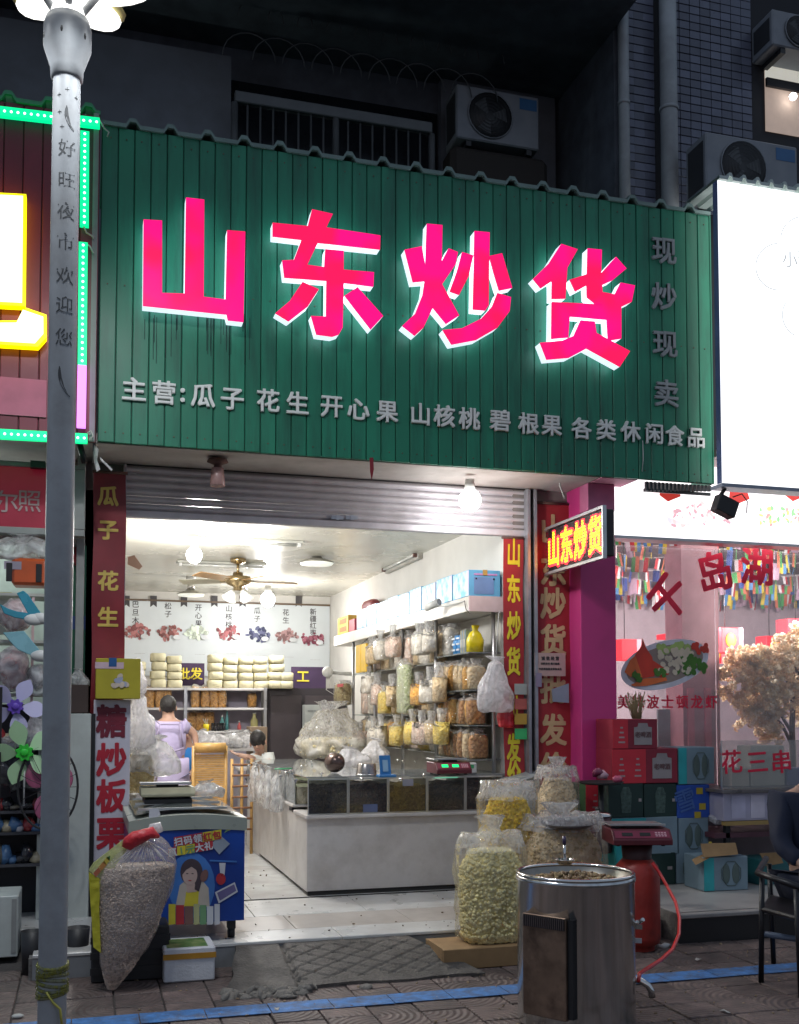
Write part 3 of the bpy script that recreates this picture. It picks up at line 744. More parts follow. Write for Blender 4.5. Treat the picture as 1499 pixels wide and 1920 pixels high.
strip(W(160, 248, Y), W(159, 425, Y), 'short green light strip at the upper right edge of the red sign', .06)
strip(W(157, 456, Y), W(155, 684, Y), 'long green light strip at the right edge of the red sign', .06)
strip(W(155, 686, Y), W(153, 802, Y), 'purple lit end of the strip at the right edge of the red sign', .06, ledp, False)
for pts in ([(158, 425), (163, 436), (173, 442), (176, 447)], [(160, 455), (170, 462), (176, 475)], [(165, 812), (172, 808), (175, 818), (168, 826)], [(188, 225), (196, 240), (205, 248), (202, 256)]):
    solo('wire', {425: 'thin wire joining the two green strips', 455: 'thin wire curling off the long green strip', 812: 'white wire loop at the lower corner of the red sign', 225: 'thin wire hanging at the upper left corner of the green sign'}[pts[0][1]], 'wire', MB().tube([W(x, y, LY-.06) for x, y in pts], .006, 5), pm('wire_white', (.5, .5, .45), .5))

# ================================================================== lights and fittings inside the shop
steel = pm('steel'); chrome = pm('polished_steel', (.65, .64, .62), .14, metal=1, var=.05)
bulbm = em('bulb_glow', (1, .99, .96), 14)
socket = pm('socket_white', (.6, .6, .58), .5)
def bulb(label, p, r=.06, power=60, group=None, top=None, ceil=CZ, on=True):
    t = thing('light_bulb', label, 'light bulb', p)
    part('glass_globe', MB().ell(p, r, r, r*1.05, 16, 12), bulbm if on else pm('dull_bulb', (.5, .36, .34), .3), t)
    part('socket', MB().cyl(p+Vector((0, 0, r*.9)), p+Vector((0, 0, r*1.9)), r*.5, r*.42), socket, t)
    if ceil-p.z > r*2.6:
        part('ceiling_rose', MB().lathe([(.05, 0), (.075, -.02), (.03, -.045), (0, -.045)], (p.x, p.y, ceil-.001), 16), socket, t)
        part('stem', MB().cyl(p+Vector((0, 0, r*1.9)), Vector((p.x, p.y, ceil-.04)), .012), socket, t)
    if power: lamp('bulb_light', p-Vector((0, 0, r+.03)), power, (1, .985, .965), .05, t)
    return t
bulb('lit bulb hanging from the ceiling left of the ceiling fan', W(365, 1041, 10.2), .075, 78)
bulb('lit bulb on the back half of the ceiling right of the fan', W(503, 1124, 13.6), .095, 82)
bulb('left of the two bright bulbs close under the shutter edge', W(376, 985, 9.4), .075, 48)
bulb('right of the two bright bulbs close under the shutter edge', W(399, 984, 9.4), .07, 48)
# porch bulbs on the soffit
sb = W(882, 938, 7.92)
t = bulb('bright bulb under the soffit in front of the shutter', sb, .088, 15, ceil=3.49)
ub = thing('light_bulb', 'unlit dusty rose-tinted lamp under the soffit at the left', 'light bulb', W(409, 900, 7.9))
p = W(409, 893, 7.9)
part('glass_shade', MB().lathe([(0, .07), (.045, .06), (.05, 0), (.058, -.07), (.055, -.075), (.04, -.06), (0, -.05)], p, 18), pm('rose_glass', (.42, .25, .23), .25, dirt=(.15, .1, .09)), ub)
part('socket', MB().cyl(p+Vector((0, 0, .065)), p+Vector((0, 0, .13)), .03), pm('rusty', (.12, .06, .05), .8), ub)
part('ceiling_rose', MB().lathe([(.02, 0), (.07, -.015), (.08, -.035), (.02, -.06), (0, -.06)], (p.x, p.y, 3.488), 14), pm('rusty'), ub)
# flat saucer lamps
def saucer(label, px, py, Y, wpx, on=.5):
    p = W(px, py, Y); r = wpx/2000*Y/2
    t = thing('pendant_lamp', label, 'pendant lamp', p)
    part('saucer', MB().lathe([(0, .055), (r*.25, .055), (r*.45, .035), (r, .0), (r, -.012)], p, 28), pm('saucer_grey', (.32, .31, .27), .3, metal=.4), t)
    part('diffuser', MB().lathe([(r*.98, -.012), (r*.9, -.03), (0, -.034)], p, 28), pm('diffuser', (.75, .75, .68), .4, emis=(.9, .92, .82), es=on), t)
    part('lamp_body', MB().cyl(p+Vector((0, 0, .055)), p+Vector((0, 0, .13)), .055, .04, 14), chrome, t)
    if CZ-p.z > .15:
        part('stem', MB().cyl(p+Vector((0, 0, .13)), (p.x, p.y, CZ-.001), .012), socket, t)
        part('ceiling_rose', MB().cyl((p.x, p.y, CZ-.03), (p.x, p.y, CZ-.001), .06), socket, t)
saucer('saucer lamp just below the shutter lock', 680, 1007, 10.2, 72)
saucer('saucer lamp on a short stem right of the ceiling fan', 595, 1054, 11.3, 66)
saucer('flat saucer lamp far back above the left end of the menu board', 359, 1113, 13.4, 50)
# ceiling fan
fp = W(447, 1085, 11.6)
fan = thing('ceiling_fan', 'brass ceiling fan with wooden blades and tulip lights', 'ceiling fan', fp)
brass = pm('brass', (.40, .30, .16), .25, metal=.9)
part('canopy', MB().lathe([(.02, 0), (.09, -.01), (.08, -.05), (.02, -.07)], (fp.x, fp.y, CZ-.001), 18), brass, fan)
part('rod', MB().cyl((fp.x, fp.y, CZ-.06), fp+Vector((0, 0, .05)), .016), brass, fan)
part('motor', MB().lathe([(0, .08), (.05, .07), (.06, .03), (.14, .02), (.15, -.03), (.12, -.06), (.05, -.09), (.05, -.13), (0, -.13)], fp, 24), brass, fan)
for k in range(5):
    a_ = math.tau*k/5+.12; u = Vector((math.cos(a_), math.sin(a_), 0)); v = Vector((-u.y, u.x, .25))
    part('blade', MB().obox(fp+u*.42+Vector((0, 0, -.02)), u*.25, v*.065, (0, 0, .004)), pm('fan_wood', (.36, .20, .08), .3, coat=.5) if k != 2 else pm('fan_pale', (.45, .42, .32), .3), fan, .003)
    part('blade_arm', MB().obox(fp+u*.165+Vector((0, 0, -.025)), u*.04, v*.02, (0, 0, .004)), brass, fan)
for k in range(4):
    a_ = math.tau*k/4+.5; u = Vector((math.cos(a_), math.sin(a_), 0)); c = fp+u*.10+Vector((0, 0, -.17))
    rot = Matrix.Rotation(a_, 3, 'Z') @ Matrix.Rotation(R(-35), 3, 'Y')
    mb = MB(); pr = [(.02, .03), (.035, .0), (.05, -.04), (.068, -.07)]
    mb.lathe(pr, (0, 0, 0), 14); mb.v = [c+rot @ v_ for v_ in mb.v]
    part('tulip_shade', mb, pm('tulip_glass', (.75, .75, .72), .15, emis=(.9, .9, .85), es=.55), fan)
# long channel fixtures on the ceiling
for lab, (xa, ya, xb, yb), Y in (('long empty channel light on the ceiling left of the saucer lamps', (385, 1030, 568, 1041), 10.3), ('long channel light on the ceiling behind the fan', (332, 1074, 500, 1084), 12.0)):
    a, b_ = W(xa, ya, Y), W(xb, yb, Y); t = thing('channel_light', lab, 'light fixture', ((a.x+b_.x)/2, Y, CZ-.05))
    part('housing', MB().box(a.x, b_.x, Y-.07, Y+.07, CZ-.028, CZ-.001), pm('channel_grey', (.38, .38, .34), .35), t, .006)
    part('tube', MB().cyl((a.x+.06, Y-.03, CZ-.045), (b_.x-.06, Y-.03, CZ-.045), .014), pm('tube_glass', (.6, .6, .56), .2), t)
    for x in (a.x+.04, b_.x-.04): part('tube_holder', MB().box(x-.015, x+.015, Y-.05, Y-.01, CZ-.062, CZ-.028), socket, t)
# fluorescent fitting on the right wall
a, b_ = WX(722, 1068, RX-.06), WX(784, 1042, RX-.06)
t = thing('wall_light', 'unlit fluorescent fitting high on the right wall', 'light fixture', ((a+b_)/2))
part('housing', MB().box(RX-.06, RX-.002, b_.y, a.y, a.z-.05, a.z+.04), pm('fitting_grey', (.36, .34, .3), .4), t, .008)
part('tube', MB().cyl((RX-.08, b_.y+.05, a.z-.005), (RX-.08, a.y-.05, a.z-.005), .016), pm('tube_glass'), t)
for y in (b_.y+.03, a.y-.03): part('end_cap', MB().box(RX-.10, RX-.061, y-.02, y+.02, a.z-.03, a.z+.02), pm('rusty'), t)

# ================================================================== back wall: menu poster and banners
PY_ = BY-.03
poster = thing('menu_poster', 'wide white poster of seven nuts and fruits on the back wall', 'poster', (1.8, PY_, 2.3))
pa, pb = W(228, 1110, PY_), W(619, 1238, PY_)
part('sheet', MB().box(pa.x, pb.x, PY_, PY_+.02, pb.z-.25, 3.14), pm('poster_white', (.60, .64, .66), .35, var=.03), poster)
part('rail', MB().box(pa.x, pb.x, PY_-.02, PY_+.025, 3.14, 3.165), pm('rail_brown', (.12, .08, .05), .5), poster)
ink = pm('ink', (.06, .055, .06), .7)
nuts = [('巴旦木', 255, 1128, 258, 1185, (.26, .09, .09)), ('松子', 316, 1131, 319, 1187, (.22, .08, .075)), ('开心果', 373, 1134, 371, 1187, (.45, .50, .42)),
        ('山核桃', 430, 1136, 430, 1186, (.24, .07, .08)), ('瓜子', 483, 1140, 484, 1190, (.05, .055, .12)), ('花生', 537, 1143, 537, 1192, (.22, .12, .12)), ('新疆红枣', 588, 1142, 587, 1197, (.17, .035, .06))]
for s, tx, ty, ix, iy, c in nuts:
    hh = 15 if len(s) < 4 else 13
    for i, chh in enumerate(s):
        letter('character', chh, W(tx, ty+5+i*hh, PY_-.001), .10, ink, poster, bold=.01, depth=.002)
    ix0 = ix-(ix-tx)
    fl_ = MB(); q = W(tx-27 if tx > 260 else 238, 1117, PY_-.002)
    fl_.prism([q+Vector(v_) for v_ in ((-.045, 0, 0), (.045, 0, 0), (.045, 0, -.16), (0, 0, -.125), (-.045, 0, -.16))], (0, .0015, 0))
    part('black_flag', fl_, ink, poster)
    nm = MB(); rn = random.Random(int(ix)); cc = W(ix, iy, PY_-.004)
    nm2 = MB()
    for k in range(46):
        a_ = rn.random()*6.28; r_ = rn.random()**.6
        disc(nm if k % 2 else nm2, cc+Vector((math.cos(a_)*r_*.17, -.0006*k, math.sin(a_)*r_*.10)), rn.uniform(.018, .042), rn.uniform(.014, .028), rot=rn.random()*3, n=7, th=.0005)
    part('nut_picture', nm, pm('nut_%d' % ix, c, .7), poster, stuff=True); part('nut_picture', nm2, pm('nutl_%d' % ix, tuple(min(1, v_*1.7+.05) for v_ in c), .7), poster, stuff=True)
    disc_ = MB(); disc(disc_, cc+Vector((.10, -.035, -.06)), .055, .035, n=10, th=.0005); part('bowl_picture', disc_, pm('bowl_white', (.62, .64, .66), .5), poster)
    cap_ = MB(); put_glyph(cap_, '一一一', W(ix+5, iy+40, PY_-.001), .05, bold=.0); part('caption_line', cap_, pm('faint_ink', (.42, .42, .43), .7), poster)
purple = pm('purple_cloth', (.055, .03, .075), .8)
yl = pm('yellow_print', (.75, .62, .05), .6)
pbn = thing('shelf_banner', 'dark purple banner lettered in yellow behind the cream blocks', 'banner', (1.6, BY-.6, 2.1))
a, b_ = W(335, 1243, 14.5), W(384, 1286, 14.5)
part('cloth', MB().box(a.x, b_.x, 14.5, 14.51, b_.z, a.z), purple, pbn)
letter('character', '批', W(346, 1263, 14.49), .17, yl, pbn, bold=.015); letter('character', '发', W(369, 1263, 14.49), .17, yl, pbn, bold=.015)
pbn = thing('shelf_banner', 'purple banner with one yellow character right of the cream blocks', 'banner', W(570, 1290, 14.4))
a, b_ = W(547, 1250, 14.4), W(612, 1296, 14.4)
part('cloth', MB().box(a.x, b_.x, 14.4, 14.41, b_.z-.15, a.z), purple, pbn)
letter('character', '工', W(569, 1268, 14.39), .18, yl, pbn, bold=.02)

# back shelves
def board(mb, x0, x1, y0, y1, z, th=.025): mb.box(x0, x1, y0, y1, z-th, z)
shf = thing('shelf_unit', 'white steel shelf unit against the back wall under the cream blocks', 'shelf', (1.3, 14.2, FZ))
Yb = 13.9; X0, X1 = Xp(262, Yb), Xp(502, Yb)
zt, z1_, z2_ = Zp(380, 1290, Yb), Zp(380, 1327, Yb), Zp(380, 1371, Yb)
white = pm('shelf_white', (.62, .6, .6), .4, var=.05, dirt=(.35, .32, .3))
for z in (zt, z1_, z2_): part('shelf_board', MB().box(X0, X1, Yb, Yb+.5, z-.03, z), white, shf, .004)
part('back_panel', MB().box(X0, X1, Yb+.5, Yb+.52, FZ, zt), pm('lilac_back', (.42, .38, .46), .6), shf)
for px in (262, 349, 498): part('upright', MB().box(Xp(px, Yb)-.02, Xp(px, Yb)+.02, Yb-.02, Yb+.02-.002, FZ, zt+.01), steel, shf)
cream = pm('cream_block', (.62, .57, .38), .6, var=.08, rand=.07, bump=.3, bscale=25)
bw = .185; bl = None
ordn = ['first', 'second', 'third', 'fourth', 'fifth', 'sixth', 'seventh', 'eighth', 'ninth', 'tenth', 'eleventh', 'twelfth', 'thirteenth', 'fourteenth']
lvl = ['bottom', 'second-lowest', 'third', 'top']
def cblock(x, z, w_, h, lab):
    mb = MB().blob([(0, 0, 0, w_*.46, .12), (0, 0, .010, w_*.52, .135), (0, 0, h-.012, w_*.52, .135), (0, 0, h-.002, w_*.44, .12)], 16, .006, 9, rr.random()*50, 6)
    mb.v = [v_+Vector((x, Yb+.18, z)) for v_ in mb.v]
    return solo('cream_block', lab, 'packed snack block', mb, cream, 'cream snack blocks stacked along the top of the back shelf')
cols = [262, 288, 314, 341-0, 403, 430, 457, 484, 511]
cols = [(258, 3), (298, 4), (327, 4), (403, 4), (431, 4), (459, 4), (487, 4), (514, 4), (537, 2)]
for ci, (px, nh) in enumerate(cols):
    x = Xp(px, Yb+.18); h = (.108 if px < 530 else .10)*rr.uniform(.94, 1.07)
    for k in range(nh):
        cblock(x+rr.uniform(-.014, .014)+(k*.012 if px == 514 else 0), zt+.002+k*h, .185, h-.003,
               'cream snack block, %s of its pile, %s pile from the left on the back shelf' % (lvl[k], ordn[ci]))
# small bags and things on the back shelves
brown = grain('fried_brown', (.44, .20, .05), (.72, .38, .11), 45, .9)
def top_film(): return film('gathered_film', (.98, .98, .99), .30, .07, .6, 20, .6, .05)
clear = film('clear_film', (.95, .95, .95), .04, .06, .7, 26, .5, .035)
clear2 = film('cloudy_film', (.92, .92, .94), .46, .12, .8, 11, .7, .05)
white_film = film('white_film', (.88, .86, .88), .9, .25, .8, 14)
def bag(label, p, w_, h, d, cont, group=None, fill=.8, film_=None, neck=True, seed=None, lean=0, name='snack_bag', cat='bag of snacks', rz=0):
    seed = rr.random()*90 if seed is None else seed
    t = thing(name, label, cat, p, group, rz=rz)
    c = []; f_ = fill
    for z, k in ((0, .78), (.04, .95), (.3, 1), (.62, .98), (f_-.06, .9), (f_, .7)): c.append((lean*z*h, 0, z*h+.003, w_/2*k*.96, d/2*k*.95))
    part('contents', MB().blob(c, 14, .012, 14, seed, 3.2), cont, t, local=True)
    s = []
    tops = ((0, .82), (.04, 1), (.3, 1.04), (.62, 1.03), (f_, .96), (f_+.06, .78), (f_+.12, .42), (1, .66)) if neck else ((0, .82), (.04, 1), (.3, 1.04), (.62, 1.03), (f_, .98), (1, .9))
    for z, k in tops: s.append((lean*z*h, 0, z*h, w_/2*k, d/2*min(k, 1.02)*(1 if z <= f_ else .45)))
    wb_ = MB().blob(s, 20, .016, 11, seed+5, 3, pleat=.04 if neck else 0, lobes=7)
    wb_.mi = [1 if sum(wb_.v[i].z for i in f)/len(f) > f_*h*.97 else 0 for f in wb_.f]
    part('wrapper', wb_, [film_ or clear, top_film()], t, local=True)
    return t
gi = 'brown snack bags on the back shelf'
for k, px in enumerate((282, 300, 315)): bag('brown snack bag on the upper back shelf, %s from the left end' % ordn[k], (Xp(px, Yb+.15), Yb+.15, z1_), .12, .29, .12, brown, gi, .9)
for k, px in enumerate((367, 386, 402, 417)): bag('brown snack bag on the upper back shelf, %s after the upright' % ordn[k], (Xp(px, Yb+.15), Yb+.15, z1_), .125, .30, .12, brown, gi, .9)
bag('brown bag alone at the right end of the upper back shelf', (Xp(474, Yb+.2), Yb+.25, z1_), .12, .22, .12, brown, gi, .85)
for k, px in enumerate((360, 376, 393)): bag('brown snack bag on the lower back shelf, %s after the upright' % ordn[k], (Xp(px, Yb+.3), Yb+.3, z2_), .14, .27, .12, brown, gi, .9)
for k in range(5):
    p = Vector((Xp(400+k*5.2, Yb+.1), Yb+.1, z2_)); t = thing('jar', 'small dark jar on the lower back shelf, %s of five' % ordn[k], 'jar', p, 'dark jars on the back shelf')
    part('body', MB().cyl(p, p+Vector((0, 0, .09)), .017), pm('dark_jar', (.03, .03, .035), .3), t); part('lid', MB().cyl(p+Vector((0, 0, .091)), p+Vector((0, 0, .105)), .018), pm('black'), t)
p = Vector((Xp(388, Yb+.05), Yb+.05, z2_)); t = thing('pen_cup', 'bright yellow cup of pens on the lower back shelf', 'cup', p)
part('cup', MB().cyl(p, p+Vector((0, 0, .09)), .035, .04), pm('bright_yellow', (.8, .62, .02), .4), t)
for k in range(3): part('pen', MB().cyl(p+Vector((.01*k-.01, 0, .091)), p+Vector((.03*k-.04, 0, .16)), .005), socket, t)
for px, r_, hh, mn, lab in ((418, .035, .18, 'teal_glass', 'short teal bottle on the lower back shelf'), (427, .022, .26, 'teal_glass', 'tall teal bottle on the lower back shelf'), (450, .025, .11, 'red_pot', 'small red and white pot on the lower back shelf'), (478, .05, .22, 'olive_tin', 'olive tin at the right end of the lower back shelf')):
    p = Vector((Xp(px, Yb+.15), Yb+.15, z2_)); t = thing('bottle', lab, 'container', p)
    mt = {'teal_glass': pm('teal_glass', (.12, .35, .36), .2), 'red_pot': pm('red_pot', (.6, .12, .12), .4), 'olive_tin': pm('olive_tin', (.42, .38, .16), .4)}[mn]
    part('body', MB().lathe([(0, .0), (r_, .0), (r_, hh*.62), (r_*.45, hh*.8), (r_*.45, hh)], p, 12), mt, t); part('cap', MB().cyl(p+Vector((0, 0, hh+.001)), p+Vector((0, 0, hh+.02)), r_*.5), socket, t)
# dark doorway with a cupboard at the right of the shelves
dk = pm('dark_wood', (.025, .02, .025), .5)
t = thing('cupboard', 'dark cupboard in the corner right of the back shelves', 'cupboard', (Xp(530, 14), 14.1, FZ))
a, b_ = W(503, 1290, 14.1), W(600, 1400, 14.1)
part('carcass', MB().box(a.x, RX-.02, 14.1, 14.7, FZ, a.z), dk, t)
part('door', MB().box(a.x+.03, a.x+.45, 14.07, 14.098, FZ+.1, a.z-.1), pm('dark_wood2', (.045, .035, .04), .45), t, .004)
part('door', MB().box(a.x+.5, a.x+.9, 14.07, 14.098, FZ+.1, a.z-.1), pm('dark_wood2'), t, .004)
q0 = W(586, 1333, 14.0); t = thing('box', 'pale printed box at the dark cupboard by the corner', 'box', q0)
part('carton', MB().box(q0.x-.12, q0.x+.12, 13.9, 14.06, q0.z-.22, q0.z+.08), pm('grey_print', (.32, .34, .33), .6), t, .004)
letter('print', 'EIKOSA'[:0] or '一一', Vector((q0.x, 13.898, q0.z)), .08, ink, t)

# ================================================================== counter
ctr = thing('counter', 'white panelled sales counter running back from the shutter line', 'counter', (2.6, 8.4, FZ))
cwh = pm('counter_white', (.54, .515, .50), .42, var=.08, scale=2, dirt=(.30, .27, .25), dscale=3.5, damt=.6)
CY0, CX0 = FY-.0, 1.70
part('front_panel', MB().box(CX0, 3.40, CY0, CY0+.03, FZ+.035, .755), cwh, ctr, .003)
part('kick_strip', MB().box(CX0+.01, 3.40, CY0+.012, CY0+.04, FZ, FZ+.034), pm('dark_gap'), ctr)
part('ledge', MB().box(CX0-.015, 3.40, CY0-.05, CY0+.5, .757, .785), cwh, ctr, .005)
for k, y0_ in enumerate((8.385, 9.15, 9.98, 10.8)):
    part('side_panel', MB().box(CX0+.002*k, CX0+.03+.002*k, y0_, y0_+[.755, .82, .81, .82][k], FZ+.03*(k < 3), .80 if k else .755), cwh, ctr, .004)
part('core', MB().box(CX0+.04, 2.35, CY0+.05, 11.6, FZ+.02, .75), cwh, ctr)
part('side_ledge', MB().box(CX0-.02, 2.40, 8.86, 11.62, .802, .825), cwh, ctr, .004)
gl_ = glassm('counter_glass', (.88, .96, .93), .38, .04)
part('glass_top', MB().box(CX0-.01, 3.40, CY0-.0, 9.25, 1.075, 1.085), gl_, ctr)
part('glass_top', MB().box(CX0-.01, 2.38, 9.255, 11.6, 1.075, 1.085), gl_, ctr)
alu = pm('aluminium', (.55, .56, .56), .3, metal=.8)
dnut = [grain('dark_seeds', (.02, .015, .010), (.11, .08, .05), 62, 1), grain('dark_seeds2', (.03, .016, .014), (.12, .06, .05), 50, 1), grain('amber_seeds', (.14, .09, .025), (.30, .21, .07), 50, 1)]
bx = [CX0+i*.331 for i in range(6)]
for i in range(5):
    x0, x1 = bx[i], bx[i+1]-.004
    t = thing('display_bin', 'glass-fronted bin of %s, %s from the left on the counter' % (['dark seeds', 'reddish dark seeds', 'amber nuts with a grey tag', 'dark seeds', 'black seeds'][i], ordn[i]), 'display bin', ((x0+x1)/2, CY0+.2, .786))
    part('glass_front', MB().box(x0+.004, x1-.004, CY0-.02, CY0-.014, .79, 1.07), glassm('bin_glass', (.97, .97, .97), .025, .05), t)
    part('frame', MB().box(x0, x0+.008, CY0-.026, CY0-.012, .787, 1.073).box(x1-.008, x1, CY0-.026, CY0-.012, .787, 1.073).box(x0+.008, x1-.008, CY0-.026, CY0-.012, 1.06, 1.073).box(x0+.008, x1-.008, CY0-.026, CY0-.012, .787, .795), alu, t)
    hgt = 1.02+rr.uniform(-.02, .015); nn = 12
    mb = MB(); V_ = []
    for j in range(nn+1):
        for q in range(nn+1):
            V_.append((x0+.01+(x1-x0-.02)*q/nn, CY0-.01+.44*j/nn, hgt+.02*noise.noise(Vector((q*.5+i*7, j*.5, 0)))))
    mb.add(V_, [(j*(nn+1)+q, j*(nn+1)+q+1, (j+1)*(nn+1)+q+1, (j+1)*(nn+1)+q) for j in range(nn) for q in range(nn)], 0, True)
    top = V_[:nn+1]; mb.add(top+[(v_[0], v_[1], .792) for v_ in top], [(q, q+1, nn+2+q, nn+1+q) for q in range(nn)])
    sd = MB(); sd.v = mb.v[:]; sd.f = mb.f; sd.mi = mb.mi; sd.sm = mb.sm
    part('seeds', mb, dnut[[0, 1, 2, 0, 1][i]], t)
    part('divider', MB().box(x1, x1+.003, CY0-.012, CY0+.46, .79, 1.072), gl_, t)
    if i == 2: part('price_tag', MB().box(x0+.12, x0+.21, CY0-.026, CY0-.021, 1.0, 1.055), pm('grey_tag', (.25, .25, .3), .5), t)
    if i == 1: part('sticker', MB().box(x0+.12, x0+.24, CY0-.0235, CY0-.021, .795, .86), pm('blue_sticker', (.10, .13, .25), .6), t)
# open bin at the right end, in front of the rail
t = thing('display_bin', 'glass bin with its lid propped open, in front of the shutter rail', 'display bin', (3.46, 8.1, .78))
a, b_ = Xp(948, 8.2), Xp(1010, 8.2)
part('stand', MB().box(a, b_, 8.2, 8.34, FZ, .79), cwh, t, .004)
part('glass_front', MB().box(a, b_, 8.195, 8.2, .80, 1.06), gl_, t)
part('frame', MB().box(a, a+.01, 8.185, 8.205, .80, 1.07).box(b_-.01, b_, 8.185, 8.205, .80, 1.07).box(a, b_, 8.183, 8.207, .79, .80), alu, t)
part('seeds', MB().blob([(( a+b_)/2, 8.27, .80, (b_-a)/2-.006, .06), ((a+b_)/2, 8.27, 1.0, (b_-a)/2-.006, .06), ((a+b_)/2, 8.27, 1.02, (b_-a)/2-.05, .04)], 14, .006, 12, 3, 8), dnut[0], t)
part('lid', MB().obox(((a+b_)/2, 8.25, 1.06), ((b_-a)/2, 0, .035), (0, .08, .02), (0, 0, .003)), gl_, t)
# the side run: bins seen edge-on, with plastic bags hung along them
t = thing('display_bin', 'long glazed bin run along the aisle side of the counter', 'display bin', (CX0+.3, 10.2, .83))
for k in range(6):
    y0_ = 8.87+k*.455
    part('glass_side', MB().box(CX0, CX0+.006, y0_, y0_+.44, .828, 1.072), gl_, t)
    part('post', MB().box(CX0-.004, CX0+.012, y0_+.442, y0_+.452, .828, 1.072), alu, t)
    part('goods', MB().box(CX0+.02, 2.33, y0_+.01, y0_+.43, .83, .97+.02*(k % 2)), grain('pale_goods', (.35, .3, .2), (.6, .55, .42), 40), t)
# knob handles on the glass
for k, (x, y) in enumerate([(527, 1457), (537, 1450), (546, 1447), (556, 1465), (566, 1437), (604, 1452), (679, 1462), (752, 1463), (795, 1455), (747, 1425), (757, 1427), (780, 1428), (575, 1426), (585, 1428), (480, 1441), (468, 1436)]):
    p = WG(x, y+4, 1.086)
    solo('lid_knob', 'small round steel knob on the counter glass, %s counted from the aisle corner' % (ordn+['fifteenth', 'sixteenth'])[k], 'knob', MB().lathe([(.006, 0), (.006, .014), (.016, .02), (.016, .03), (.0, .036)], p, 10), chrome, 'steel knobs on the glass counter top')

# things on the counter
p = WG(632, 1450, 1.086); t = thing('metal_tin', 'dark steel tin lying on its side on the counter glass', 'tin', p)
part('tin', MB().lathe([(.0, -.10), (.055, -.10), (.085, 0), (.085, .05), (.08, .05), (.075, 0), (.05, -.09), (0, -.09)], p+Vector((0, .05, .088)), 22, axis='Y'), pm('dark_steel', (.13, .09, .08), .25, metal=.8), t)
p = WG(688, 1453, 1.086); t = thing('metal_scoop', 'upturned steel cup beside the lying tin on the counter', 'cup', p)
part('cup', MB().lathe([(.085, 0), (.075, .09), (.07, .095), (0, .095)], p, 20), pm('mid_steel', (.35, .32, .3), .25, metal=.8), t)
part('rim', MB().lathe([(.087, 0), (.09, .006), (.085, .01)], p, 20), chrome, t)
p = WG(723, 1457, 1.086); bs = thing('card_stand', 'small blue payment card stand on the counter', 'card stand', p)
bl_ = pm('stand_blue', (.02, .16, .42), .4)
part('card', MB().obox(p+Vector((0, 0, .085)), (.045, 0, 0), (0, .004, 0), (0, .02, .085)), bl_, bs, .002)
part('foot', MB().obox(p+Vector((.01, 0, .01)), (.07, 0, 0), (0, .05, 0), (0, 0, .01)), bl_, bs, .004)
part('panel', MB().obox(p+Vector((0, -.008, .09)), (.022, 0, 0), (0, .001, 0), (0, .012, .045)), pm('pale_blue', (.25, .42, .6), .5), bs)
def scale_(label, p, w_, d_, pan, body, disp, rz=0, h=.09, panel=True):
    M = Matrix.Translation(p) @ Matrix.Rotation(rz, 4, 'Z')
    t = thing('weighing_scale', label, 'scale', p, M=M)
    part('body', MB().add([(-w_/2, -d_/2, 0), (w_/2, -d_/2, 0), (w_/2, d_/2, 0), (-w_/2, d_/2, 0), (-w_/2, -d_/2*.62, h), (w_/2, -d_/2*.62, h), (w_/2, d_/2, h), (-w_/2, d_/2, h), (-w_/2, -d_/2*1.0, h*.35), (w_/2, -d_/2*1.0, h*.35)],
         [(0, 3, 2, 1), (4, 5, 6, 7), (8, 9, 5, 4), (0, 1, 9, 8), (2, 3, 7, 6), (0, 8, 4, 7, 3), (1, 2, 6, 5, 9)]), body, t, .004, local=True)
    for sx in (-.38, .38):
        for sy in (-.3, .4): part('foot', MB().cyl((w_*sx, d_*sy, -.012), (w_*sx, d_*sy, -.001), .014), pm('black'), t, local=True)
    part('pan_support', MB().box(-w_*.2, w_*.2, -d_*.1, d_*.35, h+.001, h+.018), pm('black'), t, local=True)
    part('pan', MB().box(-w_*.5, w_*.44, -d_*.24, d_*.52, h+.019, h+.026).box(-w_*.5, w_*.44, -d_*.25, -d_*.24, h+.019, h+.034), pan, t, .002, local=True)
    if not panel:
        part('base', MB().box(-w_*.44, w_*.44, -d_*.46, d_*.46, -.045, -.013), pm('black'), t, .004, local=True)
        return t
    # control strip on the sloping front
    n_ = Vector((0, -h*.65, -d_/2*.38)); up = Vector((0, d_/2*.38, h*.65)).normalized(); out = Vector((0, -up.z, up.y))
    c = Vector((0, -d_/2*.81, h*.675))+out*.0015
    part('control_panel', MB().obox(c, (w_*.46, 0, 0), up*.6*h*.5, out*.001), pm('maroon_panel', (.20, .02, .05), .35), t, local=True)
    for sx in (-.25, .05): part('display', MB().obox(c+Vector((w_*sx, 0, 0))+out*.002, (w_*.09, 0, 0), up*.014, out*.001), disp, t, local=True)
    kb = MB()
    for i in range(4):
        for j in range(3): kb.obox(c+Vector((w_*(.24+.05*i), 0, 0))+up*(j-1)*.014+out*.002, (w_*.018, 0, 0), up*.004, out*.0008)
    part('keys', kb, pm('pink_keys', (.6, .35, .4), .5), t, local=True)
    return t
scale_('electronic scale with two green displays on the counter', WG(843, 1449, 1.10), .30, .28, alu, pm('maroon_body', (.10, .012, .02), .35), em('green_display', (.0, .9, .2), 1.3))
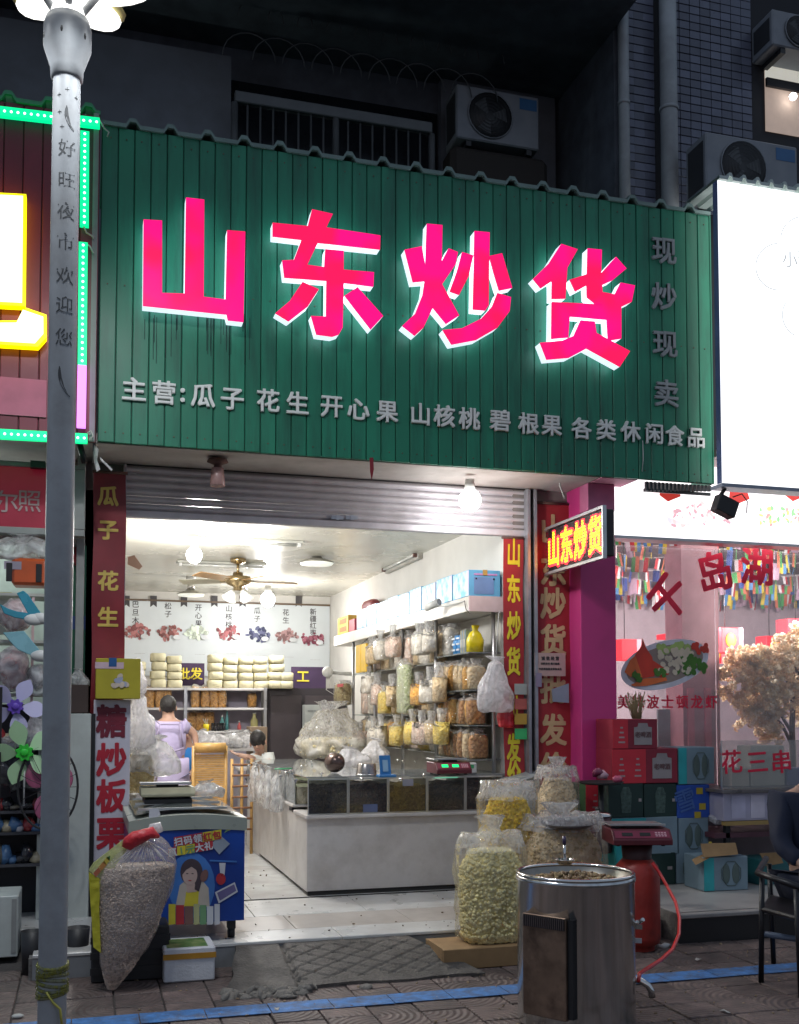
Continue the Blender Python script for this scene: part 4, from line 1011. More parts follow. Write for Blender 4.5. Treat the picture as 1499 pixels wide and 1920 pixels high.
# papers, price pad
p = WG(838, 1458, 1.087); solo('leaflet', 'green and white leaflet lying by the counter scale', 'leaflet', MB().obox(p, (.10, .0, 0), (.04, .07, 0), (0, 0, .001)), pm('green_white', (.12, .5, .32), .5))
p = WG(882, 1450, 1.086); t = thing('card_reader', 'pale payment reader with a green mark right of the counter scale', 'card reader', p)
part('body', MB().box(p.x-.05, p.x+.05, p.y-.04, p.y+.04, p.z, p.z+.09), socket, t, .01); part('mark', MB().box(p.x-.025, p.x+.02, p.y-.043, p.y-.041, p.z+.045, p.z+.075), pm('mark_green', (.05, .4, .15), .5), t)
p = WG(516, 1442, 1.10); solo('pen', 'green pen lying on the counter glass at the aisle side', 'pen', MB().cyl(p, p+Vector((.16, .05, 0)), .006), pm('pen_green', (.02, .35, .12), .4))
# huge clear bag of pale popcorn on the counter and others
popc = grain('pale_popcorn', (.88, .74, .40), (.97, .90, .68), 42, 1)
def bigbag(label, p, w_, h, d, cont, fill, contz=0, seed=1, amp=.05, film_=clear2, name='plastic_bag', ruff=True, group=None, grains=0, gr=.012, cname='popcorn', gmat=None):
    t = thing(name, label, 'plastic bag', p, group)
    if fill:
        c = [(0, 0, z*h+.004, w_/2*k, d/2*k) for z, k in ((0, .72), (.06, .88), (.3*fill/.6, .93), (fill*.8, .9), (fill, .6))]
        cb = MB().blob(c, 24, amp*.3, 6, seed, 3.4)
        part('filling', cb, cont, t, local=True)
        if grains:
            gb = MB(); rnn = random.Random(seed); P = []
            nf = len(c)-1
            for q in range(grains):
                u = rnn.random()*math.tau; zz_ = rnn.random(); j = min(int(zz_*nf), nf-1); f = zz_*nf-j
                a_, b2 = c[j], c[j+1]; rx = a_[3]*(1-f)+b2[3]*f; ry = a_[4]*(1-f)+b2[4]*f; z = a_[2]*(1-f)+b2[2]*f
                cc, ss = math.cos(u), math.sin(u); k = (abs(cc)**3.4+abs(ss)**3.4)**(-1/3.4)
                if ss > .35: continue
                P.append((rx*k*cc, ry*k*ss, z))
            for q in range(grains//5):
                u = rnn.random()*math.tau; r_ = rnn.random()**.5*.6; P.append((w_/2*r_*math.cos(u), d/2*r_*math.sin(u), fill*h))
            scatter(gb, P, gr, .6, rnd=rnn); part(cname, gb, gmat or cont, t, stuff=True, local=True)
    s = [(0, 0, z*h, w_/2*k, d/2*k2) for z, k, k2 in ((0, .78, .78), (.05, .98, .98), (.25, 1.04, 1.04), (max(fill, .35), 1.03, 1.03), (max(fill, .35)+.14, .86, .85), (.84, .42, .4), (.90, .2, .2), (.94, .3, .25), (1, .48, .3))]
    # extra rings for crumples
    s2 = []
    for i in range(len(s)-1):
        for q in range(3):
            f = q/3; s2.append(tuple(a_*(1-f)+b2*f for a_, b2 in zip(s[i], s[i+1])))
    s2.append(s[-1])
    wb_ = MB().blob(s2, 56, amp, 9, seed+3, 3.2, pleat=.07)
    wb_.mi = [1 if fill and sum(wb_.v[i].z for i in f)/len(f) > fill*h*1.02 else 0 for f in wb_.f]
    part('wrapper', wb_, [film_, top_film()], t, local=True)
    return t
bigbag('huge cloudy bag of pale popcorn on the counter', WG(622, 1420, 1.086), .76, .62, .5, popc, .34, seed=5, amp=.055, film_=film('haze_film', (.98, .97, .94), .62, .12, .7, 7, .6, .04), grains=500, gr=.018)
bigbag('crumpled empty white bag on the counter right of the huge popcorn bag', WG(712, 1432, 1.086)+Vector((0, .15, 0)), .28, .24, .25, popc, 0, seed=9, amp=.04, film_=white_film)
bigbag('white crumpled bag behind the lying tin', WG(668, 1438, 1.086)+Vector((0, .2, 0)), .34, .17, .25, popc, 0, seed=12, amp=.05, film_=white_film)
bigbag('cloudy bag of cream snacks left of the dark doorway', WG(520, 1420, .98)+Vector((0, 1.0, .1)), .45, .4, .35, popc, .3, seed=19, amp=.05)
for k, (px, y_) in enumerate([(498, 10.9), (512, 10.3), (527, 9.7), (486, 11.3)]):
    p = WX(px, 1440, CX0-.03)
    bigbag('thin clear bag hung down the aisle side of the counter, %s from the street end' % ordn[3-k], Vector((CX0-.07, p.y, .72)), .10, .38, .30, popc, 0, seed=30+k, amp=.03, film_=clear2)

# ================================================================== right wall shelving
ws = thing('wall_shelf', 'long white boxed shelf high on the right wall', 'shelf', (3.26, 10, 2.4))
SHX = 3.10; zs0, zs1 = 2.452, 2.58
nY, fY = 8.44, WX(627, 1211, SHX).y
part('shelf_box', MB().box(SHX, RX-.002, nY, fY, zs0, zs1), pm('boxed_shelf', (.70, .67, .62), .45, var=.04, dirt=(.5, .45, .38)), ws, .003)
part('end_panel', MB().box(SHX-.003, RX-.001, nY-.014, nY-.001, zs0-.003, zs1), pm('pinkish_end', (.66, .52, .52), .5), ws)
bluep = pm('carton_blue', (.14, .42, .66), .5, var=.1); 
def carton_art(nm, c1, c2, sc=9, cm=(.55, .72, .82)):
    if nm in MATS: return MATS[nm]
    m, nt, b = nodes_of(nm); N, L = nt.nodes.new, nt.links.new
    tc = N('ShaderNodeTexCoord'); n = N('ShaderNodeTexNoise'); n.inputs['Scale'].default_value = sc; n.inputs['Detail'].default_value = 3
    L(tc.outputs['Object'], n.inputs[0]); cr = N('ShaderNodeValToRGB'); e = cr.color_ramp.elements
    e[0].position = .38; e[0].color = (*c1, 1); e[1].position = .62; e[1].color = (*c2, 1); x_ = e.new(.5); x_.color = (*cm, 1)
    L(n.outputs[0], cr.inputs[0]); L(cr.outputs[0], b.inputs['Base Color']); b.inputs['Roughness'].default_value = .4; MATS[nm] = m; return m
art = carton_art('floral_print', (.16, .52, .75), (.70, .62, .80))
edges = [880, 848, 817, 790, 767, 746, 727.3, 705.9, 687.7, 668.6]
for k in range(9):
    ya, yb = WX(edges[k], 1100, SHX).y, WX(edges[k+1], 1100, SHX).y
    if k == 0: ya = nY+.01
    t = thing('gift_box', 'pale blue floral gift box on the high wall shelf, %s from the street' % ordn[k], 'gift box', (3.25, (ya+yb)/2, zs1), 'blue gift boxes on the high wall shelf')
    hh = .225+.01*(k % 2)
    part('carton', MB().box(SHX+.006, RX-.03, ya+.003, yb-.012, zs1+.001, zs1+hh), bluep, t, .003)
    part('printed_side', MB().box(SHX+.002, SHX+.005, ya+.006, yb-.03, zs1+.006, zs1+hh-.006), art, t)
    if k == 0:
        part('front_label', MB().box(SHX+.05, RX-.09, ya-.001, ya+.001, zs1+.02, zs1+hh-.06), pm('mauve_blue', (.17, .28, .52), .5), t)
        part('title_strip', MB().box(SHX+.05, RX-.06, ya-.0015, ya+.0015, zs1+hh-.045, zs1+hh-.03), pm('mauve_pink', (.55, .28, .55), .5), t)
        part('clasp', MB().box(3.23, 3.27, ya-.004, ya+.002, zs1+hh-.045, zs1+hh+.002), pm('gold', (.5, .3, .08), .4), t)
        for x in (3.17, 3.33): part('eyelet', MB().cyl((x, ya-.004, zs1+hh-.075), (x, ya, zs1+hh-.075), .008), pm('black'), t)
def bx(name, label, cat, x0, x1, y0, y1, z0, z1, mat, bev=.004, extra=None):
    t = thing(name, label, cat, ((x0+x1)/2, (y0+y1)/2, z0)); part('carton', MB().box(x0, x1, y0, y1, z0, z1), mat, t, bev)
    if extra: extra(t)
    return t
ya, yb = WX(656, 1150, SHX).y, WX(633, 1150, SHX).y
bx('box', 'yellow box at the far end of the high wall shelf', 'box', SHX+.01, SHX+.2, ya+.1, yb, zs1+.001, zs1+.22, pm('yellow_card', (.62, .42, .08), .5), extra=lambda t: [part('print', MB().box(SHX+.006, SHX+.008, ya+.2, yb-.1, zs1+.03+.1*k, zs1+.09+.1*k), pm('brown_print', (.35, .16, .05), .5), t) for k in range(2)])
bx('box', 'small red box beside the yellow one on the high wall shelf', 'box', SHX+.01, SHX+.12, ya-.22, ya+.06, zs1+.001, zs1+.15, pm('red_card', (.45, .05, .07), .5))
t = thing('gift_bag', 'dark red case standing behind the blue gift boxes', 'case', (3.33, WX(690, 1100, 3.3).y, zs1))
y_ = WX(690, 1120, 3.3).y
part('case', MB().blob([(3.34, y_, zs1+.25, .06, .28), (3.34, y_, zs1+.34, .06, .27), (3.34, y_, zs1+.38, .045, .2)], 16, .004, 5, 1, 5), pm('wine_red', (.20, .03, .035), .5), t)
part('ribs', MB().box(3.28, 3.282, y_-.2, y_+.2, zs1+.26, zs1+.27), pm('wine_dark', (.08, .01, .01), .5), t)
# security camera on an arm under the gift boxes
c0 = WX(818, 1132, 3.0); t = thing('security_camera', 'white bullet camera on an arm below the gift boxes', 'security camera', c0)
part('body', MB().cyl(c0+Vector((-.06, .10, -.03)), c0+Vector((.02, -.03, .012)), .032, .035, 16), socket, t)
part('lens', MB().cyl(c0+Vector((.021, -.032, .013)), c0+Vector((.024, -.037, .014)), .028, n=14), pm('lens_grey', (.18, .16, .16), .2), t)
part('arm', MB().tube([c0+Vector((.0, .02, -.02)), c0+Vector((.06, -.1, -.03)), (SHX+.01, c0.y-.5, c0.z-.02)], .008), socket, t)
part('cable', MB().tube([(SHX-.01, c0.y-.5, c0.z-.02), (SHX-.012, c0.y-.55, c0.z-.1), (SHX-.006, c0.y-.62, c0.z-.14)], .004), ink, t)
# steel and glass shelving underneath
sh = thing('shelf_unit', 'steel and glass shelving packed with snack bags along the right wall', 'shelf', (3.28, 10, FZ))
lev_n = [2.11, 1.79, 1.49, 1.20]; lev_f = [2.06, 1.57, 1.23]
YN0, YN1, YF1 = 8.5, 9.42, 12.6
sgl = glassm('shelf_glass', (.78, .88, .85), .25, .08)
for z in lev_n: part('glass_shelf', MB().box(3.12, RX-.01, YN0, YN1, z-.012, z), sgl, sh)
for z in lev_f: part('glass_shelf', MB().box(3.12, RX-.01, YN1+.01, YF1, z-.012, z), sgl, sh)
for y_ in (YN0, YN1, 10.5, 11.6, YF1):
    part('post', MB().cyl((3.34 if y_ == YN0 else 3.13, y_-.005, 1.0), (3.34 if y_ == YN0 else 3.13, y_-.005, zs0-.001), .017), steel, sh)
part('back_board', MB().box(RX-.008, RX-.002, YN0, YF1, 1.0, zs0-.02), pm('pale_back', (.50, .48, .44), .6), sh)
tw = grain('brown_twist', (.42, .18, .06), (.72, .38, .15), 38, 1); og = grain('orange_curl', (.70, .32, .05), (.90, .52, .14), 45, 1)
tan = grain('tan_chip', (.74, .52, .28), (.92, .74, .48), 40, 1); wh_ = grain('white_puff', (.82, .74, .62), (.97, .92, .84), 35, .9)
gn = grain('green_pea', (.34, .42, .18), (.70, .74, .48), 60, 1); yy = grain('yellow_curl', (.85, .58, .08), (.98, .78, .25), 45, 1)
pk = grain('pinkish_mix', (.85, .60, .48), (.95, .80, .70), 45, 1)
names = {id(tw): 'dark brown twists', id(og): 'orange curls', id(tan): 'tan chips', id(wh_): 'white puffs', id(gn): 'green peas', id(yy): 'yellow curls', id(pk): 'pinkish mix'}
def row(level, lname, seq, y0, y1, h, seed, gname):
    n = len(seq)
    for k, c in enumerate(seq):
        y_ = y0+(y1-y0)*(k+.5)/n
        bag('clear bag of %s, %s from the street on the %s' % (names[id(c)], ordn[k], lname), (3.22+rr.uniform(-.02, .02), y_, level+.001), .17, h*rr.uniform(.92, 1.06), (y1-y0)/n*.98, c, gname, rr.uniform(.72, .86), rz=rr.uniform(-.12, .12))
row(lev_n[0], 'top near glass shelf', [wh_, tan], 9.12, YN1, .30, 1, 'snack bags on the top near glass shelf')
row(lev_n[1], 'second near glass shelf', [tan, og, tan, tan, og, tan, tan, og], YN0+.02, YN1, .27, 2, 'snack bags on the second near glass shelf')
row(lev_n[2], 'third near glass shelf', [tw, og, tw, tan, og, tw, og, og], YN0+.02, YN1, .28, 3, 'snack bags on the third near glass shelf')
row(lev_n[3], 'lowest near glass shelf', [tw, tan, tw, tw, tan, tw, tw, tan], YN0+.02, YN1, .27, 4, 'snack bags on the lowest near glass shelf')
row(lev_f[0], 'top far glass shelf', [tan, wh_, tan, pk, wh_, wh_, tan, pk, tan, tan], YN1+.05, 12.3, .40, 5, 'snack bags on the top far glass shelf')
row(lev_f[1], 'middle far glass shelf', [wh_, tan, pk, tan, yy, tan, wh_, pk, wh_, pk], YN1+.05, 12.4, .36, 6, 'snack bags on the middle far glass shelf')
row(lev_f[2], 'lowest far glass shelf', [wh_, yy, pk, tan, yy, og, yy, wh_, wh_, tan], YN1+.05, 12.4, .34, 7, 'snack bags on the lowest far glass shelf')
# more film bags hung and pushed in front of the far shelves
fb_ = [(700, 1245, tan), (716, 1238, wh_), (738, 1232, pk), (790, 1228, wh_), (806, 1222, wh_), (690, 1300, wh_), (706, 1322, pk), (735, 1325, tan), (786, 1322, og), (806, 1318, wh_), (824, 1316, tan), (700, 1398, wh_), (716, 1400, wh_), (744, 1398, yy), (772, 1396, yy), (792, 1396, pk), (812, 1394, tan), (828, 1396, yy), (676, 1400, pk)]
for k, (px, py, c) in enumerate(fb_):
    c0 = WX(px, py, 3.03)
    bag('loose bag of %s before the far shelves, %s in the %s line' % (names[id(c)], ordn[k if k < 5 else (k-5 if k < 11 else k-11)], 'top' if k < 5 else ('middle' if k < 11 else 'bottom')), (c0.x, c0.y, c0.z), .13, rr.uniform(.28, .36), rr.uniform(.24, .34), c, 'loose bags in front of the far shelves', rr.uniform(.5, .68), film_=film('loose_film', (.95, .94, .95), .05, .06, .7, 20, .5, .035), rz=rr.uniform(-.3, .3), lean=rr.uniform(-.06, .06))
# the long green-pea bag hung across two shelves
c0 = WX(761, 1338, 3.05)
bag('tall clear bag of green peas hung in front of the far shelves', (c0.x, c0.y, c0.z), .14, .55, .34, gn, fill=.88)
c0 = WX(722, 1338, 3.0); bag('bag of yellow curls slumped left of the tall pea bag', (c0.x, c0.y, c0.z), .12, .30, .26, yy, fill=.75)
# blue packs and a yellow pouch on the top near shelf
for k in range(2):
    y_ = 8.83+k*.12; t = thing('snack_pack', 'blue striped snack pack standing %s of the pair on the top near shelf' % ('right' if k == 0 else 'left'), 'snack pack', (3.18, y_, lev_n[0]), 'blue packs on the top near shelf')
    part('pouch', MB().blob([(3.18, y_, lev_n[0]+.002, .035, .05), (3.18, y_, lev_n[0]+.1, .04, .055), (3.18, y_, lev_n[0]+.17, .012, .05)], 14, .004, 9, k, 4), pm('pack_blue', (.06, .28, .62), .3), t)
    for q in range(3): part('stripe', MB().box(3.136, 3.139, y_-.04, y_+.04, lev_n[0]+.03+.05*q, lev_n[0]+.045+.05*q), pm('pack_white', (.75, .78, .8), .4), t)
for k in range(4):
    y_ = 8.76-k*.035; t = thing('snack_pack', 'slim metallic snack pack, %s right of the blue pair' % ordn[k], 'snack pack', (3.2, y_, lev_n[0]), 'slim packs on the top near shelf')
    part('pouch', MB().box(3.14, 3.26, y_-.012, y_+.012, lev_n[0]+.002, lev_n[0]+.2), pm('slim_%d' % (k % 2), ((.5, .45, .3), (.3, .4, .5))[k % 2], .3, metal=.3), t, .004)
    part('label', MB().box(3.137, 3.139, y_-.01, y_+.01, lev_n[0]+.05, lev_n[0]+.12), socket, t)
p = Vector((3.2, 8.56, lev_n[0]+.001)); t = thing('bottle', 'bright yellow pouch with a knotted top by the steel post', 'pouch', p)
part('pouch', MB().blob([(p.x, p.y, p.z, .07, .055), (p.x, p.y, p.z+.1, .075, .06), (p.x, p.y, p.z+.16, .05, .04), (p.x, p.y, p.z+.19, .022, .02), (p.x, p.y, p.z+.23, .035, .03)], 16, .006, 9, 4, 3), pm('pouch_yellow', (.75, .60, .01), .25, coat=.4), t)
# hanging yellow pack and grey board near the far end
c0 = WX(668, 1262, 3.0)
t = thing('hanging_pack', 'yellow double pack hung under the far end of the white shelf', 'snack pack', c0)
part('pack', MB().box(c0.x, c0.x+.03, c0.y-.45, c0.y-.24, c0.z, c0.z+.32).box(c0.x, c0.x+.03, c0.y-.22, c0.y+.0, c0.z, c0.z+.32), pm('pack_yellow', (.72, .45, .04), .45), t, .006)
part('string', MB().tube([(c0.x+.01, c0.y-.2, c0.z+.32), (3.11, c0.y-.2, zs0)], .004), ink, t)
# wall fan / router at the corner with cable
c0 = W(615, 1260, 12.9); t = thing('wall_fan', 'white clip fan with dangling cable in the far right corner', 'fan', c0)
part('head', MB().ell(c0, .07, .07, .07), socket, t); part('arm', MB().tube([c0+Vector((.05, .05, 0)), (c0.x+.4, c0.y+.2, c0.z-.02)], .025), socket, t)
part('cable', MB().tube([c0+Vector((.05, -.01, -.04)), c0+Vector((-.02, -.02, -.22)), c0+Vector((.08, -.02, -.28)), c0+Vector((.16, 0, -.12))], .006), socket, t)
c0 = WX(644, 1322, 3.0); bag('jar-shaped bag with a red label below the clip fan', c0-Vector((0, 0, .0)), .2, .3, .3, grain('olive_mix', (.3, .22, .1), (.5, .42, .2), 40), fill=.85, neck=False)
c0 = WX(640, 1326, 2.9); solo('red_label', 'red paper label strip across the far jar-shaped bag', 'label', MB().box(2.89, 2.895, c0.y-.15, c0.y+.15, c0.z+.24, c0.z+.275), pm('red_card', (.45, .05, .07), .5))

# hanging white carrier bags and the red one by the banner
c0 = W(930, 1335, 8.3)
bigbag('bunch of white carrier bags hung beside the narrow red banner', c0, .30, .46, .16, popc, 0, seed=41, amp=.03, film_=white_film)
solo('string', 'pale string holding the white carrier bags', 'string', MB().tube([W(931, 1232, 8.3), W(936, 1150, 8.4), (3.38, 8.43, 2.46)], .004), socket)
bigbag('crumpled red bag hanging under the white carrier bags', W(950, 1364, 8.33), .14, .28, .1, popc, 0, seed=44, amp=.02, film_=pm('red_plastic', (.55, .02, .03), .3, coat=.3, bump=.6, bscale=30))

# ================================================================== banners at the shop front
redb = pm('red_banner', (.40, .028, .035), .55, var=.12, scale=3, dirt=(.24, .03, .04), dscale=2.5, damt=.5, bump=.15, bscale=6)
goldp = pm('gold_print', (.62, .45, .10), .5); ylp = pm('bright_gold_print', (.80, .66, .04), .5); palep = pm('pale_gold_print', (.58, .42, .22), .55)
def banner(label, xa, xb, ya, yb, Y, chars, mat, cmat, size, sx=1, wav=.006):
    a, b_ = W(xa, ya, Y), W(xb, yb, Y); t = thing('banner', label, 'banner', ((a.x+b_.x)/2, Y, b_.z))
    nx_, nz_ = 6, 40; V_ = []
    def off(x, z): return wav*math.sin(z*9+x*6)+wav*.6*noise.noise(Vector((x*8, z*4, xa)))
    for j in range(nz_+1):
        for i in range(nx_+1):
            x = a.x+(b_.x-a.x)*i/nx_; z = b_.z+(a.z-b_.z)*j/nz_
            V_.append((x+.004*math.sin(z*7+i)*(i in (0, nx_)), Y+off(x, z), z))
    part('cloth', MB().add(V_, [(j*(nx_+1)+i, j*(nx_+1)+i+1, (j+1)*(nx_+1)+i+1, (j+1)*(nx_+1)+i) for j in range(nz_) for i in range(nx_)], 0, True), mat, t)
    for s, y in chars:
        c = W((xa+xb)/2, y, Y-.0)
        mb = MB(); put_glyph(mb, s, (c.x, 0, c.z), size, bold=.03, sx=sx, depth=.0015); 
        for v in mb.v: v.y += Y-.0025+off(v.x, v.z)-.0008
        me = finish('character', mb, cmat, MI[t], clean=False); o = bpy.data.objects.new('character', me); COL.objects.link(o); o.parent = t
    part('batten', MB().cyl((a.x-.01, Y, a.z), (b_.x+.01, Y, a.z), .012, n=8), pm('rusty'), t)
    return t
banner('narrow dark red banner with four gold characters left of the shop opening', 177, 230, 884, 1500, FY-.12, [('瓜', 930), ('子', 993), ('花', 1089), ('生', 1157)], pm('dark_red_banner', (.22, .018, .028), .5, var=.12, dirt=(.14, .015, .02)), goldp, .155)
banner('narrow red banner with bright yellow characters left of the shutter rail', 944, 984, 1008, 1462, FY-.03, [('山', 1036), ('东', 1104), ('炒', 1173), ('货', 1240), ('批', 1330), ('发', 1402), ('价', 1452)], redb, ylp, .245, .52)
banner('wide red banner with pale gold characters between the rail and the pink pillar', 1003, 1073, 942, 1500, 8.295, [('山', 993), ('东', 1070), ('炒', 1131), ('货', 1200), ('批', 1290), ('发', 1368), ('价', 1440)], redb, palep, .275, .9)
# notices pinned to the wide banner
a, b_ = W(1002, 1224, 8.27), W(1060, 1268, 8.27)
t = thing('notice', 'pinkish paper notice with three rows of print on the wide red banner', 'notice', ((a.x+b_.x)/2, 8.05, b_.z))
part('paper', MB().box(a.x, b_.x, 8.255, 8.257, b_.z, a.z), pm('pink_paper', (.52, .36, .33), .7), t)
for k, s in enumerate(('诚 信 经 营', '扫码支付 概不赊账', '本店承接批发零售业务')): letter('print', s, Vector(((a.x+b_.x)/2, 8.2545, a.z-.045-.045*k)), .034 if k == 0 else .021, ink, t, bold=.02)
a, b_ = W(1034, 1286, 8.27), W(1063, 1318, 8.27)
solo('note_pad', 'bluish paper pad hanging on the wide red banner', 'note', MB().prism([(a.x, 8.25, a.z-.03), (b_.x, 8.22, a.z+.02), (b_.x, 8.22, b_.z), (a.x+.01, 8.25, b_.z+.01)], (0, .012, 0)), pm('bluish_paper', (.25, .28, .36), .6))
a, b_ = W(1003, 1262, 8.27), W(1014, 1288, 8.27)
solo('note_pad', 'small mauve card at the left edge of the wide red banner', 'note', MB().box(a.x, b_.x, 8.24, 8.244, b_.z, a.z), pm('mauve_card', (.30, .25, .36), .6))
c0 = W(978, 1370, FY-.07)
t = thing('sticker_strip', 'colourful strip of price stickers on the narrow yellow-lettered banner', 'stickers', c0)
for k, (col_, nm) in enumerate((((.4, .42, .4), 'st_grey'), ((.5, .12, .1), 'st_red'), ((.5, .3, .05), 'st_amber'), ((.05, .45, .15), 'st_green'))):
    z = Zp(975, 1282+k*28, FY-.07); x = Xp(976, FY-.07); part('sticker', MB().box(x-.05, x+.06, FY-.072, FY-.07, z-.09, z), pm(nm, col_, .5), t)

# ================================================================== LED sign box reaching out over the pavement
LXs = 3.72
tl, tr = WX(1019, 1000, LXs), WX(1131, 950, LXs); bl2, br2 = WX(1019, 1076, LXs), WX(1131, 1042, LXs)
y1, y0 = 8.2, tr.y; zlo, zhi = (bl2.z+br2.z)/2, (tl.z+tr.z)/2
led = thing('led_sign', 'black projecting LED sign with yellow-red lit characters by the pink pillar', 'LED sign', (LXs+.05, (y0+y1)/2, zlo))
part('box', MB().box(LXs, LXs+.10, y0, y1, zlo, zhi), pm('black_case', (.02, .012, .015), .35), led, .01)
part('frame', MB().box(LXs-.012, LXs+.02, y0-.02, y1+.02, zhi, zhi+.022).box(LXs-.012, LXs+.02, y0-.02, y1+.02, zlo-.022, zlo).box(LXs-.012, LXs+.02, y0-.022, y0-.001, zlo, zhi), alu, led)
for z in (zhi+.01, zlo-.01): part('bracket', MB().cyl((LXs+.02, y1-.3, z), (LXs+.02, y1+.25, z), .014), alu, led)
lr = em('led_red', (1, .02, .03), 7); lyw = em('led_yellow', (1, .72, .02), 2.6)
for k, s in enumerate('山东炒货'):
    yy_ = y1-(y1-y0)*(k+.5)/4
    letter('halo_character', s, Vector((LXs-.001, yy_, (zlo+zhi)/2)), .30, lr, led, facing='W', bold=.075, sx=.78)
    # rows of diodes along the strokes
    vs, fs = glyph(s, 0, 1.)
    mb = MB(); put_glyph(mb, s, Vector((LXs-.005, yy_, (zlo+zhi)/2)), .30, facing='W', bold=.026, sx=.78); 
    me = finish('character', mb, lyw, MI[led], clean=False); o = bpy.data.objects.new('character', me); COL.objects.link(o); o.parent = led
gridm = MB()
for i in range(44): gridm.box(LXs-.0105, LXs-.0095, y0+(y1-y0)*i/44, y0+(y1-y0)*i/44+.005, zlo, zhi)
for j in range(14): gridm.box(LXs-.0125, LXs-.0115, y0, y1, zlo+(zhi-zlo)*j/14, zlo+(zhi-zlo)*j/14+.005)
part('pixel_grid', gridm, pm('black_case'), led, stuff=True)

# ================================================================== left of the opening
# white board lettered in red, with the yellow box on top
p0, p1 = W(177, 1312, 8.0), W(246, 1312, 8.0)
wb = thing('sign_board', 'tall white board lettered in red beside the shop entrance', 'sign board', ((p0.x+p1.x)/2, 8.05, FZ-.1))
part('board', MB().box(p0.x, p1.x, 8.0, 8.12, FZ-.14, p0.z), pm('board_white', (.60, .58, .66), .4, var=.04, dirt=(.4, .38, .42), dscale=2), wb, .003)
redl = pm('crimson_print', (.42, .015, .035), .5); redl2 = pm('dark_crimson_print', (.16, .012, .03), .5)
for k, (s, y) in enumerate((('糖', 1352), ('炒', 1424), ('板', 1492), ('栗', 1562))): letter('character', s, W(210, y, 7.998), .245, redl2 if k == 0 else redl, wb, bold=.032, sx=.88, depth=.003)
a, b_ = W(181, 1234, 7.9), W(264, 1311, 7.9)
yb_ = thing('carton', 'olive-yellow carton with blue tape on top of the white board', 'carton', ((a.x+b_.x)/2, 8.02, b_.z))
part('box', MB().box(a.x, b_.x, 7.9, 8.15, b_.z+.002, a.z), pm('carton_yellow', (.42, .36, .025), .5, var=.1), yb_, .004)
part('tape', MB().box(W(222, 1, 7.9).x, W(236, 1, 7.9).x, 7.895, 7.899, Zp(228, 1250, 7.9), a.z+.004), pm('tape_blue', (.02, .10, .28), .3), yb_)
part('label', MB().box(W(197, 1, 7.9).x, W(249, 1, 7.9).x, 7.897, 7.8985, Zp(228, 1254, 7.9), Zp(228, 1242, 7.9)), pm('label_pink', (.62, .45, .5), .5), yb_)
rn = random.Random(4); mb, mb2 = MB(), MB(); c = W(224, 1277, 7.897)
for k in range(14):
    disc(mb if k % 2 else mb2, c+Vector((rn.gauss(0, .03), -.0005*k, rn.gauss(0, .028))), .024, .018, n=8, th=.0004, rot=rn.random()*3)
part('picture', mb, pm('pic_pale', (.6, .5, .4), .6), yb_, stuff=True); part('picture', mb2, pm('pic_blue', (.35, .38, .5), .6), yb_, stuff=True)
# cluttered clear bags between the board and the freezer
for k, (px, py, hh, ww, c, lab) in enumerate(((262, 1485, .5, .26, grain('amber_mix', (.45, .30, .06), (.65, .5, .2), 40), 'tall clear bag with amber snacks behind the white board'), (285, 1450, .30, .42, None, 'shiny empty clear bags heaped behind the freezer'), (262, 1400, .5, .22, None, 'white film bundle hanging inside the left edge of the opening'), (255, 1300, .30, .14, None, 'small clear bag beside the yellow carton'))):
    bigbag(lab, W(px, py, 9.0)-Vector((0, 0, 0)), ww, hh, .24, c or popc, .6 if c else 0, seed=60+k, amp=.045, film_=clear if c else (clear2 if k == 1 else white_film))
solo('cardboard_scrap', 'torn brown cardboard tag hanging at the upper left inside the opening', 'tag', MB().prism([W(x, y, 8.6) for x, y in ((241, 1044), (253, 1041), (268, 1062), (262, 1068), (240, 1058))], (0, .01, 0)), pm('brown_card', (.36, .22, .15), .8))

# ---- chest freezer
fx0, fx1, fy0 = Xp(249, KY+.08), Xp(462, KY+.08), KY+.08
frz = thing('chest_freezer', 'blue advertising chest freezer with a curved glass lid at the doorstep', 'freezer', ((fx0+fx1)/2, fy0+.6, FZ))
fbl = pm('freezer_blue', (.008, .045, .26), .3, var=.08, coat=.4)
fy1 = fy0+1.25; zb_, zt0, zt1 = .27, .93, 1.0
part('body', MB().box(fx0, fx1, fy0, fy1, zb_, zt0-.06), fbl, frz, .02)
rim = pm('freezer_rim', (.30, .33, .29), .3, var=.05)
N_ = 16; V_ = []
for (yy_, zl) in ((fy0-.012, 0), (fy1+.01, .0)):
    for i in range(N_+1):
        u = i/N_; x = fx0-.012+(fx1-fx0+.024)*u; arch = .055*math.sin(math.pi*(u*.75+.12))
        V_ += [(x, yy_, zt0-.10+arch*.55), (x, yy_, zt0-.03+arch)]
n2 = 2*(N_+1); F_ = []
for s_ in (0, n2): F_ += [(s_+2*i, s_+2*i+2, s_+2*i+3, s_+2*i+1) for i in range(N_)]
F_ += [(2*i+1, 2*i+3, n2+2*i+3, n2+2*i+1) for i in range(N_)]+[(0, 1, n2+1, n2), (2*N_, 2*N_+1, n2+2*N_+1, n2+2*N_)]
part('rim', MB().add(V_, F_), rim, frz)
V_ = []
for (yy_) in (fy0+.06, fy1-.04):
    for i in range(N_+1):
        u = i/N_; x = fx0+.03+(fx1-fx0-.06)*u; V_.append((x, yy_, zt0-.012+.055*math.sin(math.pi*(u*.75+.12))+.012))
part('lid_frame', MB().add([v+Vector((0, 0, -.006)) if False else Vector(v) for v in V_], [(i, i+1, N_+2+i, N_+1+i) for i in range(N_)], 0, True), pm('lid_glass', (.10, .115, .11), .08, var=.1, spec=.8), frz)
hd = MB()
for i in range(3): hd.box(fx0+.05, fx1-.1, fy0+.1+i*.42, fy0+.115+i*.42, zt0+.045, zt0+.06)
part('lid_rails', hd, alu, frz)
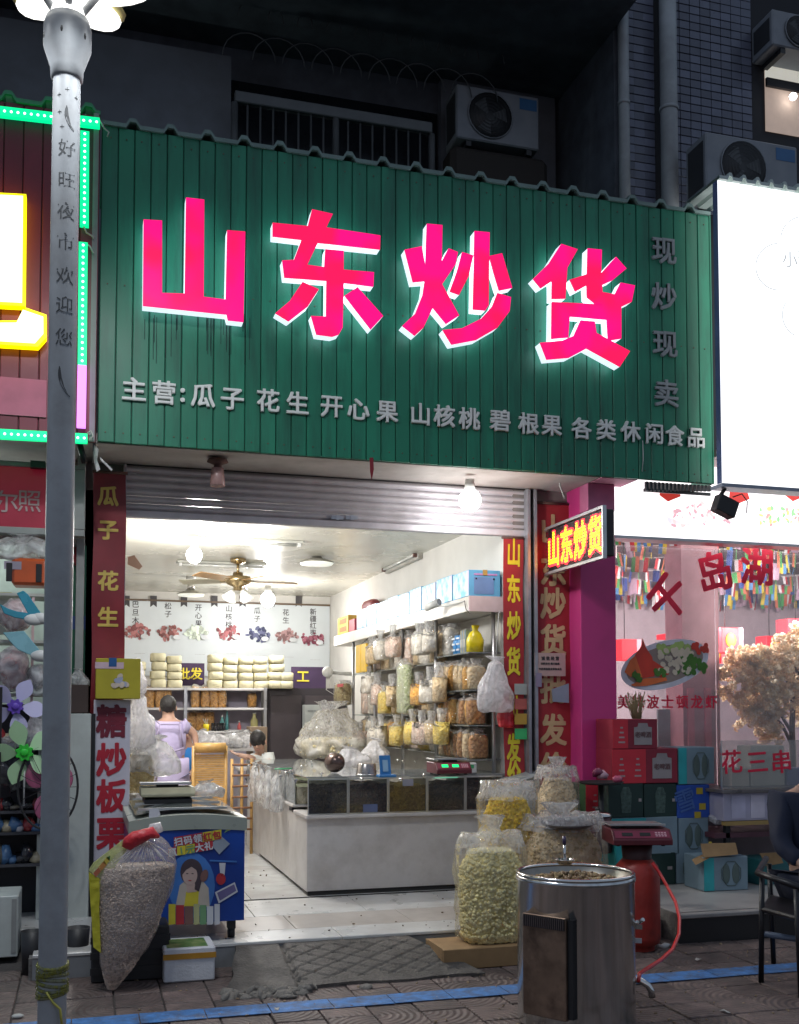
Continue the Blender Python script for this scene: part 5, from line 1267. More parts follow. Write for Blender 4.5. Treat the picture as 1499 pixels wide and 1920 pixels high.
for x in (fx0+.08, fx1-.07):
    for y_ in (fy0+.1, fy1-.1):
        part('castor', MB().cyl((x-.02, y_, FZ+.035), (x+.02, y_, FZ+.035), .035).box(x-.025, x+.025, y_-.03, y_+.03, FZ+.06, zb_-.001), pm('black'), frz)
# printed advertisement (flat print on the front)
ad = part('printed_front', MB().box(fx0+.004, fx1-.002, fy0-.004, fy0-.001, zb_+.005, zt0-.075), carton_art('freezer_print', (.006, .06, .36), (.005, .035, .22), 2.2, (.005, .05, .30)), frz)
def fp_(x, y, d=0): return W(x, y, fy0-.005-d*.0008)
def flat(name, pts, mat, d): 
    me = finish(name, MB().prism([fp_(x, y, d) for x, y in pts], (0, .0006, 0)), mat, MI[frz]); o = bpy.data.objects.new(name, me); COL.objects.link(o); o.parent = ad; return o
def ellp(cx, cy, rx, ry, n=20, rot=0): return [(cx+rx*math.cos(t)*math.cos(rot)-ry*math.sin(t)*math.sin(rot), cy+rx*math.cos(t)*math.sin(rot)+ry*math.sin(t)*math.cos(rot)) for t in [math.tau*i/n for i in range(n)]]
white_p = pm('print_white', (.55, .56, .6), .4); red_p = pm('print_red', (.42, .03, .04), .4); yel_p = pm('print_yellow', (.6, .5, .04), .4)
skin_p = pm('print_skin', (.50, .36, .32), .5); hair_p = pm('print_hair', (.06, .04, .05), .5)
flat('light_disc', ellp(360, 1660, 44, 62), pm('print_lightblue', (.05, .17, .48), .4), 1)
flat('figure_top', [(330, 1700), (338, 1660), (352, 1648), (380, 1650), (392, 1665), (394, 1700)], pm('print_cream', (.48, .42, .36), .5), 2)
flat('figure_top', [(346, 1700), (350, 1672), (374, 1670), (372, 1700)], yel_p, 3)
flat('figure_hair', ellp(360, 1635, 21, 25), hair_p, 3)
flat('figure_hair', [(368, 1640), (381, 1645), (374, 1672), (366, 1668)], hair_p, 4)
flat('figure_face', ellp(357, 1641, 14, 19), skin_p, 5)
for ex in (352, 362): flat('figure_eye', ellp(ex, 1638, 2.4, 1.0, 8), hair_p, 6)
flat('figure_mouth', ellp(357, 1651, 3.2, 1.1, 8), red_p, 6); flat('figure_fringe', [(343, 1640), (346, 1624), (360, 1617), (374, 1626), (373, 1634), (360, 1625), (350, 1631)], hair_p, 6)
flat('figure_neck', [(350, 1655), (366, 1655), (370, 1672), (352, 1674)], skin_p, 4)
flat('figure_hand', ellp(384, 1642, 7, 12, rot=.3), pm('print_brown', (.18, .09, .08), .5), 5)
for k, (x0, x1) in enumerate(((317, 330), (331, 346), (347, 363), (364, 375), (376, 388), (389, 401), (403, 413))):
    flat('pack_picture', [(x0, 1695+2*(k % 3)), (x1, 1695+2*(k % 3)), (x1, 1733), (x0, 1734)], [yel_p, red_p, pm('print_brown'), pm('print_olive', (.4, .4, .2), .4), pm('print_green', (.15, .3, .15), .4), white_p, white_p][k], 6+k % 2)
for k, s in enumerate('扫码领红包'):
    x = 327+k*18; y = 1578-k*3; c_ = [red_p, red_p, red_p, yel_p, yel_p][k]
    flat('text_block', [(x, y-8), (x+17, y-11), (x+17, y+7), (x, y+10)], c_, 7); letter('print', s, fp_(x+8.5, y, 9), .055, white_p if c_ is red_p else red_p, frz, bold=.03, depth=.0006, rot=.15)
for k, s in enumerate('赢1元大礼'):
    x = 316+k*17; y = 1598-k*3; c_ = [red_p, yel_p, yel_p, red_p, red_p][k]
    flat('text_block', [(x, y-8), (x+16, y-10), (x+16, y+7), (x, y+9)], c_, 7); letter('print', s, fp_(x+8, y, 9), .055, white_p if c_ is red_p else pm('print_green'), frz, bold=.03, depth=.0006, rot=.15)
flat('phone_picture', [(404, 1673), (441, 1654), (447, 1672), (411, 1694)], white_p, 6); flat('phone_screen', [(408, 1674), (440, 1658), (444, 1670), (413, 1689)], pm('print_mauve', (.14, .12, .26), .3), 7)
flat('card_picture', [(396, 1583), (414, 1566), (432, 1582), (412, 1602)], pm('print_grey', (.28, .32, .38), .4), 6)
flat('lemon_picture', ellp(431, 1548, 8, 10, rot=.7), yel_p, 6); flat('leaf_picture', [(421, 1562), (427, 1553), (430, 1557)], pm('print_green'), 6)
flat('brush_picture', [(412, 1618), (424, 1618), (422, 1642), (414, 1642)], white_p, 6); flat('drop_picture', ellp(415, 1648, 9, 11), red_p, 6)
flat('red_fruit', ellp(388, 1537, 10, 3.5, rot=-.6), red_p, 6)
flat('bottle_picture', [(281, 1517), (298, 1515), (302, 1528), (294, 1534), (296, 1548), (278, 1548), (280, 1534)], white_p, 6); flat('bottle_label', [(275, 1538), (297, 1536), (297, 1548), (275, 1549)], pm('print_green'), 7)
flat('caption_line', [(394, 1612), (445, 1614), (445, 1617), (394, 1615)], pm('print_lightblue'), 6); flat('caption_line', [(305, 1540), (335, 1535), (335, 1545), (305, 1549)], pm('print_dim', (.03, .10, .20), .4), 6)
# scale and bag on the freezer lid
scp = Vector(((fx0+fx1)/2-.09, fy0+.62, zt0+.098))
sc_ = scale_('beige kitchen scale with a black base on the freezer lid', scp, .36, .28, alu, pm('beige_body', (.32, .30, .20), .5), pm('grey_tag', (.25, .25, .3)), h=.06, panel=False)
bigbag('clear empty bag lying right of the scale on the freezer lid', scp+Vector((.27, 0, -.01)), .22, .11, .2, popc, 0, seed=71, amp=.03, film_=clear2)

# ================================================================== sacks and boxes in front
puff_tan = pm('puffed_rice', (.66, .52, .34), .8, rand=.1, var=.25, scale=30)
# big clear sack standing on its corner
bp_ = WG(212, 1860, 0)
sY = bp_.y-.0
sack = thing('snack_sack', 'big clear sack of puffed rice tied with a red bag, resting on its corner', 'sack', bp_)
secs = []
for (y, xl, xr, dd) in ((1861, 206, 216, .01), (1845, 200, 228, .05), (1820, 194, 250, .09), (1780, 189, 276, .13), (1740, 186, 298, .15), (1690, 185, 313, .16), (1650, 185, 326, .16), (1628, 190, 328, .15)):
    a, b_ = W(xl, y, sY), W(xr, y, sY); secs.append(((a.x+b_.x)/2, sY+.05, a.z if y < 1861 else .004, (b_.x-a.x)/2, dd))
def densify(s, k=3):
    o = []
    for i in range(len(s)-1):
        for q in range(k): f = q/k; o.append(tuple(a_*(1-f)+b2*f for a_, b2 in zip(s[i], s[i+1])))
    return o+[s[-1]]
part('filling', MB().blob(densify(secs), 30, .012, 8, 3, 2.3), grain('rice_core', (.50, .39, .31), (.74, .60, .50), 110, 1), sack)
gb = MB(); rn = random.Random(8); P = []; D = densify(secs, 4)
for k in range(5200):
    t_ = rn.random()**.9; j = min(int(t_*(len(D)-1)), len(D)-2); f = t_*(len(D)-1)-j; s_ = [a_*(1-f)+b2*f for a_, b2 in zip(D[j], D[j+1])]
    u = -rn.random()*math.pi+rn.uniform(-.3, .3); cc, ss = math.cos(u), math.sin(u); kk = (abs(cc)**2.3+abs(ss)**2.3)**(-1/2.3)
    P.append((s_[0]+s_[3]*kk*cc*.99, s_[1]+s_[4]*kk*ss*.99, s_[2]))
scatter(gb, P, .0062, .6, (1.5, .9, .8), rn); part('puffed_grains', gb, pm('rice_grain', (.66, .52, .42), .7, var=.4, scale=45), sack, stuff=True)
wr = [(c[0], c[1], c[2], c[3]*1.03+.004, c[4]*1.05+.004) for c in secs]
for (y, xl, xr, dd) in ((1620, 190, 330, .15), (1600, 212, 328, .13), (1584, 236, 318, .09), (1574, 250, 305, .05)):
    a, b_ = W(xl, y, sY), W(xr, y, sY); wr.append(((a.x+b_.x)/2, sY+.05, a.z, (b_.x-a.x)/2, dd))
part('wrapper', MB().blob(densify(wr, 4), 44, .016, 11, 6, 2.3), film('sack_film', (.78, .72, .70), .20, .1, .7, 26), sack)
# pleats gathered to the tie
pt = MB()
top_ = W(275, 1575, sY)
for k in range(15):
    x = 215+k*8; e = W(x, 1618+8*math.sin(k*2.1), sY-.11); m1 = top_.lerp(e, .5)+Vector((0, -.02, .012))
    pt.tube([top_+Vector((0, -.02, 0)), m1, e], [.004, .0045, .002], 5)
part('pleats', pt, film('pleat_film', (.85, .82, .82), .5, .15, .3, 30), sack, stuff=True)
rb_ = MB(); pts = [(238, 1590), (243, 1580), (256, 1571), (272, 1566), (286, 1562), (300, 1570)]
rb_.tube([W(x, y, sY-.06) for x, y in pts], [.030, .045, .045, .038, .036, .012], 12)
rb_.v = [v+.010*noise.noise_vector(v*24) for v in rb_.v]
part('red_tie', rb_, pm('red_plastic'), sack)
pts = [(283, 1562), (288, 1552), (297, 1549), (303, 1560)]
part('white_tuft', MB().tube([W(x, y, sY-.03) for x, y in pts], [.022, .03, .03, .015], 9), white_film, sack)
# printed yellow side of the sack
V_ = [(168, 1632), (187, 1622), (232, 1577), (246, 1570), (238, 1592), (205, 1650), (188, 1648), (186, 1700), (188, 1785), (180, 1776), (172, 1700)]
pside = MB(); pside.prism([W(x, y, sY-.03) for x, y in [(167, 1632), (176, 1618), (236, 1572), (243, 1576), (240, 1592), (206, 1640), (190, 1648)]], (0, .02, 0))
part('printed_gusset', pside, film('yellowgreen_film', (.62, .66, .30), .85, .2, .4, 20), sack)
pside = MB(); pside.prism([W(x, y, sY-.03) for x, y in [(167, 1635), (190, 1649), (187, 1700), (190, 1787), (176, 1776), (171, 1700)]], (0, .02, 0))
part('printed_gusset', pside, pm('sack_yellow', (.50, .46, .03), .35, var=.15, bump=.4, bscale=25), sack)
for pts, c in (([(176, 1637), (186, 1626), (190, 1634), (180, 1645)], (.45, .13, .06)), ([(186, 1625), (196, 1614), (201, 1622), (191, 1633)], (.5, .22, .06)), ([(194, 1616), (202, 1606), (207, 1612), (200, 1622)], (.55, .42, .06)), ([(200, 1608), (208, 1604), (206, 1614)], (.04, .15, .04))):
    part('fruit_print', MB().prism([W(x, y, sY-.033) for x, y in pts], (0, .002, 0)), pm('fp%d' % pts[0][0], c, .5), sack)
# black crate supporting the sack
t = thing('crate', 'black plastic crate behind the leaning sack', 'crate', (bp_.x+.2, sY+.35, 0))
a, b_ = W(172, 1800, sY+.22), W(318, 1800, sY+.22)
part('shell', MB().box(a.x, b_.x, sY+.22, sY+.5, 0, .32), pm('black_plastic', (.018, .018, .02), .5), t, .01)
for k in range(3): part('slat', MB().box(a.x-.006, b_.x+.006, sY+.212, sY+.218, .05+.09*k, .09+.09*k), pm('black_plastic'), t)
# foam box
a, b_ = WG(308, 1845), WG(400, 1830)
sty = thing('foam_box', 'white foam box with orange tape and a green label beside the sack', 'foam box', ((a.x+b_.x)/2, a.y+.15, 0))
fo = pm('foam_white', (.60, .61, .64), .7, var=.05, bump=.2, bscale=90)
y0_ = a.y+.01
part('box', MB().box(a.x, b_.x, y0_, y0_+.30, 0, .155), fo, sty, .008)
part('lid', MB().box(a.x-.004, b_.x+.004, y0_-.004, y0_+.304, .157, .20), fo, sty, .008)
part('tape', MB().box(a.x-.005, b_.x+.006, y0_-.0065, y0_-.0045, .135, .168), pm('orange_tape', (.45, .22, .02), .35), sty)
part('label', MB().box(a.x+.02, b_.x-.04, y0_+.02, y0_+.26, .2005, .202), carton_art('green_label', (.05, .16, .03), (.25, .3, .12), 14, (.12, .2, .06)), sty)

# sacks on the right
ypuff = pm('yellow_puff', (.95, .64, .035), .7, var=.3, scale=25)
cpuff = pm('cream_puff', (.98, .85, .42), .7, var=.25, scale=25)
y1c = grain('yellow_core', (.66, .42, .02), (.88, .60, .06), 40, 1); c1c = grain('cream_core', (.78, .62, .20), (.92, .78, .34), 40, 1)
a, b_ = WG(878, 1817), WG(990, 1800)
cb = thing('cardboard_tray', 'brown cardboard tray under the cream popcorn bag', 'cardboard box', (a.x+.25, a.y+.2, 0))
bc = pm('cardboard', (.30, .185, .085), .8, var=.12, dirt=(.15, .09, .04), dscale=5)
part('tray', MB().box(a.x-.16, a.x+.46, a.y, a.y+.36, 0, .125), bc, cb, .004)
part('flap', MB().box(a.x-.162, a.x-.161, a.y+.02, a.y+.3, .02, .13), bc, cb)
sp = Vector((a.x+.20, a.y+.19, .126))
bigbag('clear bag of cream popcorn curls standing on the cardboard tray', sp+Vector((.03, 0, 0)), .44, .80, .30, c1c, .72, seed=81, amp=.032, film_=film('big_film', (.97, .95, .9), .06, .09, .7, 15, .45, .03), grains=2300, gr=.0125, gmat=cpuff)
sp2 = W(940, 1610, 7.15); sp2.z = FZ
bigbag('clear bag of yellow popcorn behind the cream bag, knot upright', sp2+Vector((.05, 0, 0)), .40, .96, .28, y1c, .86, seed=83, amp=.022, film_=film('big_film'), grains=1700, gr=.0115, gmat=ypuff)
sp3 = W(1046, 1545, 7.7); sp3.z = .45
st = thing('stool', 'low dark stool carrying the tall bag by the pink pillar', 'stool', (sp3.x, 7.7, FZ))
part('seat', MB().box(sp3.x-.16, sp3.x+.16, 7.54, 7.86, .40, .445), pm('black_plastic'), st, .006)
for sx in (-.13, .13):
    for sy in (-.13, .13): part('leg', MB().box(sp3.x+sx-.015, sp3.x+sx+.015, 7.7+sy-.015, 7.7+sy+.015, FZ, .399), pm('black_plastic'), st)
bigbag('tall clear bag of tan puffs against the wide red banner', sp3, .31, .80, .26, tan, .78, seed=85, amp=.02, film_=film('big_film'), grains=900, gr=.009, gmat=puff_tan)
sp4 = W(1080, 1640, 6.7)
bigbag('wide low bag of tan curls behind the roaster, mouth bunched open', Vector((sp4.x+.03, 6.98, .16)), .60, .80, .34, tan, .76, seed=87, amp=.03, film_=film('big_film'), grains=1300, gr=.010, gmat=pm('tan_puff', (.70, .52, .28), .7, var=.3, scale=25))
# steel tray on the wide bag
q = W(1065, 1552, 6.9); solo('metal_plate', 'dark shallow steel plate lying over the wide bag', 'plate', MB().lathe([(0, 0), (.13, .0), (.20, .03), (.205, .032), (.13, -.004), (0, -.005)], q, 26), pm('plate_steel', (.16, .14, .13), .35, metal=.7))

# ---- stainless roaster drum
RXc, RYc = 2.46, 5.11; RR = .302; RH = .765
ro = thing('roaster', 'tall stainless roasting drum full of chestnuts with a side burner box', 'roaster', (RXc, RYc, 0))
def brushed(name='brushed_steel'):
    m = pm(name, (.62, .63, .63), .17, metal=1, var=.1, scale=5, dirt=(.22, .20, .16), dscale=16, damt=.6, stretch=(1, 1, .03))  # dirt tone drawn into upright streaks that also paint the drum's streaky reflections
    b = m.node_tree.nodes['Principled BSDF']; b.inputs['Anisotropic'].default_value = .6; return m
bs_ = brushed()
part('drum', MB().lathe([(RR, .02), (RR, RH-.035), (RR+.006, RH-.03), (RR+.006, RH-.012), (RR, RH-.008)], (RXc, RYc, 0), 72), bs_, ro)
part('rim', MB().tube([(RXc+(RR-.006)*math.cos(q), RYc+(RR-.006)*math.sin(q), RH) for q in [math.tau*i/60 for i in range(60)]], .011, 8, closed=True), chrome, ro)
part('pan', MB().lathe([(RR-.012, RH-.003), (RR-.03, RH-.05), (RR-.09, RH-.10), (.12, RH-.12), (0, RH-.125)], (RXc, RYc, 0), 56), pm('pan_steel', (.30, .28, .25), .3, metal=.9, dirt=(.1, .07, .05)), ro)
part('base_ring', MB().lathe([(RR-.01, 0), (RR-.01, .019)], (RXc, RYc, 0), 48), pm('black'), ro)
nm_ = MB(); P = []; rn = random.Random(5)
for k in range(520):
    r_ = rn.random()**.5*.245; a_ = rn.random()*6.283
    P.append((RXc+r_*math.cos(a_), RYc+r_*math.sin(a_), RH-.052+.038*(1-(r_/.245)**2)+rn.uniform(-.008, .012)))
scatter(nm_, P[:260], .0135, .4, (1, 1, .75), rn); part('chestnuts', nm_, pm('chestnut', (.22, .13, .06), .55, var=.5, scale=30), ro, stuff=True)
nm_ = MB(); scatter(nm_, P[260:], .0125, .4, (1, .9, .8), rn); part('chestnuts', nm_, pm('chestnut_pale', (.36, .25, .12), .6, var=.4, scale=30), ro, stuff=True)
# burner box on the left front of the drum
ang = R(214); u = Vector((math.cos(ang), math.sin(ang), 0)); v = Vector((-u.y, u.x, 0))
bc_ = Vector((RXc, RYc, 0))+u*(RR-.005)
bc_ = Vector((RXc, RYc, 0))+u*(RR-.045)
part('burner_box', MB().obox(bc_+Vector((0, 0, .34))+u*.005, v*.125, u*.05, (0, 0, .25)), pm('sooty_steel', (.22, .15, .11), .4, metal=.7, var=.3, dirt=(.04, .025, .02), dscale=5, damt=.85), ro, .004)
part('vent_panel', MB().obox(bc_+Vector((0, 0, .555))+u*.0565, v*.12, u*.001, (0, 0, .028)), pm('black'), ro)
vb = MB()
for k in range(20): vb.obox(bc_+Vector((0, 0, .555))+u*.0595+v*(-.114+.012*k), v*.0022, u*.002, (0, 0, .026))
part('vent_bars', vb, pm('grey_bar', (.14, .11, .11), .4, metal=.6), ro, stuff=True)
part('dark_flange', MB().obox(bc_+Vector((0, 0, .34))+v*.142-u*.015, v*.015, u*.055, (0, 0, .24)), pm('black'), ro)  # black flange along one edge of the burner box
# catch and spout at the right
cu = Vector((math.cos(R(-28)), math.sin(R(-28)), 0))
qq = Vector((RXc, RYc, 0))+cu*RR
part('latch', MB().obox(qq+Vector((0, 0, .50)), (.03, -.02, 0), (.004, .006, 0), (0, 0, .012)).cyl(qq+Vector((-.02, .0, .51)), qq+Vector((-.0, -.03, .53)), .010).cyl(qq+Vector((.02, .0, .52)), qq+Vector((.03, -.03, .54)), .010), chrome, ro)
part('badge', MB().obox(qq+Vector((0, -.004, .43)), (.025, -.016, 0), (.002, .004, 0), (0, 0, .012)), white_p, ro)
s0 = W(1168, 1832, RYc-.1); s1 = W(1222, 1868, RYc-.1)
part('spout', MB().tube([W(1158, 1828, RYc-.02), W(1182, 1834, RYc-.05), W(1203, 1839, RYc-.08), W(1216, 1848, RYc-.1), W(1222, 1858, RYc-.1), W(1224, 1870, RYc-.1)], [.016, .016, .017, .018, .018, .018], 14), chrome, ro)
# ladle
l0 = W(1060, 1612, RYc-.02); lad = thing('ladle', 'steel scoop standing in the roaster with its dark handle up', 'scoop', l0)
part('bowl', MB().lathe([(0, -.03), (.035, -.022), (.05, 0), (.052, .004), (.034, -.018), (0, -.026)], l0+Vector((0, 0, .0)), 20), chrome, lad)
part('handle', MB().tube([l0+Vector((.0, .0, .0)), l0+Vector((.008, .02, .05)), l0+Vector((.012, .03, .075))], .008), chrome, lad)
part('grip', MB().tube([l0+Vector((.012, .03, .076)), l0+Vector((.016, .04, .115))], .010), pm('purple_grip', (.05, .03, .08), .3), lad)

# ---- gas bottle with hose and scale on top
gp = WG(1218, 1788, 0); gx, gy = gp.x, gp.y+.15
gas = thing('gas_bottle', 'rusty red gas bottle behind the roaster with a red hose', 'gas bottle', (gx, gy, 0))
gr_ = pm('bottle_red', (.36, .03, .02), .42, var=.25, scale=4, dirt=(.07, .02, .015), dscale=3, damt=.8, bump=.2, bscale=20)
part('body', MB().lathe([(.11, 0), (.11, .03), (.145, .05), (.152, .09), (.152, .50), (.14, .56), (.10, .605), (.05, .62), (0, .62)], (gx, gy, 0), 40), gr_, gas)
part('collar', MB().lathe([(.095, .60), (.105, .70), (.10, .70), (.09, .60)], (gx, gy, 0), 24), pm('collar_dark', (.05, .012, .012), .5), gas)
part('valve', MB().cyl((gx, gy, .62), (gx, gy, .67), .022).cyl((gx-.03, gy, .672), (gx+.03, gy, .672), .018), brass, gas)
hp = [(1224, 1618), (1236, 1634), (1252, 1662), (1268, 1692), (1275, 1722), (1274, 1752), (1262, 1780), (1240, 1800), (1215, 1816), (1200, 1826), (1198, 1838)]
hs = MB().tube([W(x, y, gy-.16-(gy-.16-(RYc-.12))*min(1, max(0, (k-1)/9))) for k, (x, y) in enumerate(hp)], .011, 10)
solo('gas_hose', 'red rubber hose curving from the gas bottle to the roaster spout', 'hose', hs, pm('hose_red', (.62, .02, .02), .35, var=.05, coat=.3))
for (x, y) in ((1234, 1634), (1248, 1644)): pass
q = W(1214, 1566, gy-.02)
scale_('maroon market scale with steel plate on top of the gas bottle', Vector((gx+.0, gy, .715)), .40, .34, alu, pm('maroon_body'), pm('dark_gap'), rz=R(-14), h=.10)
solo('paper_scrap', 'crumpled white paper scrap at the foot of the gas bottle', 'paper', MB().blob([(c[0]+WG(1244, 1776).x, c[1]+WG(1244, 1776).y, c[2], c[3], c[4]) for c in ((0, 0, .0, .05, .02), (0, 0, .015, .055, .025), (.0, 0, .028, .02, .01))], 10, .02, 30, 4), socket)
q = WG(34, 1908, .004); solo('pebble', 'pale flat pebble on the paving at the bottom left corner', 'pebble', MB().ell(q+Vector((0, 0, .008)), .032, .02, .012, 12, 6), pm('pebble_pale', (.5, .5, .47), .7))

# ================================================================== people
def skin_mesh(P, E, rad, sub=2, root=None):
    me = bpy.data.meshes.new('t'); keys = list(P); idx = {k: i for i, k in enumerate(keys)}
    me.from_pydata([tuple(P[k]) for k in keys], [(idx[a], idx[b]) for a, b in E], [])
    o = bpy.data.objects.new('t', me); COL.objects.link(o)
    md = o.modifiers.new('s', 'SKIN'); md.use_smooth_shade = True
    for k in keys:
        r_ = rad[k]; v = me.skin_vertices[0].data[idx[k]]; v.radius = r_ if isinstance(r_, tuple) else (r_, r_); v.use_root = (k == (root or keys[0]))
    sb_ = o.modifiers.new('u', 'SUBSURF'); sb_.levels = sub
    m2 = bpy.data.meshes.new_from_object(o.evaluated_get(bpy.context.evaluated_depsgraph_get()))
    mb = MB(); mb.add([v.co.copy() for v in m2.vertices], [tuple(p.vertices) for p in m2.polygons], 0, True)
    bpy.data.objects.remove(o); bpy.data.meshes.remove(me); bpy.data.meshes.remove(m2)
    return mb
skin = pm('skin', (.42, .25, .18), .5, var=.06); hairm = pm('black_hair', (.012, .010, .010), .45, bump=.6, bscale=80)
V3 = Vector
def hand(P, E, rad, wr, d, side, pre):
    """palm and five bent fingers from wrist wr pointing along d"""
    d = V3(d).normalized(); s_ = V3(side).normalized(); n_ = d.cross(s_)
    P[pre+'palm'] = wr+d*.045; rad[pre+'palm'] = (.028, .016); E.append((pre+'wr', pre+'palm'))
    for i, (o_, L_) in enumerate(((-.024, .068), (-.008, .08), (.008, .075), (.024, .058))):
        b_ = wr+d*.085+s_*o_; P[pre+'k%d' % i] = b_; P[pre+'m%d' % i] = b_+d*L_*.5-n_*.006; P[pre+'t%d' % i] = b_+d*L_*.85-n_*.024
        for q, r_ in (('k', .0095), ('m', .0085), ('t', .007)): rad[pre+'%s%d' % (q, i)] = r_
        E += [(pre+'palm', pre+'k%d' % i), (pre+'k%d' % i, pre+'m%d' % i), (pre+'m%d' % i, pre+'t%d' % i)]
    P[pre+'th1'] = wr+d*.035+s_*-.035; P[pre+'th2'] = wr+d*.07+s_*-.05; rad[pre+'th1'] = .011; rad[pre+'th2'] = .008
    E += [(pre+'palm', pre+'th1'), (pre+'th1', pre+'th2')]
def person(label, J, face, shirt, trousers, sleeve=.5, hair=hairm, hlen=0, scale=1, group=None):
    """J: joints; face: direction the person looks"""
    f = V3(face).normalized(); base = V3((J['pelvis'].x, J['pelvis'].y, min(v.z for v in J.values())))
    t = thing('person', label, 'person', base)
    P = {'pelvis': J['pelvis'], 'spine': J['pelvis'].lerp(J['chest'], .5), 'chest': J['chest'], 'neck': J['neck'], 'skull': J['head'], 'crown': J['head']+(J['head']-J['neck']).normalized()*.07}
    s_ = scale
    rad = {'pelvis': (.15*s_, .12*s_), 'spine': (.135*s_, .11*s_), 'chest': (.155*s_, .12*s_), 'neck': .052*s_, 'skull': (.078*s_, .092*s_), 'crown': (.066*s_, .078*s_)}
    E = [('pelvis', 'spine'), ('spine', 'chest'), ('chest', 'neck'), ('neck', 'skull'), ('skull', 'crown')]
    for q in 'LR':
        for a, b, ra in ((q+'sh', 'chest', .062), (q+'el', q+'sh', .045), (q+'wr', q+'el', .028)):
            if a in J: P[a] = J[a]; rad[a] = ra*s_; E.append((b, a))
        if q+'wr' in J:
            d = (J[q+'wr']-J[q+'el']).normalized(); hand(P, E, rad, J[q+'wr'], d, d.cross(V3((0, 0, 1))) if abs(d.z) < .9 else V3((1, 0, 0)), q)
        for a, b, ra in ((q+'hip', 'pelvis', .095), (q+'kn', q+'hip', .062), (q+'an', q+'kn', .042), (q+'to', q+'an', .032)):
            if a in J: P[a] = J[a]; rad[a] = ra*s_; E.append((b, a))
    part('body', skin_mesh(P, E, rad, 1), skin, t)
    # shirt
    Q = {k: P[k] for k in ('pelvis', 'spine', 'chest')}; Q['collar'] = P['chest'].lerp(P['neck'], .62)
    r2 = {'pelvis': (.175*s_, .145*s_), 'spine': (.17*s_, .15*s_), 'chest': (.20*s_, .165*s_), 'collar': .09*s_}
    E2 = [('pelvis', 'spine'), ('spine', 'chest'), ('chest', 'collar')]
    for q in 'LR':
        if q+'sh' in J:
            Q[q+'sh'] = J[q+'sh']; r2[q+'sh'] = .083*s_; Q[q+'cuff'] = J[q+'sh'].lerp(J[q+'el'], sleeve) if sleeve <= 1 else J[q+'el']; r2[q+'cuff'] = .066*s_; E2 += [('chest', q+'sh'), (q+'sh', q+'cuff')]
            if sleeve > 1: Q[q+'c2'] = J[q+'el'].lerp(J[q+'wr'], sleeve-1); r2[q+'c2'] = .05*s_; E2.append((q+'cuff', q+'c2'))
    sm_ = skin_mesh(Q, E2, r2, 2)
    for v in sm_.v: v += .008*noise.noise_vector(v*13)
    part('shirt', sm_, shirt, t)
    if 'Lkn' in J:
        Q = {'w': J['pelvis']+V3((0, 0, .02))}; r2 = {'w': (.168*s_, .14*s_)}; E2 = []
        for q in 'LR':
            Q[q+'hip'] = J[q+'hip']; r2[q+'hip'] = .118*s_; Q[q+'kn'] = J[q+'kn']; r2[q+'kn'] = .082*s_; Q[q+'an'] = J[q+'kn'].lerp(J[q+'an'], .9); r2[q+'an'] = .062*s_
            E2 += [('w', q+'hip'), (q+'hip', q+'kn'), (q+'kn', q+'an')]
        part('trousers', skin_mesh(Q, E2, r2, 2), trousers, t)
    # head details
    h = J['head']; up = (J['head']-J['neck']).normalized(); f2 = (f-up*f.dot(up)).normalized(); sd = f2.cross(up)
    hb = MB(); rot = Matrix((sd, f2, up)).transposed()
    hb.ell(h+up*.045-f2*.018, .086*s_, .098*s_, (.10+hlen)*s_, 20, 12, rot=rot)
    hb.v = [v+.006*noise.noise_vector(v*40) for v in hb.v if True]
    part('hair', hb, hair, t)
    for q in (-1, 1):
        part('ear', MB().ell(h+sd*q*.083*s_-up*.0, .012, .02, .03, 8, 6, rot=rot), skin, t)
        part('eye', MB().ell(h+sd*q*.032*s_+f2*.088*s_+up*.012, .013, .006, .007, 8, 6, rot=rot), pm('eye_dark', (.03, .02, .02), .3), t)
    part('nose', MB().ell(h+f2*.096*s_-up*.012, .013, .016, .022, 8, 6, rot=rot), skin, t)
    part('mouth', MB().ell(h+f2*.090*s_-up*.045, .022, .006, .006, 8, 6, rot=rot), pm('lips', (.35, .12, .1), .5), t)
    return t
# shopkeeper in lilac, seen from behind
YP = 11.4; x = Xp(322, YP)
def wz(px, py, Y): return W(px, py, Y)
lil = pm('lilac_cotton', (.46, .40, .60), .8, var=.08, bump=.2, bscale=30)
J = dict(pelvis=V3((Xp(322, YP), YP, 1.02)), chest=V3((Xp(318, YP), YP+.03, 1.38)), neck=V3((Xp(318, YP), YP+.05, 1.53)), head=V3((Xp(317, YP), YP+.05, 1.635)),
         Lsh=wz(292, 1362, YP), Lel=wz(280, 1408, YP-.02), Lwr=V3((Xp(290, YP), YP+.25, 1.10)), Rsh=wz(346, 1362, YP), Rel=wz(366, 1376, YP+.02), Rwr=wz(369, 1398, YP-.02),
         Lhip=V3((Xp(312, YP), YP, .93)), Rhip=V3((Xp(332, YP), YP, .93)), Lkn=V3((Xp(310, YP), YP+.02, .56)), Rkn=V3((Xp(335, YP), YP+.02, .56)), Lan=V3((Xp(310, YP), YP, .23)), Ran=V3((Xp(335, YP), YP, .23)), Lto=V3((Xp(309, YP), YP+.14, .18)), Rto=V3((Xp(337, YP), YP+.14, .18)))
per = person('shopkeeper seen from behind in a lilac shirt and tied apron', J, (-.05, 1, -.1), lil, pm('navy_trousers', (.03, .04, .08), .8), sleeve=.62)
apm = pm('apron_lilac', (.36, .31, .46), .8)
def ontorso(px, py, d=.16): return wz(px, py, YP-d)
part('apron_strap', MB().tube([ontorso(294, 1352, .14), ontorso(301, 1358, .17), ontorso(337, 1358, .17), ontorso(341, 1352, .14)], .009, 6), apm, per)
part('apron_strap', MB().tube([ontorso(301, 1358, .17), ontorso(296, 1376, .17), ontorso(290, 1398, .14)], .009, 6), apm, per)
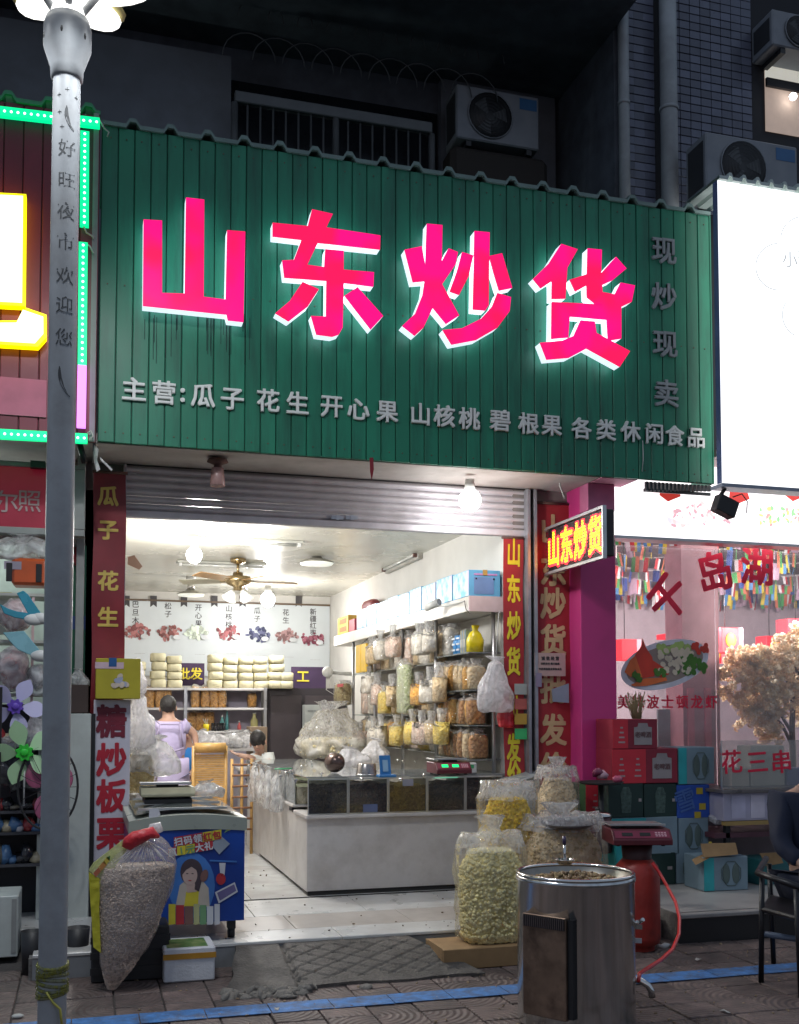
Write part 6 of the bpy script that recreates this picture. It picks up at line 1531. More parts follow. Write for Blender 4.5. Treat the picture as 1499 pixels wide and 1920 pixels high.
part('apron_strap', MB().tube([ontorso(337, 1358, .17), ontorso(341, 1376, .17), ontorso(344, 1400, .14)], .009, 6), apm, per)
part('apron_tie', MB().tube([ontorso(290, 1402, .14), ontorso(305, 1407, .175), ontorso(330, 1408, .175), ontorso(346, 1403, .14)], .010, 6).tube([ontorso(320, 1408, .18), ontorso(326, 1416, .185), ontorso(324, 1425, .18)], .010, 6).tube([ontorso(320, 1408, .18), ontorso(318, 1415, .185), ontorso(322, 1420, .18)], .008, 6), apm, per)
part('apron_skirt', MB().blob([(J['pelvis'].x, YP, .62, .20, .17), (J['pelvis'].x, YP, .80, .20, .175), (J['pelvis'].x, YP, 1.0, .20, .18), (J['pelvis'].x, YP, 1.12, .19, .17)], 24, .008, 9, 4, 2.2), lil, per)
# second person crouched in blue beyond, mostly hidden by the shopkeeper
YQ = 12.0
J = dict(pelvis=V3((Xp(352, YQ), YQ, .88)), chest=V3((Xp(354, YQ), YQ-.08, 1.14)), neck=V3((Xp(352, YQ), YQ-.12, 1.27)), head=V3((Xp(350, YQ), YQ-.14, 1.37)),
         Lsh=V3((Xp(340, YQ), YQ-.05, 1.2)), Lel=V3((Xp(338, YQ), YQ-.15, 1.0)), Lwr=V3((Xp(346, YQ), YQ-.25, .92)), Rsh=V3((Xp(365, YQ), YQ-.08, 1.18)), Rel=V3((Xp(366, YQ), YQ-.15, .98)), Rwr=V3((Xp(353, YQ), YQ-.3, .93)),
         Lhip=V3((Xp(346, YQ), YQ, .82)), Rhip=V3((Xp(360, YQ), YQ, .82)), Lkn=V3((Xp(346, YQ), YQ-.1, .5)), Rkn=V3((Xp(360, YQ), YQ-.1, .5)), Lan=V3((Xp(346, YQ), YQ, .22)), Ran=V3((Xp(360, YQ), YQ, .22)), Lto=V3((Xp(346, YQ), YQ-.1, .18)), Rto=V3((Xp(360, YQ), YQ-.1, .18)))
person('small person in bright blue mostly hidden behind the shopkeeper', J, (0, -1, -.3), pm('bright_blue_cloth', (.03, .22, .60), .8), pm('navy_trousers'), sleeve=.5, scale=.8)
# third person leaning on the counter in a white shirt
YR = 11.9
J = dict(pelvis=V3((Xp(500, YR), YR+.25, .85)), chest=V3((Xp(496, YR), YR+.1, 1.04)), neck=V3((Xp(490, YR), YR, 1.13)), head=V3((Xp(485, YR), YR-.03, 1.25)),
         Lsh=V3((Xp(476, YR), YR-.02, 1.05)), Lel=V3((Xp(468, YR), YR-.2, 1.09)), Lwr=V3((Xp(452, YR), YR-.15, 1.12)), Rsh=V3((Xp(507, YR), YR+.0, 1.05)), Rel=V3((Xp(500, YR), YR-.22, 1.03)), Rwr=V3((Xp(480, YR), YR-.25, 1.06)),
         Lhip=V3((Xp(495, YR), YR+.28, .8)), Rhip=V3((Xp(508, YR), YR+.28, .8)), Lkn=V3((Xp(492, YR), YR+.0, .55)), Rkn=V3((Xp(505, YR), YR+.0, .55)), Lan=V3((Xp(492, YR), YR+.15, .2)), Ran=V3((Xp(505, YR), YR+.15, .2)), Lto=V3((Xp(492, YR), YR+.05, .17)), Rto=V3((Xp(505, YR), YR+.05, .17)))
person('person in a white shirt leaning on folded arms at the counter end', J, (-.35, -1, -.15), pm('white_shirt', (.62, .64, .62), .8), pm('navy_trousers'), sleeve=.7, scale=1.05)
t = thing('table', 'low table end where the white-shirted person leans', 'table', (Xp(478, 11.9), 11.8, FZ))
part('top', MB().box(Xp(446, 11.8), Xp(512, 11.8), 11.65, 12.0, .96, .99), cwh, t, .004)
for px in (450, 508): part('leg', MB().box(Xp(px, 11.8)-.02, Xp(px, 11.8)+.02, 11.7, 11.74, FZ, .959), steel, t)

# bamboo chair and rack
bam = pm('bamboo', (.50, .29, .09), .4, var=.2, scale=20, rand=.15)
YC = 10.6; cx0, cx1 = Xp(362, YC), Xp(428, YC)
ch = thing('bamboo_chair', 'bamboo slatted lounge chair back in the aisle beside the shopkeeper', 'chair', ((cx0+cx1)/2, YC, FZ))
zt_ = Zp(395, 1402, YC)
for x in (cx0+.015, cx1-.015): part('frame_post', MB().cyl((x, YC, FZ), (x, YC, zt_+.02), .018), bam, ch)
part('top_roll', MB().cyl((cx0+.02, YC-.02, zt_), (cx1-.02, YC-.02, zt_), .05, n=16), bam, ch)
z = zt_-.075
while z > .62:
    part('slat', MB().box(cx0+.03, cx1-.03, YC-.008, YC+.004, z-.009, z+.009), bam, ch, .002); z -= .0215
part('seat', MB().box(cx0, cx1, YC-.55, YC-.02, .55, .585), bam, ch)
for x in (cx0+.03, cx1-.03): part('leg', MB().cyl((x, YC-.5, FZ), (x, YC-.5, .549), .018), bam, ch)
t = thing('bamboo_rack', 'brown bamboo rack standing in the aisle right of the slatted chair', 'rack', (Xp(452, 11), 11, FZ))
a, b_ = Xp(437, 11), Xp(474, 11)
for x in (a, (a+b_)/2, b_): part('post', MB().cyl((x, 11, FZ), (x, 11, 1.12), .016), bam, t)
for k in range(7): part('rail', MB().cyl((a, 10.99, .4+.11*k), (b_, 10.99, .4+.11*k), .011), pm('bamboo_dark', (.22, .10, .045), .6), t)
for k, (px, py, w_, h_, f_) in enumerate(((402, 1392, .5, .16, white_film), (440, 1395, .45, .2, clear2), (380, 1396, .3, .2, white_film), (462, 1400, .3, .22, white_film))):
    q = W(px, py+6, 12.8); bigbag('pale crumpled bag on the table below the back shelves, %s from the left' % ordn[(1, 2, 0, 3)[k]], q, w_, h_, .3, popc, 0, seed=90+k, amp=.05, film_=f_)
t = thing('table', 'low packing table under the back shelves heaped with pale bags', 'table', (Xp(420, 12.9), 12.9, FZ))
zq = W(402, 1400, 12.8).z-.02
part('top', MB().box(Xp(350, 12.8), Xp(480, 12.8), 12.6, 13.2, zq-.03, zq), cwh, t, .004)
for px in (354, 476): part('leg', MB().box(Xp(px, 12.8)-.02, Xp(px, 12.8)+.02, 12.62, 12.66, FZ, zq-.031), steel, t)
bx('carton', 'olive-tan carton beside the dark cupboard at the far right', 'carton', Xp(468, 13), Xp(500, 13), 12.9, 13.2, .7, 1.42, pm('tan_card', (.30, .22, .15), .7))

# ================================================================== shop to the left
lw_ = thing('neighbour_shop', 'cluttered toy shop front under the dark red sign at the left edge', 'shop', (-1.2, 8.4, 0))
lgrey = pm('left_grey', (.30, .31, .30), .6, var=.1, dirt=(.15, .15, .14))
part('soffit', MB().box(-4, .03, LY+.045, 8.5, 3.5, 3.56), pm('left_soffit', (.30, .28, .27), .7, dirt=(.15, .13, .12)), lw_)
part('back_wall', MB().box(-4, LX-.17, 10.4, 10.5, 0, 3.5), pm('left_wall', (.50, .55, .52), .7), lw_)
part('floor', MB().box(-4, LX-.17, 7.9, 10.4, -.01, .1), pm('floor_grout'), lw_)
part('frame', MB().box(W(160, 1, 8.2).x, W(175, 1, 8.2).x, 8.15, 8.3, 0, 3.49), lgrey, lw_, .004)
part('frame', MB().box(-3, W(160, 1, 8.2).x, 8.15, 8.3, Zp(100, 1022, 8.2), Zp(100, 1002, 8.2)), lgrey, lw_, .004)
a, b_ = W(134, 1022, 8.25), W(159, 1312, 8.25)
gd = part('green_door', MB().box(a.x-.15, b_.x, 8.25, 8.28, b_.z-.9, a.z), pm('door_green', (.008, .085, .045), .4), lw_)
part('blue_band', MB().box(a.x-.15, b_.x, 8.245, 8.249, Zp(140, 1180, 8.25), Zp(140, 1155, 8.25)), pm('band_blue', (.02, .05, .16), .5), gd)
# red lettered light box
fa, fb = W(-60, 870, 8.0), W(160, 1003, 8.0)
t = thing('light_box', 'dim red light box lettered in pale characters under the left sign', 'sign', (-.6, 8.0, fb.z))
part('face', MB().box(fa.x, W(148, 1, 8).x, 8.02, 8.03, Zp(80, 990, 8), Zp(80, 877, 8)), pm('dim_red', (.24, .012, .035), .4, emis=(.5, .02, .05), es=.12), t)
part('frame', MB().box(fa.x, fb.x, 8.0, 8.1, Zp(80, 1003, 8), Zp(80, 990, 8)).box(fa.x, fb.x, 8.0, 8.1, Zp(80, 877, 8), Zp(80, 868, 8)).box(W(148, 1, 8).x, fb.x, 8.0, 8.1, Zp(80, 990, 8), Zp(80, 877, 8)), lgrey, t, .006)
letter('character', '尔', W(13, 940, 8.015), .17, pm('pale_letter', (.42, .33, .33), .5), t, bold=.003); letter('character', '照', W(56, 939, 8.015), .17, pm('pale_letter'), t, bold=.003)
for (x, y) in ((0, 0),):
    q = W(158, 858, 7.8); t = thing('spot_lamp', 'small dark bracket lamp under the corner between the red and green signs', 'lamp', q)
    part('arm', MB().tube([W(150, 832, 7.75), W(160, 868, 7.75)], .022), pm('black'), t); part('head', MB().obox(W(72, 872, 7.95), (.05, 0, 0), (0, .03, 0), (0, 0, .025)), pm('black'), t)
solo('rag', 'pale torn film strip dangling at the left end of the soffit', 'rag', MB().prism([W(x, y, 7.75) for x, y in ((178, 834), (186, 842), (183, 862), (189, 880), (182, 884), (178, 868), (176, 850))], (0, .01, 0)), white_film)
solo('rag', 'thin pale strip pointing down to the right from the torn film', 'rag', MB().prism([W(x, y, 7.75) for x, y in ((188, 856), (212, 880), (210, 883), (189, 862))], (0, .008, 0)), white_film)
# ornament on the green door
q = W(143, 1090, 8.2); t = thing('ornament', 'red knotted cord with a golden wooden tag on the green door', 'ornament', q)
part('cord', MB().tube([W(143, 1026, 8.22), W(143, 1060, 8.22)], .008), pm('cord_red', (.40, .03, .04), .6), t)
part('knot', MB().obox(W(143, 1047, 8.21), (.02, 0, .02), (0, .01, 0), (-.02, 0, .02)), pm('cord_red'), t)
part('tag', MB().box(W(136, 1, 8.2).x, W(150, 1, 8.2).x, 8.2, 8.21, Zp(143, 1112, 8.2), Zp(143, 1064, 8.2)), pm('tag_gold', (.42, .34, .14), .5), t, .004)
# white cabinet door beside the lamp post
a, b_ = W(124, 1338, 7.95), W(166, 1756, 7.95)
t = thing('cabinet', 'tall plain white cabinet panel standing right of the lamp post', 'cabinet', ((a.x+b_.x)/2, 8.0, b_.z))
part('door', MB().box(a.x-.18, b_.x, 7.95, 8.0, max(b_.z, 0.01), a.z), pm('cabinet_white', (.52, .56, .53), .45, var=.05, dirt=(.3, .3, .28)), t, .004)
part('edge', MB().box(b_.x+.002, b_.x+.03, 7.96, 8.06, max(b_.z, 0.01), a.z), pm('black'), t)
bx('box', 'dark brown box on top of the white cabinet panel', 'box', Xp(128, 8.05), Xp(167, 8.05), 8.0, 8.2, Zp(150, 1337, 8.05), Zp(150, 1284, 8.05), pm('dark_brown_box', (.055, .035, .03), .6))
bigbag('silvery crumpled bag on the dark brown box', W(148, 1284, 8.1), .14, .12, .12, popc, 0, seed=120, amp=.03, film_=clear2)
# low dark drums on the ground behind the post
for k, (x0, x1, y0_, yb_2) in enumerate(((36, 78, 1765, 1838), (122, 168, 1755, 1830))):
    a, b_ = WG(x0, yb_2), WG(x1, yb_2)
    solo('bucket', 'low black bucket on the ground %s the lamp post' % ('left of' if k == 0 else 'right of'), 'bucket', MB().lathe([(0, 0), ((b_.x-a.x)*.42, 0), ((b_.x-a.x)*.52, .26), ((b_.x-a.x)*.5, .26), ((b_.x-a.x)*.4, .01), (0, .01)], ((a.x+b_.x)/2, a.y+.15, 0), 24), pm('black_plastic'))
a, b_ = WG(2, 1805, 0), WG(33, 1805, 0)
t = thing('cabinet', 'small pale metal cabinet at the bottom left edge', 'cabinet', (a.x, a.y, 0)); zc_ = Zp(20, 1680, a.y)
part('body', MB().box(a.x-.5, b_.x, a.y, a.y+.4, .03, zc_), pm('cabinet_white'), t, .006); part('post', MB().box(b_.x-.04, b_.x-.01, a.y-.006, a.y-.001, .06, zc_-.02), lgrey, t)
# shelf stall with merchandise
t = thing('shelf_stall', 'dark merchandise stall of the toy shop left of the lamp post', 'stall', (-1.2, 8.1, 0)); Ys = 7.9
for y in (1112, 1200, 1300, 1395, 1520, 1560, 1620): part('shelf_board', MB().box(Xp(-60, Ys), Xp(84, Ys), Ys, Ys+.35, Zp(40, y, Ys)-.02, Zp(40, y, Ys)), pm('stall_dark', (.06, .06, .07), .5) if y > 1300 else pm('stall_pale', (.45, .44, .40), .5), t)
part('back_panel', MB().box(Xp(-60, Ys), Xp(88, Ys), Ys+.36, Ys+.38, .0, Zp(40, 1320, Ys)), pm('stall_back', (.02, .02, .028), .5), t)
part('upright', MB().box(Xp(58, Ys), Xp(63, Ys), Ys-.02, Ys-.002, Zp(40, 1400, Ys), Zp(40, 1120, Ys)), pm('pink_post', (.6, .42, .42), .5), t)
part('upright', MB().box(Xp(-2, Ys-.3), Xp(5, Ys-.3), Ys-.3, Ys-.27, .5, Zp(0, 1290, Ys)), pm('black'), t)
a, b_ = W(23, 1045, Ys), W(88, 1098, Ys)
t = thing('toy_case', 'orange plastic case with a grey label on the stall', 'case', ((a.x+b_.x)/2, Ys+.1, b_.z))
part('case', MB().box(a.x, b_.x, Ys, Ys+.22, b_.z, a.z), pm('case_orange', (.52, .085, .015), .35, coat=.3), t, .02)
part('label', MB().box(W(28, 1, Ys).x, W(60, 1, Ys).x, Ys-.003, Ys-.001, Zp(40, 1068, Ys), Zp(40, 1053, Ys)), pm('grey_label', (.32, .28, .34), .4), t)
for px in (14, 70): part('latch', MB().box(Xp(px, Ys)-.02, Xp(px, Ys)+.02, Ys-.012, Ys-.001, b_.z+.02, a.z-.04), pm('black'), t, .003)
bigbag('crumpled clear bag on top of the orange case', W(40, 1047, Ys+.1), .48, .17, .2, popc, 0, seed=121, amp=.05, film_=clear2)
pkp = pm('pink_plush', (.62, .33, .33), .8, bump=.4, bscale=60)
for k, (cx_, cy_, rx_, ry_) in enumerate(((30, 1155, 26, 30), (26, 1255, 28, 38), (70, 1270, 16, 22))):
    c = W(cx_, cy_, Ys-.05); r_ = rx_*c.length/2000*.98; rz_ = ry_*c.length/2000
    t = thing('plush_toy', ['pink plush ball in clear wrap on the upper stall shelf', 'large pink plush ball in clear wrap on the middle stall shelf', 'small pale wrapped ball beside the lamp post'][k], 'plush toy', c-V3((0, 0, rz_)))
    part('plush', MB().ell(c, r_*.88, r_*.8, rz_*.88, 18, 12), pkp if k < 2 else pm('pale_plush', (.6, .6, .6), .7), t)
    mb = MB().ell(c, r_, r_*.95, rz_, 26, 16); mb.v = [v+.022*noise.noise_vector(v*15) for v in mb.v]; part('wrap', mb, clear2, t)
# pinwheels
def pinwheel(label, cx_, cy_, Y, rp, n_, col_, hubc, rot=0, tilt=0, nm='p'):
    c = W(cx_, cy_, Y); s_ = c.length/2000; t = thing('pinwheel', label, 'pinwheel', c)
    for k in range(n_):
        a_ = rot+math.tau*k/n_; u_ = V3((math.cos(a_), 0, math.sin(a_))); v_ = V3((-u_.z, .35, u_.x))
        pts = []
        for i in range(14):
            q = i/13; L_ = rp*s_*(.12+.88*q); pts.append((L_, rp*s_*.27*math.sin(math.pi*min(1, q*1.0)**1.25)*1.0+.004))
        o_ = [c+u_*a+v_*b for a, b in pts]+[c+u_*a-v_*b*.9 for a, b in reversed(pts)]
        part('petal', MB().prism(o_, (0, .003, 0)), col_, t)
    hb = MB(); hr = rp*s_*.27
    pts = []
    for i in range(32):
        a_ = math.tau*i/32; rr_ = hr*(1 if (i // 2) % 2 else .78); pts.append(c+V3((rr_*math.cos(a_), -.03, rr_*math.sin(a_))))
    hb.prism(pts, (0, .03, 0)); part('hub', hb, hubc, t, .003)
    part('button', MB().ell(c+V3((0, -.033, 0)), hr*.45, .012, hr*.45, 14, 8), hubc, t)
    part('stick', MB().cyl(c+V3((0, .02, 0)), c+V3((0, .02, -rp*s_*1.6)), .006), socket, t)
pl1 = pm('petal_lilac', (.55, .53, .78), .35, alpha=.85, var=.05); pl2 = pm('petal_green', (.48, .72, .42), .35, alpha=.9, var=.05)
pinwheel('pale lilac pinwheel with a purple hub at the stall', 30, 1325, Ys-.25, 52, 5, pl1, pm('hub_purple', (.12, .06, .42), .3), 1.1)
pinwheel('pale green pinwheel with a bright green hub below the lilac one', 47, 1411, Ys-.3, 58, 5, pl2, pm('hub_green', (.03, .50, .04), .3), .6)
# turquoise flippers
tq = pm('turquoise', (.03, .26, .36), .25, coat=.4); tq2 = pm('pale_turquoise', (.20, .42, .48), .25, coat=.4)
for k, (A, B, C_, m_) in enumerate((((32, 1112), (52, 1108), (76, 1140), tq), ((0, 1132), (8, 1158), (56, 1158), tq), ((6, 1186), (52, 1184), (74, 1218), tq2))):
    t = thing('plastic_toy', ['upright turquoise plastic toy blade left of the lamp post', 'flat turquoise plastic toy blade reaching from the left edge', 'pale turquoise glossy toy blade below the other two'][k], 'toy', W(B[0], B[1], Ys-.3))
    pts = [[A, (45, 1107), (54, 1115), (78, 1150), (70, 1163), (56, 1155), (42, 1130)], [A, (14, 1140), (32, 1146), (56, 1150), (57, 1163), (28, 1158), (8, 1150)], [A, (46, 1183), (64, 1205), (78, 1222), (66, 1232), (34, 1218), (22, 1206)]][k]
    part('blade', MB().prism([W(x, y, Ys-.3) for x, y in pts], (0, .02, 0)), m_, t, .004)
    part('tip', MB().ell(W(*[(78, 1160), (66, 1162), (78, 1230)][k], Ys-.32), .07, .03, .04, 12, 8), socket, t)
# round fan guard behind the post
c = W(91, 1476, 7.6); s_ = c.length/2000
t = thing('electric_fan', 'round electric fan with pink blades half hidden behind the lamp post', 'fan', c)
part('guard', MB().tube([c+V3((50*s_*math.cos(q), 0, 74*s_*math.sin(q))) for q in [math.tau*i/36 for i in range(36)]], .008, 6, closed=True), pm('black_plastic'), t)
gw = MB()
for i in range(20):
    q = math.tau*i/20; gw.tube([c+V3((0, -.05, 0)), c+V3((30*s_*math.cos(q), -.045, 44*s_*math.sin(q))), c+V3((50*s_*math.cos(q), 0, 74*s_*math.sin(q)))], .0025, 4)
part('guard_wires', gw, pm('black_plastic'), t, stuff=True)
for k in range(3):
    q = k*2.09+2.5; part('blade', MB().ell(c+V3((24*s_*math.cos(q), 0.02, 36*s_*math.sin(q))), 20*s_, .006, 24*s_, 14, 8), pm('fan_pink', (.45, .12, .22), .2, coat=.5), t)  # blades coloured glossy pink
part('hub', MB().ell(c+V3((0, -.02, 0)), .05, .04, .05), pm('black_plastic'), t)
part('stand', MB().cyl(c+V3((0, .03, -.3)), (c.x, c.y+.03, .02), .02), pm('black_plastic'), t)
# jumble of small goods on the dark shelves
rn = random.Random(17)
gc = [((.04, .04, .05), .3), ((.30, .03, .035), .4), ((.06, .14, .28), .3), ((.5, .5, .52), .25), ((.10, .09, .07), .4), ((.35, .30, .20), .4), ((.02, .02, .025), .2)]
gcn = ['black', 'red', 'blue', 'pale', 'brown', 'tan', 'glossy dark']; k = 0
for si, y in enumerate((1395, 1520, 1560, 1620)):
    zsh = Zp(40, y, Ys)
    for q in range(7):
        px = -12+q*14+rn.uniform(-3, 3); i = rn.randrange(7); x = Xp(px, Ys+.05); h_ = rn.uniform(.05, .13) if si != 1 else rn.uniform(.04, .09)
        mb = MB().blob([(x, Ys+.06, zsh+.002, .035, .05), (x+.005, Ys+.06, zsh+h_*.5, .045, .06), (x, Ys+.07, zsh+h_, .025, .03)], 10, .02, 14, q*3+si, 3)
        solo('small_goods', '%s trinket, %s from the left on the %s dark stall shelf' % (gcn[i], ordn[q], ordn[si]), 'trinket', mb, pm('goods_%d' % i, gc[i][0], gc[i][1], coat=.3), 'trinkets on the dark stall shelves')
for k in range(5):
    mb = MB().blob([(Xp(5+k*17, Ys), Ys+.02, Zp(40, 1470+k*4, Ys), .06, .06), (Xp(5+k*17, Ys), Ys+.02, Zp(40, 1440+k*6, Ys), .075, .08), (Xp(8+k*15, Ys), Ys+.02, Zp(40, 1425, Ys), .03, .05)], 14, .05, 8, k*7, 3)
    solo('small_goods', 'crumpled dark wrapped toy in the stall, %s from the left' % ordn[k], 'toy', mb, pm('dark_wrap', (.05, .05, .06), .2, coat=.5, bump=.8, bscale=20), 'dark wrapped toys on the stall')
for k, (px, w_, h_) in enumerate(((62, .2, .2), (70, .22, .18), (40, .25, .12))):
    bigbag(['clear bag of white socks by the lamp post', 'white film bag lower down by the lamp post', 'pale film bag beside the purple hub'][k], W(px, (1300, 1392, 1398)[k], Ys+.0), w_, h_, .16, popc, 0, seed=130+k, amp=.04, film_=(clear2, white_film, clear2)[k])
# shop light of the toy shop's back room comes from its own strip
t = thing('tube_light', 'cold strip light on the ceiling of the toy shop', 'light fixture', (-1.6, 9.4, 3.4))
part('housing', MB().box(-2.4, -.5, 9.35, 9.45, 3.44, 3.49), socket, t); part('tube', MB().cyl((-2.35, 9.4, 3.41), (-.55, 9.4, 3.41), .02), em('tube_glow', (.9, 1, .95), 10), t)
lamp('tube_lamp', (-1.4, 9.3, 3.3), 40, (.85, 1, .93), .15, t)
t = thing('picture_panel', 'yellow-edged panel on the pale wall behind the plush balls', 'panel', W(0, 1150, 9.0))
part('panel', MB().box(Xp(-40, 9), Xp(20, 9), 9.0, 9.02, Zp(0, 1190, 9), Zp(0, 1110, 9)), pm('yellow_edge_panel', (.55, .5, .08), .5), t); part('picture', MB().box(Xp(-40, 9), Xp(14, 9), 8.995, 8.999, Zp(0, 1190, 9), Zp(0, 1118, 9)), pm('cabinet_white'), t)

# ================================================================== restaurant on the right
GY = 8.35; X0r = 4.29; ZR = .2
rest = thing('restaurant', 'brightly lit barbecue restaurant front to the right of the pink pillar', 'restaurant', (6, GY, 0))
part('platform', MB().box(3.96, 10, 6.62, 12.6, -.02, ZR-.001), concrete, rest)
part('kerb_edge', MB().box(3.962, 10, 6.585, 6.66, ZR-.03, ZR), pm('kerb_grey', (.35, .33, .31), .6, dirt=(.15, .14, .13)), rest, .006)
part('platform_tiles', MB().box(3.97, 10, 6.665, 12.5, ZR-.0, ZR+.003), pm('warm_tile', (.45, .42, .39), .35, dirt=(.25, .22, .2), var=.1), rest)
part('riser', MB().box(3.96, 10, 6.60, 6.618, 0, ZR-.031), pm('black_riser', (.02, .018, .018), .5), rest)
rwall = pm('restaurant_wall', (.52, .44, .48), .6, var=.08)
part('back_wall', MB().box(X0r, 10, 12.5, 12.6, 0, 3.6), rwall, rest)
part('ceiling', MB().box(X0r, 10, GY+.05, 12.5, 3.5, 3.6), pm('dark_ceiling', (.16, .14, .15), .6), rest)
part('wall', MB().box(RX+.17, X0r-.01, 8.52, 12.5, 0, 3.5), rwall, rest)
part('soffit', MB().box(5.03, 10, 7.45, 7.79, 3.73, 3.79).box(4.31, 10, 7.80, 8.3, 3.73, 3.79), pm('rest_soffit', (.34, .22, .22), .5), rest)
rgl = glassm('shopfront_glass', (.96, .93, .95), .11, .02)
xg = [X0r+.0, Xp(1345, GY), Xp(1600, GY)]
for a, b_ in zip(xg, xg[1:]): part('glass_pane', MB().box(a+.004, b_-.004, GY, GY+.012, ZR+.45, 3.06), rgl, rest)
part('glass_sill', MB().box(X0r, 8, GY-.02, GY+.06, ZR+.003, ZR+.449), pm('sill_dark', (.12, .1, .11), .5), rest)
part('column', MB().box(Xp(1276, GY+.5), Xp(1345, GY+.5), GY+.45, GY+.75, ZR, 3.49), pm('pale_pink_column', (.55, .32, .34), .5), rest)
for k, px in enumerate((1290, 1322)): part('stripe', MB().box(Xp(px, GY+.44), Xp(px+12, GY+.44), GY+.435, GY+.448, ZR, Zp(px, 1290, GY+.44)), pm('pink_stripe', (.75, .30, .34), .5), rest)
part('grey_panel', MB().box(Xp(1232, GY+.7), Xp(1274, GY+.7), GY+.68, GY+.7, ZR, Zp(1250, 1330, GY+.7)), pm('aqua_panel', (.24, .33, .32), .4), rest)
# white menu light box above the glass
la = W(1152, 895, 8.0); zl0, zl1 = Zp(1152, 1003, 8.0), 3.72
lbx = thing('menu_light_box', 'long glowing white menu light box above the restaurant window', 'light box', (6, 8.0, zl0))
part('case', MB().box(la.x+.0, 9.5, 8.005, 8.15, zl0, zl1), em('white_face', (1, .97, 1), 1.35), lbx)
part('bottom_trim', MB().box(la.x, 9.5, 7.99, 8.16, zl0-.025, zl0-.001), alu, lbx)
rn = random.Random(9)
def food(parent, x0, x1, y0, y1, Y, cols_, n, nm, r0=7):
    ms = [MB() for _ in cols_]
    for k in range(n):
        px, py = rn.uniform(x0, x1), rn.uniform(y0, y1); r_ = rn.uniform(r0*.5, r0)*.0043
        disc(ms[k % len(cols_)], W(px, py, Y)+V3((0, -.0003*k, 0)), r_*rn.uniform(.8, 1.6), r_*.7, n=7, th=.0003, rot=rn.random()*3)
    for m_, c in zip(ms, cols_): part(nm, m_, em('ef_%.2f_%.2f_%.2f' % c, c, 1.1), parent, stuff=True)
food(lbx, 1262, 1366, 942, 988, 7.998, [(.85, .55, .55), (.9, .8, .75), (.6, .35, .4), (1, .9, .9)], 90, 'food_picture', 6)
food(lbx, 1426, 1520, 952, 985, 7.998, [(.95, .7, .25), (.85, .35, .35), (.3, .7, .3), (1, .9, .7)], 60, 'food_picture', 6)
pk_ = em('faint_pink_print', (.95, .72, .78), 1.1); gy_ = em('faint_grey_print', (.62, .6, .68), 1.1)
part('knife_picture', MB().prism([W(x, y, 7.996) for x, y in ((1250, 968), (1290, 982), (1330, 988), (1262, 984), (1254, 980))], (0, .002, 0)), gy_, lbx)
letter('caption', '精品涮肉', W(1310, 1003, 7.996), .075, pk_, lbx); letter('caption', '招牌烤串', W(1448, 1012, 7.996), .075, pk_, lbx); letter('caption', '味', W(1170, 930, 7.996), .1, pk_, lbx)
lamp('light_box_glow', ((la.x+8)/2-.6, 7.8, 3.3), 0.001, parent=lbx)
# big white billboard
bY = 7.42
q = [W(1346, 338, bY), W(1349, 905, bY)]
bb = thing('billboard', 'large blown-out white lit billboard at the right edge', 'billboard', (q[0].x+1, bY, q[1].z))
zb0, zb1 = q[1].z, q[0].z
part('case', MB().box(q[0].x, q[0].x+3.2, bY, bY+.06, zb0, zb1), em('billboard_white', (.96, .98, 1), 1.25), bb)
part('left_trim', MB().box(q[0].x-.005, q[0].x-.001, bY-.002, bY+.062, zb0, zb1), pm('trim_blue', (.14, .18, .36), .4), bb)
part('bottom_trim', MB().box(q[0].x, q[0].x+3.2, bY-.006, bY+.16, zb0-.03, zb0-.001), pm('trim_grey', (.30, .34, .42), .4), bb)
cap(q[0].x, q[0].x+3.2, bY-.01, zb1+.002, .13, .035, pm('pale_cap', (.5, .58, .55), .4), bb)
gln = em('logo_grey', (.38, .40, .42), .9)
def arc(cx_, cy_, r_, a0, a1, wd=.004):
    part('logo_line', MB().tube([W(cx_+r_*math.cos(R(a)), cy_-r_*math.sin(R(a)), bY-.004) for a in [a0+(a1-a0)*i/16 for i in range(17)]], wd, 5), gln, bb)
arc(1507, 448, 42, 95, 190); arc(1462, 500, 44, 95, 268); arc(1512, 590, 44, 150, 240)
letter('logo_character', '小', W(1482, 486, bY-.002), .15, gln, bb); letter('logo_character', '聚', W(1510, 486, bY-.002), .15, gln, bb)
# grille of slats under the green sign's right end
gx0, gx1 = Xp(1216, 7.74), Xp(1342, 7.74)
t = thing('slat_grille', 'dark vertical slat strip hanging under the right end of the green sign', 'grille', ((gx0+gx1)/2, 7.74, 3.3))
n = 17
for k in range(n): part('slat', MB().box(gx0+(gx1-gx0)*k/n, gx0+(gx1-gx0)*k/n+.022, 7.73, 7.76, Zp(1280, 935, 7.74)-.01+.055*(1-0)+k*.002, 3.487), pm('slat_dark', (.03, .04, .045), .5), t)
part('rail', MB().box(gx0, gx1, 7.762, 7.78, Zp(1280, 935, 7.74)+.045, Zp(1280, 935, 7.74)+.07), pm('slat_dark'), t)
# flood lamp on a bracket at the billboard corner
q = W(1360, 950, 7.5); t = thing('flood_lamp', 'small black flood lamp hanging at the lower left corner of the billboard', 'lamp', q)
part('head', MB().obox(q, (.085, 0, -.035), (0, .05, 0), (.025, 0, .065)), pm('black_plastic'), t, .006)
part('bracket', MB().tube([W(1354, 900, 7.5), W(1359, 918, 7.5), W(1350, 932, 7.5)], .018), pm('black'), t)
part('cable', MB().tube([W(1375, 932, 7.5), W(1392, 926, 7.5), W(1402, 940, 7.5), W(1401, 962, 7.5)], .005), pm('black'), t)
